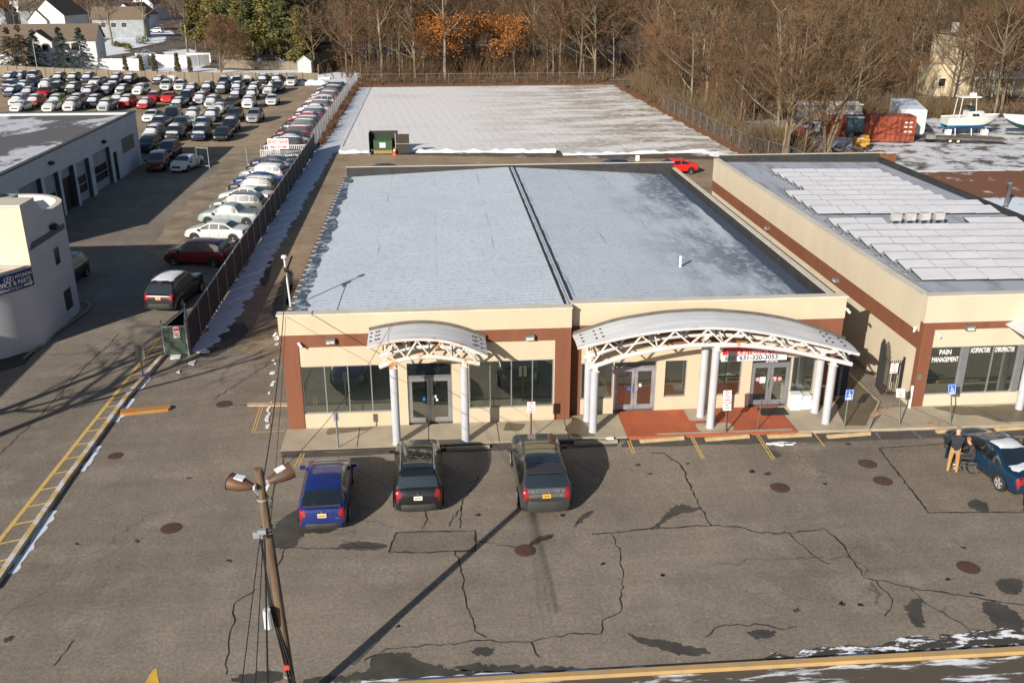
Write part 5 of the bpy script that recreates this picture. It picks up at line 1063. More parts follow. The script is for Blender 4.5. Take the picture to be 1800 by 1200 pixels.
def car_parts(root, kd, paint_m, detail=False, wheel_detail=False, rot_wheels=0, seams=True):
    s = Shape(kd); L = s.L; ts = {0, 1, .004, .02, .045, .06, .99, .975}
    ts |= {k[0] for k in s.top} | {k[0] for k in s.belt} | {k[0] for k in WK} | set(s.ws) | set(s.rw)
    for a, b in s.side: ts |= {a, b}
    ts |= {i / 24 for i in range(25)}
    tl = []
    for t in sorted(ts):
        if not tl or t - tl[-1] > .0025: tl.append(t)
    secs = [s.sec(t) for t in tl]; NR = 11
    def V(i, j, sd): return (secs[i][j][0] * sd, tl[i] * L - L / 2, secs[i][j][1])
    body, parts = MB(), {}
    groups = {'body': MB(), 'windshield': MB(), 'rear_window': MB(), 'side_window': [MB(), MB()]}
    for i in range(len(tl) - 1):
        tm = (tl[i] + tl[i + 1]) / 2
        for sd in (1, -1):
            for j in range(NR - 1):
                q = [V(i, j, sd), V(i + 1, j, sd), V(i + 1, j + 1, sd), V(i, j + 1, sd)]
                if sd < 0: q = q[::-1]
                tgt = groups['body']; m = 0
                if j == 5 and any(a < tm < b for a, b in s.side): tgt = groups['side_window'][0 if sd > 0 else 1]
                elif j >= 8 and s.ws[0] < tm < s.ws[1]: tgt = groups['windshield']
                elif j >= 8 and s.rw[0] < tm < s.rw[1]: tgt = groups['rear_window']
                elif j <= 1: m = 1
                tgt.add(q, [(0, 1, 2, 3)], m)
    for i, fl in ((0, False), (len(tl) - 1, True)):
        c = [V(i, j, 1) for j in range(NR)] + [V(i, j, -1) for j in range(NR - 2, 0, -1)]
        groups['body'].add(c, [tuple(range(len(c)))[::-1] if fl else tuple(range(len(c)))], 0)
    # wheel arches: dark housings on the flanks
    R_ = .34 if kd in ('sedan', 'hatch') else .365; wy = [L * .81 - L / 2, L * .185 - L / 2]; bw = s.W / 2
    for yv in wy:
        for sd in (1, -1):
            n = 16; x = (bw + .006) * sd; rad = R_ + .055
            c = [(x, yv + rad * math.cos(math.pi * k / n), R_ + rad * math.sin(math.pi * k / n)) for k in range(n + 1)] + [(x, yv - rad, .2), (x, yv + rad, .2)]
            groups['body'].add(c, [tuple(range(len(c))) if sd < 0 else tuple(range(len(c)))[::-1]], 1)
    if seams:
        for a, b in s.side[1:3]:
            for t in (a - .006,):
                for sd in (1, -1): s.patch(groups['body'], t - .0022, t + .0022, 2.2, 4.9, sd, .004, 1, 4, 1)
    def fin(mb, name, mats, sm=38, par=root):
        me = weld(mb); o = bpy.data.objects.new(name, me); me.name = name
        for m in mats: me.materials.append(m)
        COL.objects.link(o); o.parent = par; ORG[o.name] = Vector()
        me.polygons.foreach_set('use_smooth', [True] * len(me.polygons)); me.set_sharp_from_angle(angle=R(sm)); me.update(); return o
    b = fin(groups['body'], 'body', [paint_m, M_TRIM]); b.material_slots[0].link = 'OBJECT'; b.material_slots[0].material = paint_m
    fin(groups['windshield'], 'windshield', [M_CARGLASS]); fin(groups['rear_window'], 'rear_window', [M_CARGLASS])
    for g in groups['side_window']: fin(g, 'side_window', [M_CARGLASS])
    for yv in wy:
        for sd in (1, -1):
            x0, x1 = (bw - .2) * sd, (bw + .018) * sd
            prof = [(R_ * .62, x1 - .01 * sd), (R_ * .66, x1), (R_ * .92, x1), (R_, x1 - .03 * sd), (R_, x0)]
            tm_ = MB(); tm_.lathe(prof, (0, yv, R_), 20, 0, 'x'); rm = MB()
            rm.lathe([(R_ * .63, x1 - .012 * sd), (R_ * .60, x1 - .02 * sd), (.06, x1 - .03 * sd), (.05, x1 - .005 * sd), (.001, x1 - .005 * sd)], (0, yv, R_), 20, 0 if not wheel_detail else 1, 'x')
            if wheel_detail:
                for k in range(5):
                    a = 2 * math.pi * k / 5 + .3; d = Vector((0, math.cos(a), math.sin(a))); e = Vector((0, -math.sin(a), math.cos(a)))
                    rm.obox(Vector((x1 - .008 * sd, yv, R_)) + d * R_ * .33, d * R_ * .29, e * .045, Vector((.012, 0, 0)), 0)
                rm.lathe([(R_ * .635, x1 - .004 * sd), (R_ * .57, x1 - .012 * sd)], (0, yv, R_), 20, 0, 'x')
            wl = fin(tm_, 'wheel', [M_TYRE], 30)
            fin(rm, 'rim', [M_RIM, M_TRIM], 30, wl)
    big = kd in ('suv', 'van', 'range', 'pickup')
    for sd in (1, -1):
        mb = MB(); s.patch(mb, .955, .99, 3.7, 6.9, sd, .006, 3, 4); fin(mb, 'headlight', [M_HEAD])
        mb = MB()
        if kd == 'sedan': s.patch(mb, .004, .03, 3.5, 8.5, sd, .006, 4, 6)
        else: s.patch(mb, .004, .035, 3.9 if kd != 'hatch' else 3.0, 8.2, sd, .006, 4, 6)
        fin(mb, 'taillight', [M_TAIL])
        c = s.pt(s.ws[1] - .02, 4.9, sd); mb = MB(); mb.obox(c + Vector((.13 * sd, -.02, .02)), (.10, 0, 0), (0, .05, 0), (0, 0, .07)); fin(mb, 'wing_mirror', [paint_m if detail else M_TRIM], 30)
    mb = MB()
    for sd in (1, -1): s.patch(mb, .985, .9985, 8.4, 10, sd, .006, 3, 3)
    fin(mb, 'grille', [M_TRIM])
    return s, fin
def weld(mb):
    import bmesh
    bm = bmesh.new(); vs = [bm.verts.new(v) for v in mb.v]; bm.verts.index_update(); bm.verts.ensure_lookup_table()
    for f, m in zip(mb.f, mb.m):
        try: q = bm.faces.new([vs[i] for i in f]); q.material_index = m
        except ValueError: pass
    bmesh.ops.remove_doubles(bm, verts=bm.verts, dist=.0006)
    bad = [f for f in bm.faces if f.calc_area() < 1e-9]
    if bad: bmesh.ops.delete(bm, geom=bad, context='FACES_ONLY')
    me = bpy.data.meshes.new('m'); bm.to_mesh(me); bm.free(); return me
def plate(fin, s, m, z, y0=None, tilt=0):
    yv = (-s.L / 2 - .012) if y0 is None else y0
    mb = MB(); mb.obox((0, yv, z), (.155, 0, 0), (0, .006, 0), (0, tilt, .08)); p = fin(mb, 'license_plate', [m])
    mb = MB()
    for k in range(6): x = -.1 + k * .04; mb.obox((x, yv - .008, z - .005), (.012, 0, 0), (0, .002, 0), (0, 0, .03))
    fin(mb, 'plate_marks', [M_PLTXT], 30, p)
def bumper(fin, s, z0, z1, m, wd=.47, out=.07):
    w_ = s.W * wd; y0 = -s.L / 2; n = 10; pl_ = []
    for k in range(n + 1):
        f = -1 + 2 * k / n; pl_.append((w_ * f, y0 - out + (out + .16) * abs(f) ** 4))
    mb = MB(); inner = [(x * .93, y0 + .2) for x, _ in pl_]
    vs = []
    for z_, g in ((z0, .03), (z0 + .04, 0), (z1 - .04, 0), (z1, .03)): vs += [(x * (1 - g * .3), yv + g, z_) for x, yv in pl_]
    q = n + 1; vs += [(x, yv, z1) for x, yv in inner]
    mb.add(vs, [(j * q + i, j * q + i + 1, (j + 1) * q + i + 1, (j + 1) * q + i) for j in range(4) for i in range(n)])
    return fin(mb, 'rear_bumper', [m], 50)
def rails(fin, s, t0, t1, m=None):
    for sd in (1, -1):
        mb = MB(); P = [s.pt(t0 + (t1 - t0) * k / 8, 7.6, sd) + Vector((0, 0, .05 if 0 < k < 8 else 0)) for k in range(9)]; mb.tube(P, .018, 6); fin(mb, 'roof_rail', [m or M_TRIM])
def roof_glass(fin, s, t0, t1, name='sunroof'):
    mb = MB()
    for sd in (1, -1): s.patch(mb, t0, t1, 8.15, 10, sd, .008, 6, 3)
    return fin(mb, name, [M_CARGLASS])
def foot(mb_name): pass
# ---------------------------------------------------------------- the individual cars near the camera
def place(root, x, y, rz=0, z=0.005): root.location = (x, y, z); root.rotation_euler = (0, 0, rz)
def newcar(name, label, cat='car'):
    return thing(name, label, cat)
# blue hatchback
c = newcar('hatchback_car', 'bright blue hatchback reversed out of the first bay near the utility pole'); s, fin = car_parts(c, 'hatch', PM['blue'], True, True)
plate(fin, s, M_PLATEO, .78); mb = MB(); 
for sd in (1, -1): s.patch(mb, .006, .03, 8.3, 10, sd, .012, 2, 3)
mb = MB(); mb.obox((0, -s.L / 2 + .17, 1.075), (.66, 0, 0), (0, .05, 0), (0, 0, .012)); fin(mb, 'spoiler', [mat('spoiler_grey', (.05, .05, .055), .5)])
bumper(fin, s, .24, .48, mat('bumper_dark', (.022, .022, .023), .7, obj=True))
mb = MB(); mb.lathe([(.05, 0), (.001, .012)], (0, -s.L / 2 - .0, .92), 12, 0, 'y'); fin(mb, 'emblem', [M_CHROME])
mb = MB(); mb.bar((-.35, -s.L / 2 + .35, 1.1), (-.12, -s.L / 2 + .24, 1.075), .012); fin(mb, 'wiper', [M_TRIM])
mb = MB(); mb.obox((.55, -s.L / 2 - .012, .66), (.09, 0, 0), (0, .003, 0), (0, 0, .03)); fin(mb, 'model_badge', [M_CHROME])
place(c, -4.4, 31.8, R(1.5))
# black crossover
c = newcar('crossover_car', 'black crossover with a glass roof parked before the smaller canopy'); s, fin = car_parts(c, 'suv', PM['black'], True, True)
plate(fin, s, M_PLATE, .80); roof_glass(fin, s, .36, .58); roof_glass(fin, s, .17, .34); rails(fin, s, .15, .58, M_GALV)
bumper(fin, s, .26, .55, MATS['bumper_dark'])
mb = MB(); mb.lathe([(.055, 0), (.055, .012), (.04, .014), (.001, .006)], (0, -s.L / 2 - .0, .98), 14, 0, 'y'); fin(mb, 'emblem', [M_CHROME])
mb = MB(); mb.obox((0, -s.L / 2 + .47, 1.585), (.60, 0, 0), (0, .16, .015), (0, 0, .02)); fin(mb, 'spoiler', [PM['black']])
place(c, -.98, 32.75, R(.5))
# charcoal luxury suv
c = newcar('luxury_suv', 'large charcoal suv with frosted tailgate and glass roof parked in the middle bays', 'suv'); s, fin = car_parts(c, 'range', PM['charcoal'], True, True)
plate(fin, s, M_PLATEY, .92); roof_glass(fin, s, .19, .38); roof_glass(fin, s, .40, .57)
frost = mat('frost_film', (.06, .06, .062), .7, scale=5, col2=(.10, .10, .10), obj=True)
mb = MB()
for sd in (1, -1): s.patch(mb, .004, .028, 8.2, 10, sd, .009, 3, 3)
fin(mb, 'tailgate_frost', [frost])
mb = MB(); mb.obox((0, -s.L / 2 - .008, 1.02), (.68, 0, 0), (0, .008, 0), (0, 0, .012)); fin(mb, 'chrome_strip', [M_CHROME])
text('RANGE ROVER', .12, M_CHROME, c, (0, -s.L / 2 + .005, 1.09), (1, 0, 0), (0, .35, 1), bold=True, sx=1.25, depth=.004)
mb = MB(); mb.obox((.55, -s.L / 2 - .012, .96), (.05, 0, 0), (0, .003, 0), (0, 0, .03)); fin(mb, 'oval_badge', [M_GREYM])
bumper(fin, s, .26, .72, mat('bumper_dusty', (.03, .03, .03), .75, obj=True))
mb = MB(); mb.obox((0, -s.L / 2 + .55, 1.70), (.66, 0, 0), (0, .18, .02), (0, 0, .02)); fin(mb, 'spoiler', [PM['charcoal']])
place(c, 3.72, 32.5, R(0))
# teal sedan with open driver's door
c = newcar('sedan_car', 'dark teal sedan with a snowy roof and its front door open beside two people'); s, fin = car_parts(c, 'sedan', PM['teal'], True, True)
plate(fin, s, M_PLATE, .75)
mb = MB(); s.top_snow(mb, .335, .47, .03, 8.3, 4); fin(mb, 'snow_cover', [M_CSNOW]); mb = MB(); s.top_snow(mb, .10, .185, .03, 8.4, 5); fin(mb, 'snow_cover', [M_CSNOW])
dr = MB(); y0, y1 = s.L * .565 - s.L / 2, s.L * .745 - s.L / 2; hx = -s.W / 2; ang = R(62); hinge = Vector((hx + .02, y1, 0)); du = Vector((-math.sin(ang), -math.cos(ang), 0)); L_ = y1 - y0
n_ = Vector((0, 0, 1)).cross(du)
dr.obox(hinge + du * L_ / 2 + Vector((0, 0, .62)), du * L_ / 2, n_ * .04, Vector((0, 0, .32))); door = fin(dr, 'door', [PM['teal']], 30)
mb = MB(); a = hinge + Vector((0, 0, .94)); mb.bar(a + du * .05, a + du * .42 + Vector((0, 0, .42)), .02); mb.bar(a + du * .42 + Vector((0, 0, .42)), a + du * L_ + Vector((0, 0, .38)), .02); mb.bar(a + du * L_, a + du * L_ + Vector((0, 0, .38)), .02); fin(mb, 'door_frame', [PM['teal']], 30, door)
mb = MB(); mb.add([a + du * .08, a + du * (L_ - .02), a + du * (L_ - .02) + Vector((0, 0, .36)), a + du * .43 + Vector((0, 0, .4))], [(0, 1, 2, 3)]); fin(mb, 'pane', [M_CARGLASS], 30, door)
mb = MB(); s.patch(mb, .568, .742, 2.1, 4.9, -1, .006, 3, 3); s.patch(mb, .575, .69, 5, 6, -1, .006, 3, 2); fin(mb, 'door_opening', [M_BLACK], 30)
mb = MB(); s.patch(mb, .44, .47, 4.0, 4.25, -1, .03, 1, 1); fin(mb, 'handle', [PM['teal']], 30)
place(c, 22.05, 32.15, R(7))
# black suv by the gate
c = newcar('dark_suv', 'black suv with snow on its roof standing behind the green gate panel', 'suv'); s, fin = car_parts(c, 'range', PM['black'], True, True)
plate(fin, s, M_PLATEO, .92); mb = MB(); s.top_snow(mb, .16, .56, .05, 8.0, 8); fin(mb, 'snow_cover', [M_CSNOW])
mb = MB()
for sd in (1, -1): s.patch(mb, .007, .0105, 8.2, 10, sd, .012, 2, 2)
fin(mb, 'tail_light_bar', [M_TAIL]); bumper(fin, s, .26, .6, MATS['bumper_dark']); mb = MB(); mb.obox((0, -s.L / 2 + .52, 1.74), (.14, 0, 0), (0, .02, 0), (0, 0, .015)); fin(mb, 'brake_light', [M_TAIL])
rails(fin, s, .17, .57, M_GALV); place(c, -15.95, 56.6, R(-9))
# cars along the slatted fence: (y, kind, paint, snow, heading offset)
PROT = {}
def proto_car(kd, snow):
    """one hidden-from-nothing prototype per kind: the first placed car of that kind is the prototype itself"""
    key = (kd, snow)
    if key not in PROT:
        r_ = thing(kd + '_car' if kd not in ('van', 'pickup', 'range') else {'van': 'minivan', 'pickup': 'pickup_truck', 'range': 'large_suv'}[kd], '-', 'car'); s, fin = car_parts(r_, kd, PM['grey'])
        if snow:
            mb = MB()
            spans = {'full': [(s.rw[1] + .01, s.ws[0] - .004), (s.ws[0] + .5 * (s.ws[1] - s.ws[0]), .94)], 'roof': [(s.rw[1] + .02, s.ws[0] - .01)], 'patch': [(s.rw[1] + .02, s.ws[0] - .01), (s.ws[1] + .02, .95)]}[snow]
            for k, (a, b) in enumerate(spans): s.top_snow(mb, a, b, .05, 8.3 if snow == 'full' else 8.2, 3 + k)
            fin(mb, 'snow_cover', [M_CSNOW])
        if kd == 'pickup':
            mb = MB()
            for sd in (1, -1): s.patch(mb, .02, .285, 8.3, 10, sd, .006, 4, 2)
            fin(mb, 'cargo_bed', [M_GREYM])
        PROT[key] = [r_, False]
    return PROT[key]
def park(kd, pt, snow, x, y, rz, label, group):
    pr = proto_car(kd, snow)
    if not pr[1]: o = pr[0]; pr[1] = True
    else: o = copy_tree(pr[0])
    o['label'] = label; o['group'] = group; o['category'] = {'van': 'minivan', 'pickup': 'pickup truck', 'suv': 'suv'}.get(kd, 'car')
    place(o, x, y, rz)
    for ch in o.children:
        if ch.name.split('.')[0] == 'body':
            ch.material_slots[0].link = 'OBJECT'; ch.material_slots[0].material = PM[pt]
    return o
CN = dict(bluegrey='blue-grey', brightred='bright red', darkred='dark red', lime='lime green', sage='pale grey-green')
KN = dict(sedan='sedan', suv='suv', hatch='hatchback', van='minivan', pickup='pickup truck', range='large suv')
SN = {None: 'snow-free ', 'full': 'snow-covered ', 'roof': 'snow-roofed ', 'patch': 'snow-patched '}
frow = [(64.6, 'suv', 'darkred', None), (70.8, 'sedan', 'white', None), (75.6, 'pickup', 'sage', None), (79.4, 'suv', 'grey', None), (82.9, 'sedan', 'white', 'roof'), (86.1, 'suv', 'charcoal', 'roof'), (89.2, 'sedan', 'blue', None), (92.2, 'suv', 'silver', 'roof'), (95.2, 'sedan', 'black', None), (98.0, 'sedan', 'navy', None),
        ]
for k, (kd, pt, sn) in enumerate((('suv', 'black', 'roof'), ('sedan', 'white', 'roof'), ('sedan', 'black', None), ('suv', 'maroon', 'roof'), ('sedan', 'navy', None), ('suv', 'charcoal', 'roof'), ('suv', 'black', 'roof'), ('hatch', 'red', None), ('sedan', 'red', 'roof'), ('suv', 'navy', 'roof'), ('sedan', 'white', 'patch'), ('sedan', 'white', 'roof'), ('suv', 'purple', 'roof'), ('sedan', 'black', None), ('suv', 'silver', 'roof'), ('sedan', 'white', 'roof'), ('suv', 'darkred', 'full'), ('sedan', 'white', 'roof'), ('suv', 'navy', None), ('suv', 'black', 'roof'), ('sedan', 'white', 'roof'), ('suv', 'navy', 'roof'), ('sedan', 'silver', 'roof'))): frow.append((108.4 + k * 2.72, kd, pt, sn))
for i, (yv, kd, pt, sn) in enumerate(frow):
    lab = '%s%s %s, %s along the slatted fence from its gate' % (SN[sn], CN.get(pt, pt), KN[kd], ordi(i))
    park(kd, pt, sn, -16.35 + .04 * (i % 3) - (.3 if i > 9 else 0), yv, R(80 if i < 10 else 84) + R((i * 37 % 7) - 3), lab, 'cars parked nose-out along the slatted fence')
# the dealer car lot behind the garage: photo position of the tyres, kind, paint, snow
lot = {
 'row along the wooden fence': [(8, 146, 'suv', 'charcoal', 'full'), (26, 144, 'suv', 'grey', 'full'), (50, 143, 'suv', 'navy', 'patch'), (95, 147, 'suv', 'black', 'full'), (121, 147, 'suv', 'black', 'full'), (147, 147, 'suv', 'navy', 'full'), (197, 148, 'suv', 'black', 'full'), (221, 149, 'suv', 'purple', 'full'), (273, 150, 'sedan', 'black', 'full'), (299, 146, 'suv', 'white', 'full'), (406, 148, 'sedan', 'charcoal', 'full'), (431, 148, 'suv', 'silver', 'full'), (457, 150, 'suv', 'black', 'full'), (481, 150, 'suv', 'charcoal', 'full'), (508, 153, 'suv', 'white', None)],
 'second row from the fence': [(8, 161, 'suv', 'navy', 'patch'), (31, 163, 'suv', 'grey', 'full'), (48, 155, 'suv', 'navy', 'roof'), (72, 159, 'suv', 'white', 'full'), (90, 165, 'suv', 'black', 'roof'), (119, 166, 'suv', 'green', 'full'), (148, 166, 'sedan', 'silver', 'patch'), (180, 169, 'suv', 'charcoal', 'full'), (208, 167, 'sedan', 'black', 'full'), (239, 169, 'suv', 'white', 'full'), (285, 161, 'suv', 'white', 'roof'), (310, 161, 'suv', 'white', 'roof'), (330, 165, 'sedan', 'navy', 'full'), (358, 165, 'suv', 'black', 'full'), (384, 167, 'suv', 'charcoal', 'full'), (411, 165, 'suv', 'navy', 'full'), (441, 167, 'suv', 'charcoal', 'full'), (468, 169, 'sedan', 'silver', 'full')],
 'short row inside the second row': [(162, 153, 'sedan', 'white', 'patch'), (193, 154, 'sedan', 'navy', 'patch'), (388, 154, 'suv', 'purple', 'roof'), (411, 154, 'suv', 'navy', 'roof'), (483, 163, 'suv', 'charcoal', 'roof')],
 'row behind the middle row': [(12, 172, 'suv', 'navy', 'full'), (40, 172, 'sedan', 'purple', 'full'), (69, 174, 'suv', 'red', 'roof'), (147, 174, 'suv', 'purple', 'full'), (199, 184, 'sedan', 'maroon', 'full'), (262, 181, 'sedan', 'red', 'roof'), (289, 182, 'sedan', 'brightred', None), (321, 181, 'suv', 'navy', 'roof'), (346, 185, 'suv', 'silver', 'full'), (410, 176, 'sedan', 'purple', 'full'), (436, 178, 'suv', 'black', 'full')],
 'middle row of the lot': [(22, 189, 'suv', 'white', 'full'), (50, 190, 'suv', 'red', 'full'), (88, 190, 'suv', 'lime', 'full'), (124, 189, 'suv', 'sage', 'full'), (156, 191, 'suv', 'black', 'full'), (214, 191, 'suv', 'red', 'full'), (247, 193, 'sedan', 'red', 'full'), (306, 192, 'sedan', 'green', 'full'), (366, 192, 'suv', 'silver', 'full'), (399, 193, 'hatch', 'olive', None), (430, 193, 'suv', 'white', 'full'), (472, 187, 'sedan', 'white', 'roof')],
 'row behind the garage roof': [(25, 199, 'sedan', 'white', 'full'), (78, 199, 'sedan', 'white', 'full'), (115, 198, 'suv', 'white', 'full'), (176, 199, 'suv', 'sage', 'full')],
 'row past the garage': [(258, 217, 'sedan', 'white', 'patch'), (294, 215, 'van', 'black', None), (330, 217, 'suv', 'silver', 'full'), (364, 217, 'suv', 'bluegrey', 'full'), (404, 217, 'suv', 'olive', None), (440, 218, 'suv', 'silver', None), (378, 203, 'sedan', 'white', 'full')],
 'row behind the front row': [(271, 229, 'sedan', 'purple', 'roof'), (309, 234, 'suv', 'charcoal', None), (346, 231, 'sedan', 'bluegrey', 'roof'), (396, 236, 'suv', 'black', 'roof')],
 'front row by the garage': [(259, 250, 'suv', 'silver', 'full'), (296, 250, 'suv', 'black', 'patch'), (343, 250, 'suv', 'navy', 'patch'), (382, 250, 'sedan', 'black', None)],
}
for rown, cars in lot.items():
    cars = sorted(cars)
    for i, (px, py, kd, pt, sn) in enumerate(cars):
        p = G(px, py); lab = '%s%s %s, %s from the left in the %s' % (SN[sn], CN.get(pt, pt), KN[kd], ordi(i), rown)
        w_ = lab.split()
        park(kd, pt, sn, p.x + .3, p.y + 2.2, R(180 + (i * 53 % 9) - 4), lab, 'cars parked in the dealer lot')
for (px, py, kd, pt, rz, lab) in ((270, 303, 'suv', 'darkred', 187, 'dark red suv parked against the far end of the garage wall'), (321, 304, 'sedan', 'white', 168, 'white sedan facing the camera in the garage shade'), (290, 281, 'suv', 'purple', 180, 'dark purple suv half hidden behind the red one by the garage'), (255, 270, 'suv', 'black', 180, 'black suv squeezed against the far end of the garage')):
    p = G(px, py); park(kd, pt, None, p.x, p.y + 2.0, R(rz), lab, 'cars parked beside the garage')
park('suv', 'black', None, -24.05, 60.7, R(176), 'dark car showing past the rounded dealer corner', 'cars parked beside the garage')
for (px, py, kd, pt, rz, lab) in ((1185, 279, 'sedan', 'brightred', 100, 'bright red car parked behind the storefront roof corner'), (1083, 279, 'sedan', 'navy', 95, 'navy car mostly hidden behind the rear parapet of the storefront'), (673, 288, 'sedan', 'black', 95, 'dark car roof just visible over the rear parapet near the dumpster')):
    p = G(px, py, 1.45); park(kd, pt, None, p.x, p.y, R(rz), lab, 'cars parked behind the storefront')
tag(MB().box(19.9, 20.3, 93.2, 93.22, 1.2, 1.75).build('parking_plate', M_WHITEP), 'small white parking plate behind the storefront parapet beside the navy car', 'sign')
# ================================================================ trees
M_BARK = mat('bark_grey', (.20, .15, .095), .9, scale=3, col2=(.09, .066, .046), stretch=(1, 1, .3)); M_BARKP = mat('bark_pale', (.25, .21, .15), .9, scale=2, col2=(.09, .075, .055), stretch=(1, 1, .3))
M_TWIG = mat('twig_brown', (.145, .085, .042), .9, scale=.35, col2=(.07, .043, .024)); M_TWIGR = mat('twig_russet', (.175, .088, .04), .9, scale=.35, col2=(.085, .047, .025))
M_TWIG2 = mat('twig_olive', (.135, .092, .045), .9, scale=.35, col2=(.065, .047, .028))
M_LEAFO = mat('leaf_orange', (.40, .155, .03), .8, scale=.7, col2=(.23, .09, .024)); M_PINE = mat('pine_green', (.10, .11, .03), .8, scale=.5, col2=(.045, .06, .024)); M_PINEY = mat('pine_yellow_green', (.20, .16, .035), .8, scale=.5, col2=(.085, .09, .026))
M_SPR = mat('spruce_blue', (.06, .085, .075), .8, scale=1.2, col2=(.03, .048, .045)); M_ARB = mat('arborvitae', (.12, .085, .03), .85, scale=2, col2=(.06, .055, .022))
def rot_about(v, ax, a): return Matrix.Rotation(a, 3, ax) @ v
def bare_tree(seed, h, spread=.5, levels=4, twig_r=.018, nlimb=11, tr=.022, split=.25, lean=0, dens=1.0, ends=None, twig_n=3):
    r_ = random.Random(seed); trunk, crown = MB(), MB()
    def branch(p, d, L, r, lv):
        n = 5 if lv == 0 else (4 if lv == 1 else (3 if lv == 2 else 1 if lv == 4 else 2)); P = [p]; q = p; dd = d
        for i in range(n):
            j = (.06, .16, .22, .28, .3)[lv]
            dd = (dd + Vector((r_.uniform(-j, j), r_.uniform(-j, j), r_.uniform(-j * .5, j) + (.05 if lv else 0)))).normalized(); q = q + dd * (L / n); P.append(q)
        rad = [max(twig_r * .55, r * (1 - .68 * i / n)) for i in range(n + 1)]
        if lv <= 1: trunk.tube(P, rad, 7 if lv == 0 else 5, 0, False)
        else: crown.tube(P, rad, 3, 0, False)
        if ends is not None and lv >= 3: ends.append(q)
        if lv >= levels: return
        k = (nlimb, 6, 5, 4)[lv]; k = max(2, int(k * dens * r_.uniform(.8, 1.2))) if lv else nlimb
        for b in range(k):
            f = r_.uniform(split if lv == 0 else .2, 1.0) if b else 1.0
            x = f * n; i = min(n - 1, int(x)); bp = P[i].lerp(P[i + 1], x - i); bd = (P[i + 1] - P[i]).normalized()
            ax = bd.orthogonal().normalized(); ax = rot_about(ax, bd, r_.uniform(0, 6.283))
            an = r_.uniform(.45, 1.0) if lv == 0 else r_.uniform(.35, 1.05)
            nd = rot_about(bd, ax, an * (1.15 if lv == 0 else 1))
            l2 = L * ((spread * (1.25 - .7 * f)) if lv == 0 else r_.uniform(.42, .72) * (1.15 - .4 * f))
            branch(bp, nd, l2, max(twig_r, rad[i] * (.55 if lv == 0 else .62)), lv + 1)
    branch(Vector((0, 0, -.1)), Vector((lean, r_.uniform(-.05, .05), 1)).normalized(), h * .86, h * tr, 0)
    return trunk, crown
def leaf_cloud(pts, n, size, seed, spread=.5, droop=0):
    r_ = random.Random(seed); mb = MB()
    for _ in range(n):
        p = r_.choice(pts) + Vector((r_.gauss(0, spread), r_.gauss(0, spread), r_.gauss(0, spread * .7)))
        u = Vector((r_.uniform(-1, 1), r_.uniform(-1, 1), r_.uniform(-.6, .6) - droop)).normalized(); v = u.orthogonal().normalized(); v = rot_about(v, u, r_.uniform(0, 6.28)); s = size * r_.uniform(.5, 1.4)
        mb.add([p - u * s, p + v * s * .45, p + u * s, p - v * s * .45], [(0, 1, 2, 3)])
    return mb
def mk(name, root, tm, cm, tmat, cmat, extra=None):
    t = tm.build('trunk', tmat, root, 60); c = cm.build('crown', cmat, root)
    for nm, mb, m in (extra or []): mb.build(nm, m, root)
VAR = {}
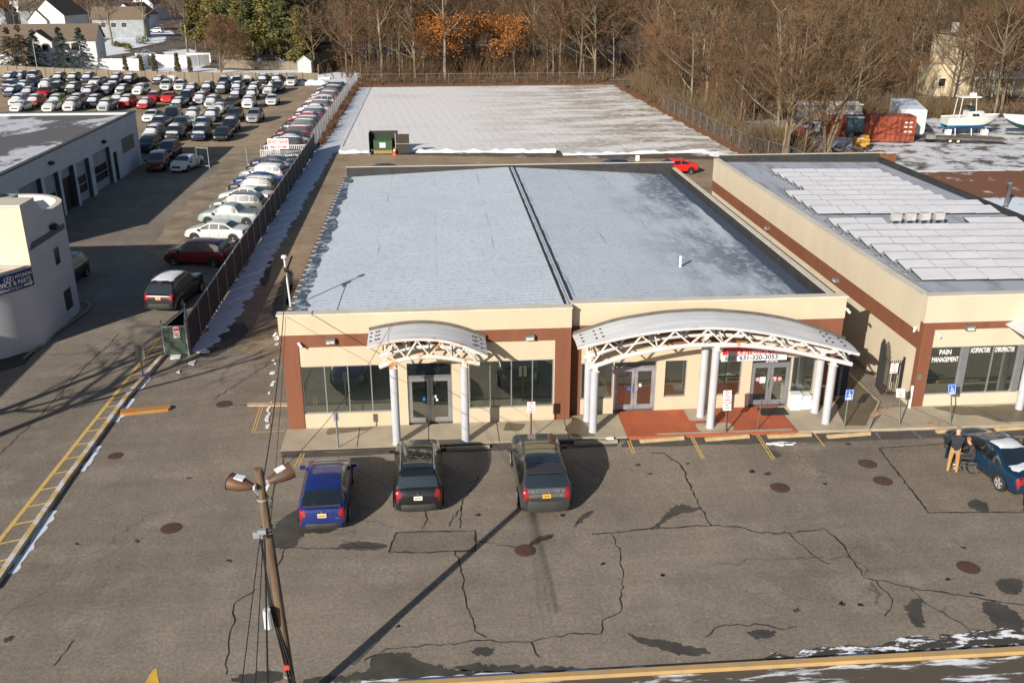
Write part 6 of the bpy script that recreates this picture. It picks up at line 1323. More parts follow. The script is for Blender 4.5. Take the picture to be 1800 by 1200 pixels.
def variant(key):
    if key in VAR: return VAR[key]
    k, i = key; r_ = bpy.data.objects.new('bare_tree', None)
    COL.objects.link(r_); ORG[r_.name] = Vector()
    if k == 'wood': mk('t', r_, *bare_tree(10 + i, 17 + 1.3 * (i % 3), .46, 4, .028, 14, .013, .2), M_BARK if i % 2 else M_BARKP, (M_TWIG, M_TWIG2, M_TWIGR)[i % 3])
    if k == 'scrub': mk('t', r_, *bare_tree(40 + i, 8.5 + i, .5, 4, .024, 10, .012, .1), M_BARK, (M_TWIGR, M_TWIG)[i % 2])
    if k == 'big': mk('t', r_, *bare_tree(70 + i, 21, .52, 4, .03, 13, .02, .28, dens=1.1), M_BARKP, M_TWIG)
    if k == 'multi':
        T, Cc = MB(), MB(); rr = random.Random(90 + i)
        for q in range(4):
            a, b = bare_tree(91 + i * 5 + q, 13 + 2 * rr.random(), .36, 4, .022, 9, .013, .25, rr.uniform(-.28, .28)); o = Vector((rr.uniform(-.3, .3), rr.uniform(-.3, .3), 0))
            for src, dst in ((a, T), (b, Cc)): dst.add([Vector(v) + o for v in src.v], src.f)
        mk('t', r_, T, Cc, M_BARK, M_TWIG)
    if k == 'orange':
        e = []; a, b = bare_tree(120 + i, 11 + 2 * i, .42, 3, .03, 10, .013, .25, ends=e)
        e = [q for q in e if q.z < 11]; mk('t', r_, a, b, M_BARKP, M_TWIG, [('foliage', leaf_cloud(e, 2600, .21, i, .85), M_LEAFO)])
    if k == 'pine':
        rr = random.Random(150 + i); h = 16 + 1.8 * i; T = MB().tube([(0, 0, -.1), (.1, .1, h * .5), (0, 0, h * .95)], [.28, .18, .05], 7); pts = []
        for q in range(60):
            z = h * (.16 + .84 * (q / 60) ** .9); rr_ = (h * .23) * (1 - ((z / h - .16) / .9)) ** .75 + .5; a = rr.uniform(0, 6.28); e = Vector((math.cos(a) * rr_, math.sin(a) * rr_, z + rr.uniform(-.2, .9)))
            T.tube([Vector((0, 0, z - .4)), e * .6 + Vector((0, 0, z - .2)) * .4, e], [.06, .04, .02], 4, 0, False)
            for w_ in range(5): pts.append(Vector((0, 0, z)).lerp(e, .35 + .17 * w_))
        mk('t', r_, T, leaf_cloud(pts, 8500, .34, i, .45), M_BARK, M_PINEY if i % 2 == 0 else M_PINE)
    if k == 'spruce':
        rr = random.Random(170 + i); h = 8.2; T = MB().tube([(0, 0, -.1), (0, 0, h)], [.16, .03], 6); mb = MB()
        for q in range(150):
            z = h * (.06 + .92 * rr.random() ** 1.15); L = (h - z) * .36 + .2; a = rr.uniform(0, 6.28); d = Vector((math.cos(a), math.sin(a), -.22))
            for w_ in range(34):
                f = rr.random() ** .6; p = Vector((0, 0, z)) + d * L * f + Vector((rr.gauss(0, .1), rr.gauss(0, .1), rr.gauss(0, .07))); s = rr.uniform(.09, .24)
                u = (d + Vector((rr.uniform(-.7, .7), rr.uniform(-.7, .7), rr.uniform(-.4, .3)))).normalized(); v = u.orthogonal().normalized(); v = rot_about(v, u, rr.uniform(0, 6.28)); mb.add([p - u * s, p + v * s * .35, p + u * s, p - v * s * .35], [(0, 1, 2, 3)])
        mk('t', r_, T, mb, M_BARK, M_SPR if i < 2 else mat('spruce_brown', (.12, .075, .04), .85, scale=1.2, col2=(.05, .055, .04)))
    if k == 'arbor':
        rr = random.Random(190 + i); h = 3.6; T = MB().tube([(0, 0, -.1), (0, 0, h * .9)], [.08, .02], 5); pts = [Vector((math.cos(a) * (.62 * (1 - z / h) ** .6) * .8, math.sin(a) * (.62 * (1 - z / h) ** .6) * .8, z)) for a, z in ((rr.uniform(0, 6.28), rr.uniform(.1, h)) for _ in range(120))]
        mk('t', r_, T, leaf_cloud(pts, 2600, .13, i, .13, -.6), M_BARK, M_ARB)
    if k == 'round':
        e = []; T, Cc = MB(), MB(); rr = random.Random(200)
        for q in range(7):
            a, b = bare_tree(201 + q, 10.5, .45, 4, .02, 9, .012, .2, .5 * math.cos(q * .9), dens=1.1); rz = Matrix.Rotation(q * .9, 3, 'Z')
            for src, dst in ((a, T), (b, Cc)): dst.add([rz @ Vector(v) for v in src.v], src.f)
        mk('t', r_, T, Cc, M_BARK, M_TWIGR)
    VAR[key] = [r_, False]; return VAR[key]
TN = dict(wood='bare_tree', scrub='bare_tree', big='bare_tree', multi='bare_tree', orange='oak_tree', pine='pine_tree', spruce='spruce_tree', arbor='arborvitae_tree', round='ornamental_tree')
def tree(key, x, y, label, group, s=1.0, rz=0, z=0):
    v = variant(key)
    if not v[1]: o = v[0]; v[1] = True; o.name = TN[key[0]]
    else: o = copy_tree(v[0])
    o.location = (x, y, z); o.rotation_euler = (0, 0, rz); o.scale = (s, s, s); tag(o, label, 'tree', group); return o
rnd = random.Random(11); spots = []
def clear(x, y, d): return all((x - a) ** 2 + (y - b) ** 2 > d * d for a, b in spots)
named = [('big', 0, 672, 135, .93, 'large pale bare tree by the back left corner of the snowy field'), ('wood', 1, 610, 130, .9, 'thin bare tree beside the grey shed at the end of the wooden fence'), ('big', 1, 783, 138, .85, 'leaning pale-limbed tree at the left of the orange oaks'), ('wood', 0, 938, 130, 1.0, 'straight pale trunk just past the orange oaks behind the field'),
 ('wood', 3, 985, 137, 1.0, 'leaning bare trunk nearest the white trailer behind the field'), ('wood', 5, 1018, 138, 1.05, 'tall straight trunk in front of the white trailer behind the field'), ('wood', 2, 1046, 140, 1.0, 'slim bare trunk at the corner of the field by the brush'),
 ('orange', 0, 745, 132, 1.0, 'small oak keeping orange leaves, left of the orange group'), ('orange', 1, 785, 136, 1.0, 'oak with dense orange leaves and a pale trunk in front of the wood'), ('orange', 2, 822, 132, 1.0, 'orange-brown oak in the middle of the field back edge'), ('orange', 1, 868, 128, .95, 'tall orange-brown oak right of the middle of the field back edge'), ('orange', 0, 905, 134, .95, 'last orange-leaved oak on the right of the orange group'),
 ('big', 2, 1240, 197, .78, 'thick pale tree standing in the brush beside the field fence'), ('wood', 4, 1310, 200, .85, 'bare tree behind the log pile at the edge of the boat yard'),
 ('multi', 0, 1378, 288, 1.0, 'tall bare tree standing just behind the solar roof, nearest the log pile'), ('wood', 3, 1412, 286, .62, 'slender bare sapling between two big trees behind the solar roof'), ('multi', 1, 1447, 283, 1.12, 'many-stemmed bare tree rising behind the middle of the solar roof'), ('multi', 2, 1700, 190, .95, 'crooked bare tree in front of the cream house'), ('multi', 3, 1760, 192, .95, 'many-stemmed bare tree behind the big white boat'),
 ('big', 0, 197, 78, .72, 'bare tree with a pale trunk on the snowy lawn among the houses'), ('big', 1, 255, 68, .75, 'bare tree in front of the distant white gabled house'), ('big', 2, 330, 93, .72, 'wide bare tree by the side street beside the pines'), ('big', 1, 90, 52, .62, 'bare tree behind the big white house roof'), ('round', 0, 388, 129, .95, 'round reddish bare ornamental tree behind the wooden fence'), ('wood', 1, 555, 128, .8, 'bare tree by the small pale shed behind the wooden fence'),
 ('arbor', 0, 222, 128, .9, 'bleached thin arborvitae, leftmost before the white vinyl fence'), ('arbor', 1, 250, 128, .85, 'brown arborvitae where the white vinyl fence turns'), ('arbor', 0, 273, 129, 1.0, 'green-brown arborvitae in the middle of the vinyl fence'), ('arbor', 1, 313, 129, 1.05, 'dense arborvitae before the long white vinyl fence'), ('arbor', 0, 335, 128, .8, 'small thin arborvitae nearest the reddish ornamental tree'),
 ('spruce', 2, 22, 127, 1.05, 'browning spruce at the left end of the white house'), ('spruce', 2, 43, 127, 1.1, 'tall browning spruce between two white house windows'), ('spruce', 0, 67, 126, 1.0, 'dark green spruce before the gabled bay of the white house'), ('spruce', 1, 113, 125, 1.05, 'blue-green spruce before the right-hand windows of the white house'), ('spruce', 0, 148, 126, 1.05, 'blue-green spruce at the right corner of the white house')]
for k, i, px, py, s, lab in named:
    p = G(px, py); spots.append((p.x, p.y)); tree((k, i), p.x, p.y, lab, None, s, rnd.uniform(0, 6.28))
for k, (px, py) in enumerate(((345, 84), (362, 80), (400, 92), (418, 84), (438, 98), (455, 92), (470, 104), (486, 98), (500, 108), (515, 100), (530, 108), (545, 104), (428, 108), (448, 112), (482, 114), (508, 116), (532, 118), (410, 104), (380, 88), (560, 96), (465, 84), (525, 88), (495, 84))):
    p = G(px, py + 5); spots.append((p.x, p.y)); tree(('pine', k % 4), p.x, p.y, 'yellow-green pine in the evergreen cluster left of the bare wood', 'pines of the evergreen cluster', rnd.uniform(.72, .98), rnd.uniform(0, 6.28))
def inyard(x, y): return (34 < x < 80 and y < 127 and not (x < 39 and y > 122)) or (79 < x < 112 and 142 < y < 166) or (58 < x < 76 and y < 141)
for k in range(26):            # the wood's ragged front along the fence of the field
    x, y = 35.8 + rnd.uniform(0, 4.5), 108 + k * 2.5 + rnd.uniform(-1, 1)
    if clear(x, y, 2.0):
        spots.append((x, y)); tree(('scrub', k % 3) if k % 3 else ('wood', k % 6), x, y, 'bare brown tree crowding the fence along the edge of the snowy field', 'bare trees along the fence of the field', rnd.uniform(.7, 1.05), rnd.uniform(0, 6.28))
for x, y, k, lab in ((80.5, 146, 1, 'bare tree standing before the tall chimney wall of the cream house'), (86.5, 146.5, 4, 'bare tree standing before the porch end nearest the chimney wall'), (93, 146, 2, 'bare tree standing before the far end of the cream house porch')):
    spots.append((x, y)); tree(('wood', k), x, y, lab, None, .85, x)
nt_ = 0
for tries in range(2500):      # edge of the wood behind the field and to its right
    if nt_ >= 190: break
    if rnd.random() < .42: x, y = rnd.uniform(-17, 36), rnd.uniform(181, 236)
    else: x, y = rnd.uniform(36, 118), rnd.uniform(103, 225)
    if (y < 202 and 0 < x < 20) or (80 < x < 106 and 126 < y < 142) or inyard(x, y) or not clear(x, y, 3.2) or (x > 36 and y < 128 and x > 41): continue
    spots.append((x, y)); nt_ += 1; near = x > 36 and y < 170
    key = ('scrub', rnd.randrange(3)) if rnd.random() < (.35 if near else .22) else ('wood', rnd.randrange(6))
    tree(key, x, y, 'bare brown tree in the wood beyond the snowy field' if x < 36 else 'bare brown tree in the dense wood behind the boat yard', 'bare trees of the wood behind the field' if x < 36 else 'bare trees of the wood behind the boat yard', rnd.uniform(.75, 1.0), rnd.uniform(0, 6.28))
for k in range(26):            # among the houses and behind them
    px = rnd.uniform(0, 360); py = rnd.uniform(18, 52); p = G(px, py)
    if p.y < 600 and clear(p.x, p.y, 6): spots.append((p.x, p.y)); tree(('wood', rnd.randrange(6)), p.x, p.y, 'distant bare tree among the houses beyond the car lot', 'distant bare trees among the houses', rnd.uniform(.75, .95), rnd.uniform(0, 6.28))
# trees left of the frame whose branch shadows streak the entrance lane
for x, y, i, s in ((-26.1, 32.9, 0, .66), (-25.3, 30.6, 1, .7)):
    tree(('big', i), x, y, 'bare street tree left of the dealer entrance lane, casting streaked shadows', 'bare street trees at the entrance', s, i)
# the far wood: one mass
def mass(name, m, n, area, seed, hmin, hmax, skip=lambda x, y: False):
    r_ = random.Random(seed); base = [bare_tree(300 + seed + k, 16, .42, 3, .05, 12, .012, .25, dens=1.25) for k in range(3)]
    V_, F_ = [], []; o = 0; B_ = []
    for a, b in base:
        mb = MB(); mb.add(a.v, a.f); mb.add(b.v, b.f); B_.append((np.array(mb.v), mb.f))
    vs, fs = [], []; c = 0
    while c < n:
        x, y = r_.uniform(*area[:2]), r_.uniform(*area[2:])
        if skip(x, y): continue
        c += 1; v, f = r_.choice(B_); a = r_.uniform(0, 6.28); s = r_.uniform(hmin, hmax)
        M_ = np.array([[math.cos(a), -math.sin(a), 0], [math.sin(a), math.cos(a), 0], [0, 0, 1]]) * s
        vs.append(v @ M_.T + np.array([x, y, 0])); fs.append((np.concatenate([np.array(q) for q in f]) + o, np.array([len(q) for q in f]))); o += len(v)
    v = np.concatenate(vs); lo = np.concatenate([q[0] for q in fs]); ln = np.concatenate([q[1] for q in fs])
    me = bpy.data.meshes.new(name); me.vertices.add(len(v)); me.vertices.foreach_set('co', v.ravel()); me.loops.add(len(lo)); me.loops.foreach_set('vertex_index', lo)
    me.polygons.add(len(ln)); me.polygons.foreach_set('loop_start', np.concatenate([[0], np.cumsum(ln)[:-1]])); me.polygons.foreach_set('loop_total', ln); me.update(calc_edges=True); me.materials.append(m)
    ob = bpy.data.objects.new(name, me); COL.objects.link(ob); ob['kind'] = 'stuff'; return ob
mass('far_wood', M_TWIG, 260, (-60, 190, 205, 330), 1, .8, 1.15, lambda x, y: (79 < x < 112 and y < 170) or (x < 30 and y < 236) or (x < -18 and y < 262))
mass('far_wood', M_TWIGR, 130, (-320, -40, 330, 560), 2, .7, 1.1)
mass('far_wood', M_TWIG, 90, (80, 170, 120, 215), 3, .7, 1.0, lambda x, y: 79 < x < 112 and 142 < y < 166)
# brush and brambles along the field edges: stuff
def brush(name, m, poly_pts, n, seed, h0, h1):
    r_ = random.Random(seed); mb = MB()
    for _ in range(n):
        a, b, wd = r_.choice(poly_pts); f = r_.random(); p = Vector(a).lerp(Vector(b), f); x, y = p.x + r_.uniform(-wd, wd), p.y + r_.uniform(-wd, wd); h = r_.uniform(h0, h1)
        for k in range(5):
            d = Vector((r_.uniform(-.7, .7), r_.uniform(-.7, .7), 1)).normalized(); q = Vector((x, y, 0)); e = q + d * h * r_.uniform(.5, 1); mdl = q.lerp(e, .5) + Vector((r_.uniform(-.15, .15), r_.uniform(-.15, .15), .1))
            mb.tube([q, mdl, e + Vector((r_.uniform(-.4, .4), r_.uniform(-.4, .4), 0))], [.03, .024, .014], 3, 0, False)
    o = mb.build(name, m); o['kind'] = 'stuff'; return o
brush('underbrush', M_TWIG, [((-13, 177), (32, 177), 3.0), ((-14, 181), (34, 182), 4)], 420, 1, .6, 2.4)
brush('underbrush', M_TWIG2, [((35.5, 170), (37, 105), 2.4), ((39, 172), (43, 130), 4), ((40, 131), (78, 131), 4), ((36, 104), (39, 98), 1.5)], 1900, 2, 1.0, 5.0)
brush('underbrush', M_TWIGR, [((60, 136), (110, 140), 5), ((36.2, 172), (35.6, 104), 1.2), ((-13.0, 112), (-13.0, 174), .4)], 650, 3, .4, 1.6)
# a second tangle of undergrowth deeper in the wood
brush('underbrush', M_TWIG, [((-12, 194), (36, 198), 9), ((44, 150), (80, 175), 14), ((40, 190), (110, 200), 14)], 2600, 4, 1.5, 6.5)
# ================================================================ houses
M_VINYL = mat('white_siding', (.60, .60, .62), .6, scale=1, var=.05, stretch=(.3, .3, 9)); M_SHING = mat('shingle_brown', (.15, .115, .085), .9, scale=3, var=.2); M_SHINGD = mat('shingle_dark', (.045, .045, .055), .9, scale=3, var=.2)
M_CREAMH = mat('house_cream', (.50, .43, .30), .8, scale=1); M_BRROOF = mat('roof_rustbrown', (.16, .085, .05), .9, scale=2); M_GREYH = mat('grey_siding', (.28, .31, .33), .7, scale=1)
def gable(mb_wall, mb_roof, o, ux, L, W, h, rise, ov=.35):
    """gabled block: ridge along ux, origin at the near left corner, uy to the back"""
    o, ux = Vector(o), Vector(ux).normalized(); uy = Vector((-ux.y, ux.x, 0)); z = Vector((0, 0, 1))
    a = [o, o + ux * L, o + ux * L + uy * W, o + uy * W]; r0, r1 = o + uy * W / 2 + z * (h + rise), o + ux * L + uy * W / 2 + z * (h + rise)
    mb_wall.add(a + [p + z * h for p in a] + [r0, r1], [(0, 1, 5, 4), (1, 2, 6, 9, 5), (2, 3, 7, 6), (3, 0, 4, 8, 7)])
    sl = (uy * W / 2 - z * rise); e = sl.normalized() * ov; e2 = (uy * -W / 2 - z * rise).normalized() * ov
    f0, f1, b0, b1 = a[0] + z * h + e2 - ux * ov, a[1] + z * h + e2 + ux * ov, a[3] + z * h + e - ux * ov, a[2] + z * h + e + ux * ov
    R0, R1 = r0 - ux * ov, r1 + ux * ov; t = z * .14
    for p, q, s_, u in ((f0, f1, R1, R0), (R0, R1, b1, b0)):
        mb_roof.add([p + z * .02, q + z * .02, s_ + z * .02, u + z * .02, p + t, q + t, s_ + t, u + t], [(4, 5, 6, 7), (0, 3, 2, 1), (0, 1, 5, 4), (1, 2, 6, 5), (3, 0, 4, 7), (2, 3, 7, 6)])
def hwin(parent, c, ux, nrm, w_, h_):
    c, ux, n = Vector(c), Vector(ux), Vector(nrm); z = Vector((0, 0, 1)); f = MB()
    f.obox(c + n * .03, ux * (w_ / 2 + .1), n * .03, z * (h_ / 2 + .1)); o = f.build('window', M_WHITE, parent)
    MB().obox(c + n * .05, ux * w_ / 2, n * .02, z * h_ / 2).build('pane', M_GLASSD, o)
def house(label, px, py, ux, L, W, h, rise, wall, roof, cat='house', chim=False, wins=(), wing=None):
    o = G(px, py); t = thing('house', label, cat, o); w_, r_ = MB(), MB(); gable(w_, r_, o, ux, L, W, h, rise)
    if wing:
        for (dx, dy, ux2, L2, W2, h2, rs2) in wing:
            u = Vector(ux).normalized(); v = Vector((-u.y, u.x, 0)); gable(w_, r_, o + u * dx + v * dy, ux2, L2, W2, h2, rs2)
    w_.build('wall', wall, t); rf = r_.build('roof', roof, t)
    if chim: c = o + Vector(ux).normalized() * L * .3 + Vector((0, W * .5, h + rise - .8)); MB().obox(c + Vector((0, 0, .9)), (.45, 0, 0), (0, .45, 0), (0, 0, 1.3)).build('chimney', mat('chimney_pale', (.6, .6, .6), .8), rf)
    u = Vector(ux).normalized(); v = Vector((-u.y, u.x, 0))
    for (fx, z, side) in wins:
        if side == 'f': hwin(t, o + u * L * fx + Vector((0, 0, z)), u, -v, 1.5, 1.3)
        else: hwin(t, o + u * L + v * W * fx + Vector((0, 0, z)), v, u, 1.0, 1.3)
    return t
# big white house at the upper left: long ridge parallel to the view with a gabled bay
house('long white two-storey house with a brown roof and gabled bay behind the spruces', 8, 121, (1, .12, 0), 18.5, 9.5, 5.5, 2.9, M_VINYL, M_SHING, wins=((.05, 4.2, 'f'), (.14, 4.2, 'f'), (.68, 4.2, 'f'), (.78, 4.2, 'f'), (.70, 1.4, 'f'), (.12, 1.4, 'f'), (.5, 2, 'e')),
      wing=[(10.4, -2.0, (-.12, 1, 0), 8.0, 5.6, 5.3, 2.1)])
hw = [q for q in bpy.data.objects if q.name == 'house'][0]; u_ = Vector((1, .12, 0)).normalized(); v_ = Vector((-u_.y, u_.x, 0)); o_ = G(8, 121)
for a in (1.3, 2.8, 4.3): hwin(hw, o_ + u_ * (10.4 - a) - v_ * 2.03 + Vector((0, 0, 4.1)), u_, -v_, 1.15, 1.3)
house('low white garage end at the left frame edge', -14, 128, (1, .1, 0), 7, 7, 4.2, 1.6, M_VINYL, M_SHING, wins=((.75, 2.4, 'f'), (.86, 2.4, 'f')))
house('pale house with a hipped brown roof behind the long white house', 38, 46, (1, .15, 0), 17, 12, 5.5, 4.2, M_GREYH, M_SHING, chim=True)
house('small pale-blue gable with a chimney behind the long white house roof', 12, 44, (.1, 1, 0), 9, 7.5, 5.2, 3.2, M_GREYH, M_SHINGD, chim=True)
house('tall white gabled house with a dark roof beyond the pale gables', 118, 62, (.15, 1, 0), 15, 10.5, 6, 4.6, M_VINYL, M_SHING, wins=((.6, 3, 'f'),), wing=[(-1, 5.5, (.15, 1, 0), 7, 6, 4.6, 3)])
house('grey front of a house with a porch shaded by trees', 166, 68, (1, .1, 0), 15, 8, 5.6, 3.2, M_GREYH, M_SHING, wins=((.2, 3.8, 'f'), (.4, 3.8, 'f'), (.6, 3.8, 'f')))
house('white gabled house with a dark roof near the pale driveway', 246, 57, (.25, 1, 0), 13, 9.5, 5.4, 3.6, M_VINYL, M_SHINGD, wins=((.5, 3, 'e'),))
house('distant white gable showing above the dark-roofed white house', 272, 36, (.25, 1, 0), 12, 10, 6.5, 4.4, M_VINYL, M_SHINGD)
house('distant pale house glimpsed through the trees right of the pines', 555, 24, (.2, 1, 0), 10, 9, 6, 4, M_VINYL, M_SHINGD); house('distant pale house glimpsed at the very top behind the car lot', 20, 22, (1, .1, 0), 16, 9, 6, 4, M_VINYL, M_SHINGD)
house('small white gable far behind the orange oaks', 985, 42, (.2, 1, 0), 8, 7, 7, 3, M_VINYL, M_SHINGD)
# cream house on the right
CH = thing('house', 'cream two-storey house with a tall chimney wall behind the boats', 'house', (84, 152, 0))
w_, r_ = MB(), MB(); w_.box(82.5, 86.0, 150, 158, 0, 9.6); gable(w_, r_, (86.0, 151.5, 0), (1, 0, 0), 10.5, 8, 5.6, 3.6); w_.box(80.4, 82.5, 151, 157, 0, 5.0)
w_.build('wall', M_CREAMH, CH); rf = r_.build('roof', M_BRROOF, CH); mb = MB(); mb.add([(82.2, 149.7, 9.5), (86.3, 149.7, 10.2), (86.3, 158.3, 10.2), (82.2, 158.3, 9.5)], [(0, 1, 2, 3)]); mb.build('flat_roof', M_SHING, CH)
MB().box(83.2, 84.0, 153, 153.8, 9.7, 11.2).build('chimney', mat('chimney_pale', (.6, .6, .6), .8), CH)
MB().box(86.0, 96.6, 149.6, 151.45, 2.85, 3.05).build('porch_roof', M_SNOWP, CH)
for x in (86.3, 89.5, 92.8, 96.3): MB().box(x, x + .16, 149.7, 149.9, 0, 2.85).build('porch_post', M_WHITE, CH)
for x in (88, 91, 94): hwin(CH, (x, 151.5, 4.4), (1, 0, 0), (0, -1, 0), 1.1, 1.2)
hwin(CH, (81.5, 151, 2.2), (1, 0, 0), (0, -1, 0), 1.1, 1.2)
house('pale grey-roofed house at the right frame edge behind the bare trees', 1768, 150, (1, 0, 0), 12, 8, 3.2, 2.2, M_CREAMH, M_SNOWP)
# white vinyl fence
def panels(name, label, pts, h, m, sp=2.4):
    f = thing(name, label, 'fence', pts[0]); mb = MB()
    for a, b in zip(pts, pts[1:]):
        a, b = Vector(a), Vector(b); L = (b - a).length; d = (b - a) / L; n = Vector((-d.y, d.x, 0)); k = max(1, round(L / sp)); u = Vector((0, 0, 1))
        for i in range(k):
            p, q = a + d * L * i / k, a + d * (L * (i + 1) / k - .12); mb.obox((p + q) / 2 + u * h / 2, (q - p) / 2, n * .03, u * h / 2)
            MB().obox(p - d * .06 + u * (h / 2 + .06), d * .065, n * .065, u * (h / 2 + .06)).build('post', m, f)
    mb.build('panel_run', m, f); return f
panels('vinyl_fence', 'tall white vinyl fence behind the arborvitae row', [G(175, 124), G(247, 124), G(250, 122), G(262, 115), G(330, 118), G(370, 115)], 2.3, M_WHITE)
panels('vinyl_fence', 'short white vinyl fence piece behind the long one by the ornamental tree', [G(330, 110), G(372, 110)], 2.0, M_WHITE)
panels('board_fence', 'low pale wooden fence in front of the evergreen cluster', [G(390, 119), G(450, 122), G(530, 124)], 1.7, M_WOODF)
panels('board_fence', 'tan wooden fence running back from the grey shed to the wood', [G(560, 131), G(575, 122), G(625, 112)], 1.8, mat('tan_board2', (.24, .15, .08), .9))
SD = thing('garden_shed', 'small pale garden shed with a gabled front behind the wooden fence', 'shed', G(535, 131)); w_, r_ = MB(), MB(); gable(w_, r_, G(548, 131), (.05, 1, 0), 3, 2.6, 2.4, 1.0, .15)
w_.build('wall', mat('shed_pale', (.45, .48, .47), .8), SD); r_.build('roof', mat('shed_roof', (.5, .52, .54), .8), SD)
tag(MB().obox(G(495, 108) + Vector((0, 0, 1.2)), (6, .4, 0), (-.2, 3, 0), (0, 0, .9)).obox(G(495, 108) + Vector((0, 0, 2.2)), (6.3, .4, 0), (-.2, 3.3, 0), (0, 0, .1)).build('pool_shed', mat('shed_blue', (.12, .15, .2), .8)), 'low blue-grey outbuilding with a snowy top in front of the pines', 'shed')
tag(MB().obox(G(590, 108) + Vector((0, 0, 1.6)), (4, .3, 0), (-.2, 2.5, 0), (0, 0, 1.6)).obox(G(590, 108) + Vector((0, 0, 3.3)), (4.3, .3, 0), (-.2, 2.8, 0), (0, 0, .12)).build('outbuilding', mat('tan_wall', (.35, .27, .2), .8)), 'low tan outbuilding with snow on top between the shed and the wood', 'shed')
park('pickup', 'silver', None, G(258, 101).x, G(258, 101).y, R(-80), 'silver pickup truck on the side street behind the vinyl fence', 'cars parked on the side street')
park('suv', 'white', 'roof', G(276, 58).x, G(276, 58).y, R(70), 'white car by the dark-roofed white house far beyond the street', 'cars parked on the side street')
park('sedan', 'lime', None, G(253, 110).x, G(253, 110).y, R(-80), 'lime green car peeking over the vinyl fence', 'cars parked on the side street')
tag(MB().tube([G(67, 129), G(67, 129) + Vector((0, 0, 6))], .07, 6).build('lamp_post', M_GALV), 'thin pale pole beside the wooden fence in front of the spruces', 'pole')
def bush(px, py, r, label, m):
    c = G(px, py); rr = random.Random(px); pts = [c + Vector((rr.gauss(0, r * .45), rr.gauss(0, r * .45), abs(rr.gauss(r * .4, r * .3)))) for _ in range(60)]
    tag(leaf_cloud(pts, 900, .16, px, .25).build('bush', m, None, loc=c), label, 'bush', 'garden bushes')
bush(252, 78, 2.2, 'round evergreen bush with russet base on the snowy lawn', M_PINE); bush(206, 82, 1.0, 'small dark bush beside the lawn tree, nearest its trunk', M_PINE); bush(213, 83, .9, 'small dark bush in the middle of the lawn row', M_PINE); bush(219, 83, .9, 'small dark bush at the outer end of the lawn row', M_PINE); bush(226, 86, 1.0, 'yellowish bush at the lawn edge by the side street', M_PINEY)
# ================================================================ dumpster corner
DU = thing('dumpster', 'green steel dumpster with a pale label in a dark enclosure', 'dumpster', (-5.5, 106.3, 0)); M_DG = mat('dumpster_green', (.035, .075, .035), .6, scale=2)
MB().add([(-6.6, 105.6, .1), (-4.6, 105.6, .1), (-4.6, 107.2, .1), (-6.6, 107.2, .1), (-6.6, 105.6, 1.5), (-4.6, 105.6, 1.5), (-4.6, 107.2, 1.9), (-6.6, 107.2, 1.9)], [(0, 1, 5, 4), (1, 2, 6, 5), (2, 3, 7, 6), (3, 0, 4, 7), (4, 5, 6, 7)]).build('bin_body', M_DG, DU)
MB().box(-6.62, -4.58, 105.56, 105.6, .1, .45).build('rust_skirt', mat('rust_tan', (.3, .2, .07), .8, scale=4), DU); MB().box(-5.95, -5.3, 105.57, 105.59, .75, 1.3).build('pale_label', mat('label_mint', (.5, .72, .62), .6), DU)
EN = thing('dumpster_enclosure', 'dark slatted fence enclosure open around the green dumpster', 'fence', (-5.5, 107.8, 0)); M_DK = mat('enclosure_dark', (.04, .03, .026), .8, scale=4, stretch=(8, 8, .5))
for (a, b) in (((-7.1, 105.4), (-7.1, 108.2)), ((-7.1, 108.2), (-4.0, 108.2)), ((-4.2, 105.6), (-2.7, 105.6))):
    A, B_ = Vector((*a, 0)), Vector((*b, 0)); d = (B_ - A).normalized(); n = Vector((-d.y, d.x, 0)); MB().obox((A + B_) / 2 + Vector((0, 0, 1.15)), (B_ - A) / 2, n * .03, (0, 0, 1.05)).build('slat_panel', M_DK, EN)
    MB().tube([A, A + Vector((0, 0, 2.3))], .05, 6).build('post', M_GALV, EN); MB().bar(A + Vector((0, 0, 1.15)) + n * -.05, B_ + Vector((0, 0, 1.15)) + n * -.05, .03).build('rail', M_GALV, EN)
CN_ = thing('traffic_cone', 'orange traffic cone standing beside the green dumpster', 'traffic cone', (-4.35, 105.2, 0)); M_OR = mat('cone_orange', (.75, .1, .02), .6)
MB().lathe([(.001, .8), (.04, .8), (.2, .05), (.001, .05)], (-4.35, 105.2, 0), 14).build('cone_body', M_OR, CN_); MB().box(-4.6, -4.1, 104.95, 105.45, 0.004, .05).build('base', M_OR, CN_); MB().lathe([(.085, .62), (.12, .45)], (-4.35, 105.2, .0), 14).build('band', M_WHITEP, CN_)
# ================================================================ boat yard
M_CONT = mat('container_red', (.31, .058, .022), .75, scale=.8, col2=(.20, .05, .026), stretch=(1, 1, .4)); 
CT = thing('shipping_container', 'rust-red corrugated shipping container in the snowy boat yard', 'container', (53, 109, 0))
o = Vector((50.9, 109.0, .1)); u = Vector((1, -.18, 0)).normalized(); v = Vector((.2, 1, 0)).normalized(); z = Vector((0, 0, 1)); L, W, Hh = 5.2, 3.0, 3.0
mb = MB(); K = 36; pts = []
for k in range(K + 1): pts.append(o + u * L * k / K + v * (.06 if (k // 2) % 2 else 0))
pts += [o + u * L + v * W, o + v * W]; mb.prism([(p.x, p.y) for p in pts], .1, Hh); mb.build('container_shell', M_CONT, CT)
for dz in (1.2, 1.75, 2.25):
    for dx in (4.1, 4.65): c = o + u * dx + z * dz - v * .02; MB().obox(c, u * .17, v * .01, z * .08).build('white_stencil', M_WHITEP, CT)
c = o + u * 3.5 - v * .05; MB().obox(c + z * 1.6, u * .04, v * .03, z * 1.5).obox(o + u * 5.0 - v * .05 + z * 1.6, u * .04, v * .03, z * 1.5).build('door_bar', M_CONT, CT)
C2 = thing('shipping_container', 'second rust-red container end behind the first in the boat yard', 'container', (50, 114, 0))
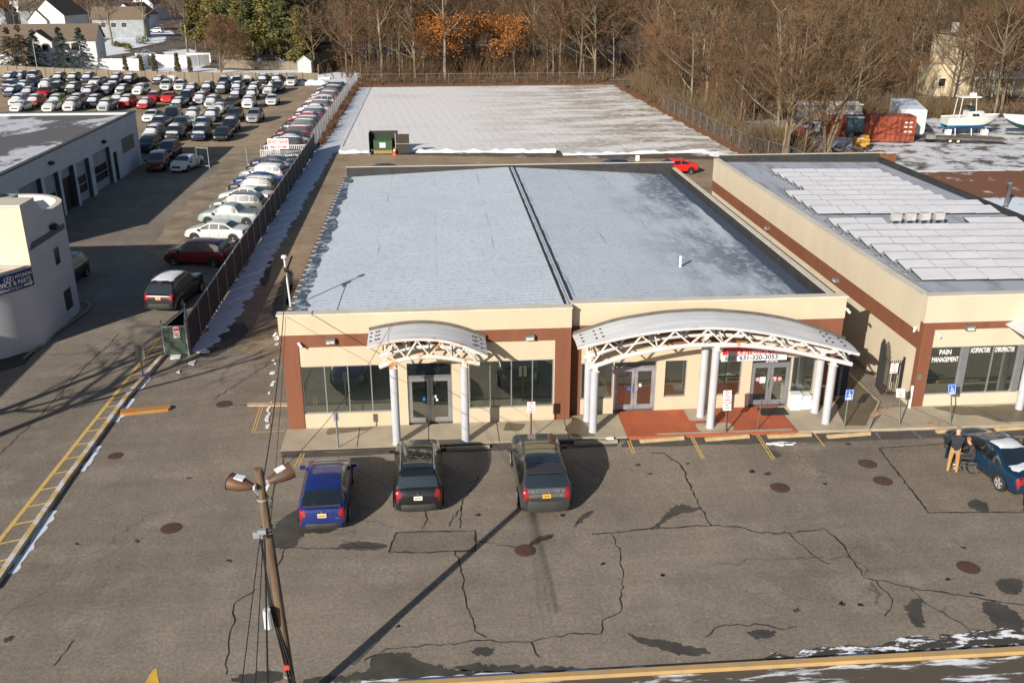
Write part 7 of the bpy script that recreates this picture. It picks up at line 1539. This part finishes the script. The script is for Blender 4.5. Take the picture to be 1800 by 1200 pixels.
mb = MB(); mb.obox((49.8, 114.5, 1.4), u * 2.2, v * 1.3, z * 1.3); mb.build('container_shell', M_CONT, C2); MB().obox((49.8, 114.5, 2.74), u * 2.2, v * 1.3, z * .05).build('snow_cap', M_SNOW, C2)
TL = thing('box_trailer', 'white box trailer with snowy roof behind the red container', 'trailer', (58, 114, 0)); d = Vector((.35, 1, 0)).normalized(); e = Vector((d.y, -d.x, 0))
mb = MB(); mb.obox((59.0, 116.5, 1.95), e * 1.5, d * 5.5, z * 1.4); mb.build('box_body', mat('trailer_white', (.55, .57, .57), .5), TL); MB().obox((59.0, 116.5, 3.37), e * 1.48, d * 5.4, z * .03).build('snow_cover', M_SNOWP, TL)
for s in (-1, 1): MB().cyl(Vector((57.6, 112.6, .5)) + e * (1.0 + s * .9), Vector((57.6, 112.6, .5)) + e * (1.2 + s * .9), .48, 14).build('wheel', M_BLACK, TL)
T3 = thing('box_trailer', 'low tan trailer with a snowy top farther behind the red container', 'trailer', (55, 125, 0)); mb = MB(); mb.obox((53, 127, 1.2), (4.2, -.6, 0), (.2, 1.4, 0), (0, 0, 1.0)); mb.build('box_body', mat('camper_tan', (.22, .2, .18), .7), T3); MB().obox((53, 127, 2.26), (4.3, -.6, 0), (.2, 1.5, 0), (0, 0, .06)).build('snow_cover', M_SNOW, T3)
def boat(label, c, ang, L, W, Hb, cabin, bottom, lift):
    t = thing('motor_boat', label, 'boat', (*c, 0)); ca, sa = math.cos(ang), math.sin(ang)
    def W_(x, y, z_): return (c[0] + x * ca - y * sa, c[1] + x * sa + y * ca, z_ + lift)
    N = 16; hull, low = MB(), MB(); rowsH, rowsL = [], []
    for i in range(N + 1):
        f = i / N; x = -L / 2 + L * f; bw = W / 2 * (1 - max(0, (f - .45) / .55) ** 2.2) * (.92 + .08 * min(1, f * 4)); sh = Hb + .35 * f ** 2; rk = .06 * L * max(0, (f - .6) / .4)
        keel = .0 + .75 * Hb * max(0, (f - .62) / .38) ** 2; mid = keel + .38 * (sh - keel)
        rowsH.append([(x + rk, bw, sh), (x + rk * .6, bw * .93, mid + .2 * (sh - mid)), (x + rk * .4, bw * .88, mid)]); rowsL.append([(x + rk * .4, bw * .88, mid), (x, bw * .55, keel + .12), (x, 0, keel)])
    for rows, mb in ((rowsH, hull), (rowsL, low)):
        for sd in (1, -1):
            vs = [W_(a, b * sd, z_) for r_ in rows for a, b, z_ in r_]; fs = [(3 * i + j, 3 * i + 3 + j, 3 * i + 4 + j, 3 * i + 1 + j) for i in range(N) for j in range(2)]
            mb.add(vs, fs if sd > 0 else [q[::-1] for q in fs])
    r0 = rowsH[0]; l0 = rowsL[0]; hull.add([W_(*p) for p in (r0[0], r0[2], (r0[2][0], -r0[2][1], r0[2][2]), (r0[0][0], -r0[0][1], r0[0][2]))], [(0, 1, 2, 3)])
    deck = MB(); vs = [W_(a[0][0], a[0][1] * sd * .97, a[0][2] - .1) for a in rowsH for sd in (1, -1)]; deck.add(vs, [(2 * i, 2 * i + 1, 2 * i + 3, 2 * i + 2) for i in range(N)])
    hull.build('hull', mat('boat_white', (.64, .62, .58), .35, var=.03), t, 50); low.build('hull_bottom', bottom, t, 50); deck.build('deck', mat('boat_deck', (.6, .62, .66), .6), t)
    mb = MB()
    for sd in (1, -1): mb.tube([W_(r_[0][0], r_[0][1] * sd, r_[0][2]) for r_ in rowsH], .06, 5)
    mb.build('gunwale_rail', M_WHITE, t)
    if cabin:
        zc = Hb; mb = MB(); b = [(-.10 * L, .34 * W), (.18 * L, .30 * W), (.30 * L, .12 * W)]; prof = [W_(x, y, zc) for x, y in b] + [W_(x, -y, zc) for x, y in b[::-1]]; top = [W_(x * .8 - .02 * L, y * .85, zc + .75) for x, y in b] + [W_(x * .8 - .02 * L, -y * .85, zc + .75) for x, y in b[::-1]]
        mb.add(prof + top, [(i, (i + 1) % 6, 6 + (i + 1) % 6, 6 + i) for i in range(6)] + [(6, 7, 8, 9, 10, 11)]); mb.build('cabin', mat('boat_white', (0, 0, 0)), t)
        MB().add([W_(-.02 * L, -.335 * W, zc + .15), W_(.13 * L, -.315 * W, zc + .18), W_(.1 * L, -.30 * W, zc + .5), W_(-.03 * L, -.31 * W, zc + .5)], [(0, 1, 2, 3)]).add([W_(-.02 * L, .335 * W, zc + .15), W_(.13 * L, .315 * W, zc + .18), W_(.1 * L, .30 * W, zc + .5), W_(-.03 * L, .31 * W, zc + .5)], [(3, 2, 1, 0)]).build('cabin_window', M_GLASSD, t)
        mb = MB(); mb.add([W_(-.09 * L, .3 * W, zc + .75), W_(.08 * L, .22 * W, zc + .75), W_(.08 * L, -.22 * W, zc + .75), W_(-.09 * L, -.3 * W, zc + .75), W_(-.12 * L, .28 * W, zc + 1.35), W_(.0 * L, .2 * W, zc + 1.35), W_(.0 * L, -.2 * W, zc + 1.35), W_(-.12 * L, -.28 * W, zc + 1.35)], [(0, 1, 5, 4), (1, 2, 6, 5), (2, 3, 7, 6)]); mb.build('windscreen', M_GLASSD, t)
        mb = MB(); mb.obox(W_(-.1 * L, 0, zc + 2.45), Vector((ca, sa, 0)) * .2 * L, Vector((-sa, ca, 0)) * .32 * W, z * .07); mb.build('hard_top', M_WHITE, t); mb = MB()
        for x in (-.28, .05):
            for sd in (1, -1): mb.bar(W_(x * L, sd * .3 * W, zc), W_((x * .8 - .03) * L, sd * .28 * W, zc + 2.4), .035)
        mb.build('top_support', M_WHITE, t); MB().obox(W_(-.02 * L, 0, zc + 2.7), Vector((ca, sa, 0)) * .3, Vector((-sa, ca, 0)) * .3, z * .2).build('radar_dome', M_WHITE, t)
    else:
        MB().obox(W_(-.05 * L, 0, Hb + .35), Vector((ca, sa, 0)) * .35, Vector((-sa, ca, 0)) * .4, z * .5).build('console', M_WHITE, t); MB().obox(W_(-.48 * L, 0, Hb + .3), Vector((ca, sa, 0)) * .25, Vector((-sa, ca, 0)) * .25, z * .5).build('outboard_motor', M_GREYM, t)
    return t, W_
M_BB = mat('antifoul_blue', (.01, .16, .38), .6, var=.1); M_BG = mat('antifoul_green', (.02, .09, .08), .6)
p = G(1700, 237); bt, W_ = boat('large white motor boat with blue bottom and hard top on stands', (p.x + .2, p.y + .3), R(-4), 6.3, 2.5, 1.4, True, M_BB, .7)
mb = MB()
for x in (-2.0, 0, 1.8):
    for sd in (1, -1): mb.bar(W_(x, sd * 1.1, -.7), W_(x, sd * .75, .15), .06)
tag(mb.build('boat_stand', M_GALV), 'steel boat stands under the large white boat', 'boat stand'); tag(MB().obox(W_(-2.6, -.3, -.34), (.3, 0, 0), (0, .3, 0), z * .35).build('support_block', M_WHITE), 'white support block under the stern of the large boat', 'block'); tag(MB().obox(W_(1.7, -.7, -.34), (.35, 0, 0), (0, .3, 0), z * .35).build('support_block', M_WHITE), 'white support block under the bow of the large boat', 'block')
p = G(1790, 238); boat('smaller open white boat with a green bottom beside the large boat', (p.x + 1.6, p.y), R(160), 6.2, 2.4, 1.3, False, M_BG, .75)
tag(MB().obox((p.x + 1.2, p.y - .3, .45), (2.6, -.8, 0), (.15, .5, 0), (0, 0, .06)).cyl((p.x + .6, p.y - 1.3, .34), (p.x + .65, p.y - 1.1, .34), .33, 14).build('boat_trailer', M_GREYM), 'grey boat trailer carrying the smaller open boat', 'trailer')
FT = thing('flatbed_trailer', 'dark tandem-axle equipment trailer lying before the large boat', 'trailer', G(1700, 252)); c = G(1700, 252)
MB().obox(c + Vector((0, 0, .62)), (3.8, -1.1, 0), (.25, 1.0, 0), (0, 0, .08)).build('deck', mat('old_planks', (.12, .095, .07), .9, scale=2), FT); MB().obox(c + Vector((-4.2, 1.0, .75)), (.5, -.15, 0), (.2, .8, 0), (0, 0, .25)).build('toolbox', M_GREYM, FT)
for k in (-2.2, -1.35): 
    q = c + Vector((k, -.6 - k * .28, .38)); mb = MB(); mb.cyl(q + Vector((-.02, -.12, 0)), q + Vector((.03, .12, 0)), .38, 16); w_ = mb.build('wheel', M_TYRE, FT); MB().cyl(q + Vector((-.03, -.14, 0)), q + Vector((-.02, -.12, 0)), .22, 12).build('rim', mat('rim_cream', (.5, .46, .36), .6), w_)
tag(MB().bar(c + Vector((3.8, -1.1, .6)), c + Vector((7.5, -2.6, .45)), .06).build('drawbar', M_GREYM, None, loc=c), 'trailer drawbar lying in the snow in front of the boats', 'drawbar')
def junk(name, label, cat, px, py, f):
    c = G(px, py); t = thing(name, label, cat, c); f(t, c); return t
def logs(t, c):
    rr = random.Random(3)
    for k in range(14): 
        a = c + Vector((rr.uniform(-1.2, -.4), rr.uniform(-.8, .8), .15 + .14 * (k // 4))); MB().cyl(a, a + Vector((rr.uniform(1.4, 2.4), rr.uniform(-.5, .5), .05)), .12, 8).build('log', mat('cut_log', (.42, .29, .15), .9, scale=3), t)
junk('wood_pile', 'pile of pale cut logs behind the solar roof by the chain-link fence', 'wood pile', 1352, 251, logs)
def reel(t, c):
    MB().cyl(c + Vector((-.2, 0, .8)), c + Vector((.2, .1, .8)), .35, 14).build('hub', M_WOODF, t)
    for s in (-.25, .25): MB().cyl(c + Vector((s - .03, 0, .8)), c + Vector((s + .03, 0, .8)), .8, 18).build('flange', mat('reel_pale', (.55, .47, .35), .8), t)
junk('cable_reel', 'pale wooden cable reel standing left of a bare trunk in the yard', 'cable reel', 1366, 236, reel); junk('cable_reel', 'pale wooden cable reel standing right of a bare trunk in the yard', 'cable reel', 1392, 238, reel)
def mach(col):
    def f(t, c):
        m = mat('machine_' + col, dict(red=(.35, .03, .03), yellow=(.5, .25, .02), green=(.05, .1, .09), navy=(.03, .05, .12))[col], .6, scale=3)
        MB().obox(c + Vector((0, 0, .75)), (.8, -.1, 0), (.1, .6, 0), (0, 0, .45)).obox(c + Vector((.35, 0, 1.35)), (.35, 0, 0), (0, .4, 0), (0, 0, .2)).build('machine_body', m, t); MB().obox(c + Vector((-.2, 0, 1.24)), (.55, 0, 0), (0, .5, 0), (0, 0, .04)).build('snow_cap', M_SNOW, t)
        for x in (-.55, .6): MB().cyl(c + Vector((x, -.7, .3)), c + Vector((x, -.55, .3)), .3, 12).build('wheel', M_BLACK, t)
    return f
junk('compressor', 'small red machine on wheels between the bare trees in the yard', 'machine', 1398, 246, mach('red')); junk('compressor', 'yellow machine in front of the red container', 'machine', 1512, 262, mach('yellow')); junk('compressor', 'dark blue machine behind the slender sapling', 'machine', 1418, 240, mach('navy'))
def tank(t, c):
    MB().cyl(c + Vector((-1.4, .3, 1.5)), c + Vector((1.2, -.3, 1.5)), .95, 20).build('tank_shell', mat('tank_bluegreen', (.10, .17, .2), .5, scale=1), t); MB().obox(c + Vector((-.1, 0, 2.44)), (1.2, -.25, 0), (.1, .4, 0), (0, 0, .04)).build('snow_cap', M_SNOW, t)
    for x in (-.9, .8): MB().box(c.x + x - .1, c.x + x + .1, c.y - .8, c.y + .7, 0, .7).build('cradle', M_GREYM, t)
junk('storage_tank', 'blue-green cylindrical tank with snow on top beside the red container', 'tank', 1506, 242, tank)
rr = random.Random(8)
for k, (px, py, s) in enumerate(((1430, 275, 1.6), (1500, 278, 2.2), (1520, 282, 1.4), (1335, 240, 1.8), (1480, 270, 1.5), (1390, 290, 1.5))):
    c = G(px, py); mb = MB()
    for q in range(26):
        p = c + Vector((rr.gauss(0, s * .5), rr.gauss(0, s * .4), rr.uniform(.1, .5 * s))); mb.obox(p, Vector((rr.uniform(-1, 1), rr.uniform(-1, 1), rr.uniform(-.3, .3))) * .4 * s * .6, Vector((rr.uniform(-.2, .2), .2, 0)), Vector((0, rr.uniform(-.1, .1), .12)))
    tag(mb.build('scrap_heap', mat('scrap_%d' % (k % 2), ((.06, .055, .05), (.12, .085, .06))[k % 2], .8, scale=2, col2=((.3, .32, .36), (.05, .04, .035))[k % 2]), None, loc=c), ['dark scrap heap at the foot of the many-stemmed tree', 'large scrap heap half under snow before the yellow machine', 'small scrap heap beside the grey stump', 'dark tyre heap by the chain-link fence corner', 'low scrap heap by the blue-green tank', 'brown scrap heap just over the solar roof parapet'][k], 'scrap heap', 'scrap heaps in the boat yard')
tag(MB().tube([G(1545, 287), G(1545, 287) + Vector((.1, 0, 1.3))], [.6, .5], 10).build('tree_stump', M_BARK), 'grey tree stump in the yard snow right of the scrap', 'stump')
# ================================================================ people
def figure(name, label, joints, bones, mats, picks, loc, rz, hair=None):
    """one continuous skinned body; joints: name -> (pos, radius)"""
    names = list(joints); idx = {n: i for i, n in enumerate(names)}; me = bpy.data.meshes.new(name)
    me.from_pydata([joints[n][0] for n in names], [(idx[a], idx[b]) for a, b in bones], [])
    o = bpy.data.objects.new(name, me); COL.objects.link(o)
    sk = o.modifiers.new('skin', 'SKIN'); sl = me.skin_vertices[0].data
    for n in names: sl[idx[n]].radius = (joints[n][1],) * 2 if not isinstance(joints[n][1], tuple) else joints[n][1]; sl[idx[n]].use_root = (n == 'pelvis')
    o.modifiers.new('sub', 'SUBSURF').levels = 2
    dg = bpy.context.evaluated_depsgraph_get(); m2 = bpy.data.meshes.new_from_object(o.evaluated_get(dg)); o.modifiers.clear(); o.data = m2
    m2.materials.clear()
    for m in mats: m2.materials.append(m)
    segs = [(Vector(joints[a][0]), Vector(joints[b][0]), picks.get((a, b), picks.get(b, 0))) for a, b in bones]
    for p in m2.polygons:
        c = p.center; best, bi = 1e9, 0
        for a, b, k in segs:
            ab = b - a; t_ = max(0, min(1, (c - a).dot(ab) / max(1e-9, ab.length_squared))); d_ = (c - a - ab * t_).length
            if d_ < best: best, bi = d_, k
        p.material_index = bi; p.use_smooth = True
    o.location = loc; o.rotation_euler = (0, 0, rz); ORG[o.name] = Vector(); tag(o, label, 'person', None)
    if hair:
        mb = MB(); c, r_ = Vector(hair[0]), hair[1]; vs = []; n = 12
        for i in range(5):
            ph = math.pi / 2 * i / 4.2
            vs += [c + Vector((math.cos(2 * math.pi * k / n) * math.sin(ph) * r_, math.sin(2 * math.pi * k / n) * math.sin(ph) * r_ - .012, math.cos(ph) * r_ * 1.15)) for k in range(n)]
        mb.add(vs, [(i * n + k, (i + 1) * n + k, (i + 1) * n + (k + 1) % n, i * n + (k + 1) % n) for i in range(4) for k in range(n)]); h = mb.build('hair', hair[2], None, 60); h.parent = o
        for pr in ('label', 'category'): 
            if pr in h: del h[pr]
    return o
M_SKIN = mat('skin', (.50, .27, .19), .6); M_JACK = mat('dark_jacket', (.012, .013, .02), .8, scale=4, obj=True); M_KHAKI = mat('khaki', (.36, .21, .085), .85, scale=4, obj=True, var=.1); M_SHOE = mat('tan_shoe', (.55, .36, .24), .7); M_HAIR = mat('grey_hair', (.16, .13, .11), .9); M_GREYT = mat('grey_trousers', (.025, .026, .032), .8)
def hand(J, Bn, pre, wr, d, u, n, curl=.4):
    """palm and five separate fingers; d points along the hand, u across it, n palm normal"""
    wr, d, u, n = map(lambda q: Vector(q), (wr, d, u, n)); pm_ = wr + d * .05; J[pre + 'palm'] = (pm_, .026); Bn.append((pre + 'wrist', pre + 'palm'))
    for k, (off, L_) in enumerate(((-.033, .066), (-.011, .078), (.011, .074), (.033, .058))):
        a = pm_ + d * .035 + u * off; b = a + (d * (1 - curl * .4) + n * curl * .5).normalized() * L_ * .5; c = b + (d * (1 - curl) + n * curl).normalized() * L_ * .5
        for q, (pp, r_) in enumerate(((a, .0095), (b, .009), (c, .008))): J['%sf%d%d' % (pre, k, q)] = (pp, r_)
        Bn.extend([(pre + 'palm', '%sf%d0' % (pre, k)), ('%sf%d0' % (pre, k), '%sf%d1' % (pre, k)), ('%sf%d1' % (pre, k), '%sf%d2' % (pre, k))])
    a = wr + d * .03 - u * .035; b = a - u * .02 + d * .03 + n * .01; J[pre + 't0'] = (a, .011); J[pre + 't1'] = (b, .009); Bn.extend([(pre + 'palm', pre + 't0'), (pre + 't0', pre + 't1')])
# standing man, back to the camera, leaning towards the open door
J = dict(pelvis=((0, 0, .95), (.155, .115)), waist=((0, .02, 1.1), (.175, .13)), chest=((0, .07, 1.32), (.20, .145)), collar=((0, .12, 1.48), (.10, .09)), neck=((0, .15, 1.55), .058), head=((0, .19, 1.66), (.082, .095)), crown=((0, .21, 1.76), .06),
 lhip=((-.10, 0, .90), .10), lknee=((-.12, .03, .50), .075), lank=((-.13, -.02, .09), .055), ltoe=((-.15, .17, .035), .04), rhip=((.10, 0, .90), .10), rknee=((.13, .05, .50), .075), rank=((.15, .0, .09), .055), rtoe=((.17, .19, .035), .04),
 lsho=((-.20, .08, 1.42), .085), lelb=((-.29, .10, 1.16), .065), lwrist=((-.27, .24, .96), .038), rsho=((.20, .08, 1.42), .085), relb=((.28, .24, 1.22), .065), rwrist=((.22, .46, 1.14), .038))
Bn = [('pelvis', 'waist'), ('waist', 'chest'), ('chest', 'collar'), ('collar', 'neck'), ('neck', 'head'), ('head', 'crown'), ('pelvis', 'lhip'), ('lhip', 'lknee'), ('lknee', 'lank'), ('lank', 'ltoe'), ('pelvis', 'rhip'), ('rhip', 'rknee'), ('rknee', 'rank'), ('rank', 'rtoe'), ('chest', 'lsho'), ('lsho', 'lelb'), ('lelb', 'lwrist'), ('chest', 'rsho'), ('rsho', 'relb'), ('relb', 'rwrist')]
hand(J, Bn, 'l', (-.27, .24, .96), Vector((.05, .6, -.75)).normalized(), Vector((.95, 0, .1)), Vector((.2, .6, .5)).normalized()); hand(J, Bn, 'r', (.22, .46, 1.14), Vector((-.2, .9, -.2)).normalized(), Vector((-.2, .1, .95)).normalized(), Vector((-.9, -.2, 0)), .7)
J['nose'] = ((0, .285, 1.66), .014); Bn.append(('head', 'nose')); J['lear'] = ((-.085, .18, 1.66), .018); J['rear'] = ((.085, .18, 1.66), .018); Bn += [('head', 'lear'), ('head', 'rear')]
pk = {}
for a, b in Bn:
    pk[(a, b)] = 0
    if b in ('waist', 'chest', 'collar', 'lsho', 'lelb', 'lwrist', 'rsho', 'relb', 'rwrist'): pk[(a, b)] = 1
    if b in ('lhip', 'lknee', 'lank', 'rhip', 'rknee', 'rank'): pk[(a, b)] = 2
    if b in ('ltoe', 'rtoe'): pk[(a, b)] = 3
p = G(1672, 831); man = figure('person', 'standing person in a dark jacket and khaki trousers seen from behind by the car door', J, Bn, [M_SKIN, M_JACK, M_KHAKI, M_SHOE], pk, (p.x, p.y, 0.004), R(-28), ((0, .185, 1.685), .105, M_HAIR))
# seated person in a wheelchair-like walker seat
J = dict(pelvis=((0, 0, .55), (.15, .12)), waist=((0, .04, .72), (.165, .13)), chest=((0, .12, .94), (.185, .14)), collar=((0, .19, 1.08), (.09, .08)), neck=((0, .22, 1.13), .055), head=((0, .27, 1.22), (.08, .092)), crown=((0, .30, 1.31), .058),
 lhip=((-.10, .04, .54), .095), lknee=((-.14, .44, .56), .072), lank=((-.14, .46, .13), .052), ltoe=((-.15, .63, .06), .038), rhip=((.10, .04, .54), .095), rknee=((.13, .44, .55), .072), rank=((.13, .43, .13), .052), rtoe=((.14, .60, .06), .038),
 lsho=((-.19, .12, 1.02), .08), lelb=((-.26, .20, .78), .06), lwrist=((-.15, .42, .72), .036), rsho=((.19, .12, 1.02), .08), relb=((.27, .18, .78), .06), rwrist=((.18, .42, .74), .036))
Bn = [('pelvis', 'waist'), ('waist', 'chest'), ('chest', 'collar'), ('collar', 'neck'), ('neck', 'head'), ('head', 'crown'), ('pelvis', 'lhip'), ('lhip', 'lknee'), ('lknee', 'lank'), ('lank', 'ltoe'), ('pelvis', 'rhip'), ('rhip', 'rknee'), ('rknee', 'rank'), ('rank', 'rtoe'), ('chest', 'lsho'), ('lsho', 'lelb'), ('lelb', 'lwrist'), ('chest', 'rsho'), ('rsho', 'relb'), ('relb', 'rwrist')]
hand(J, Bn, 'l', (-.15, .42, .72), Vector((.3, .8, -.3)).normalized(), Vector((.9, -.3, 0)).normalized(), Vector((0, -.3, -.9)), .5); hand(J, Bn, 'r', (.18, .42, .74), Vector((-.3, .8, -.3)).normalized(), Vector((-.9, -.3, 0)).normalized(), Vector((0, -.3, -.9)), .5)
J['nose'] = ((0, .365, 1.21), .014); Bn.append(('head', 'nose')); J['lear'] = ((-.083, .26, 1.22), .018); J['rear'] = ((.083, .26, 1.22), .018); Bn += [('head', 'lear'), ('head', 'rear')]
pk = {}
for a, b in Bn:
    pk[(a, b)] = 0
    if b in ('waist', 'chest', 'collar', 'lsho', 'lelb', 'lwrist', 'rsho', 'relb', 'rwrist'): pk[(a, b)] = 1
    if b in ('lhip', 'lknee', 'lank', 'rhip', 'rknee', 'rank'): pk[(a, b)] = 2
    if b in ('ltoe', 'rtoe'): pk[(a, b)] = 3
q = G(1706, 826); RZ2 = R(70)
sit = figure('person', 'seated person in dark clothes bending forward in a wheelchair by the car door', J, Bn, [M_SKIN, mat('dark_coat', (.035, .028, .03), .8, obj=True), M_GREYT, mat('pale_shoe', (.5, .48, .45), .7)], pk, (q.x, q.y, 0.004), RZ2, ((0, .265, 1.245), .10, mat('ginger_hair', (.30, .12, .06), .9)))
WC = thing('wheelchair', 'black folding wheelchair under the seated person', 'wheelchair', (q.x, q.y, 0))
Mz = Matrix.Rotation(RZ2, 3, 'Z'); T_ = lambda x, y, z_: Vector((q.x, q.y, 0)) + Mz @ Vector((x, y, z_))
for sd in (-1, 1):
    P = [T_(.28 * sd, -.05 + .29 * math.cos(a * math.pi / 12), .305 + .29 * math.sin(a * math.pi / 12)) for a in range(25)]; w_ = MB().tube(P, .018, 6, 0, False).build('wheel', M_BLACK, WC, 60)
    mb = MB()
    for a in range(6): mb.bar(T_(.28 * sd, -.05, .305), P[a * 4], .004)
    mb.build('spoke_set', M_ALU, w_)
    P = [T_(.22 * sd, .42 + .09 * math.cos(a * math.pi / 6), .1 + .09 * math.sin(a * math.pi / 6)) for a in range(13)]; MB().tube(P, .016, 6, 0, False).build('caster', M_BLACK, WC)
    MB().tube([T_(.24 * sd, -.22, .98), T_(.24 * sd, -.2, .42), T_(.24 * sd, .38, .42), T_(.22 * sd, .46, .12), T_(.2 * sd, .62, .06)], .014, 6).build('frame_tube', M_ALU, WC)
MB().obox(T_(0, .08, .40), Mz @ Vector((.23, 0, 0)), Mz @ Vector((0, .22, 0)), (0, 0, .02)).build('seat', M_BLACK, WC); MB().obox(T_(0, -.19, .65), Mz @ Vector((.23, 0, 0)), Mz @ Vector((0, .015, 0)), (0, 0, .2)).build('backrest', M_BLACK, WC)
man.scale = (1.12, 1.1, 1.1); sit.scale = (1.1, 1.08, 1.08); WC.scale = (1.08, 1.08, 1.08)
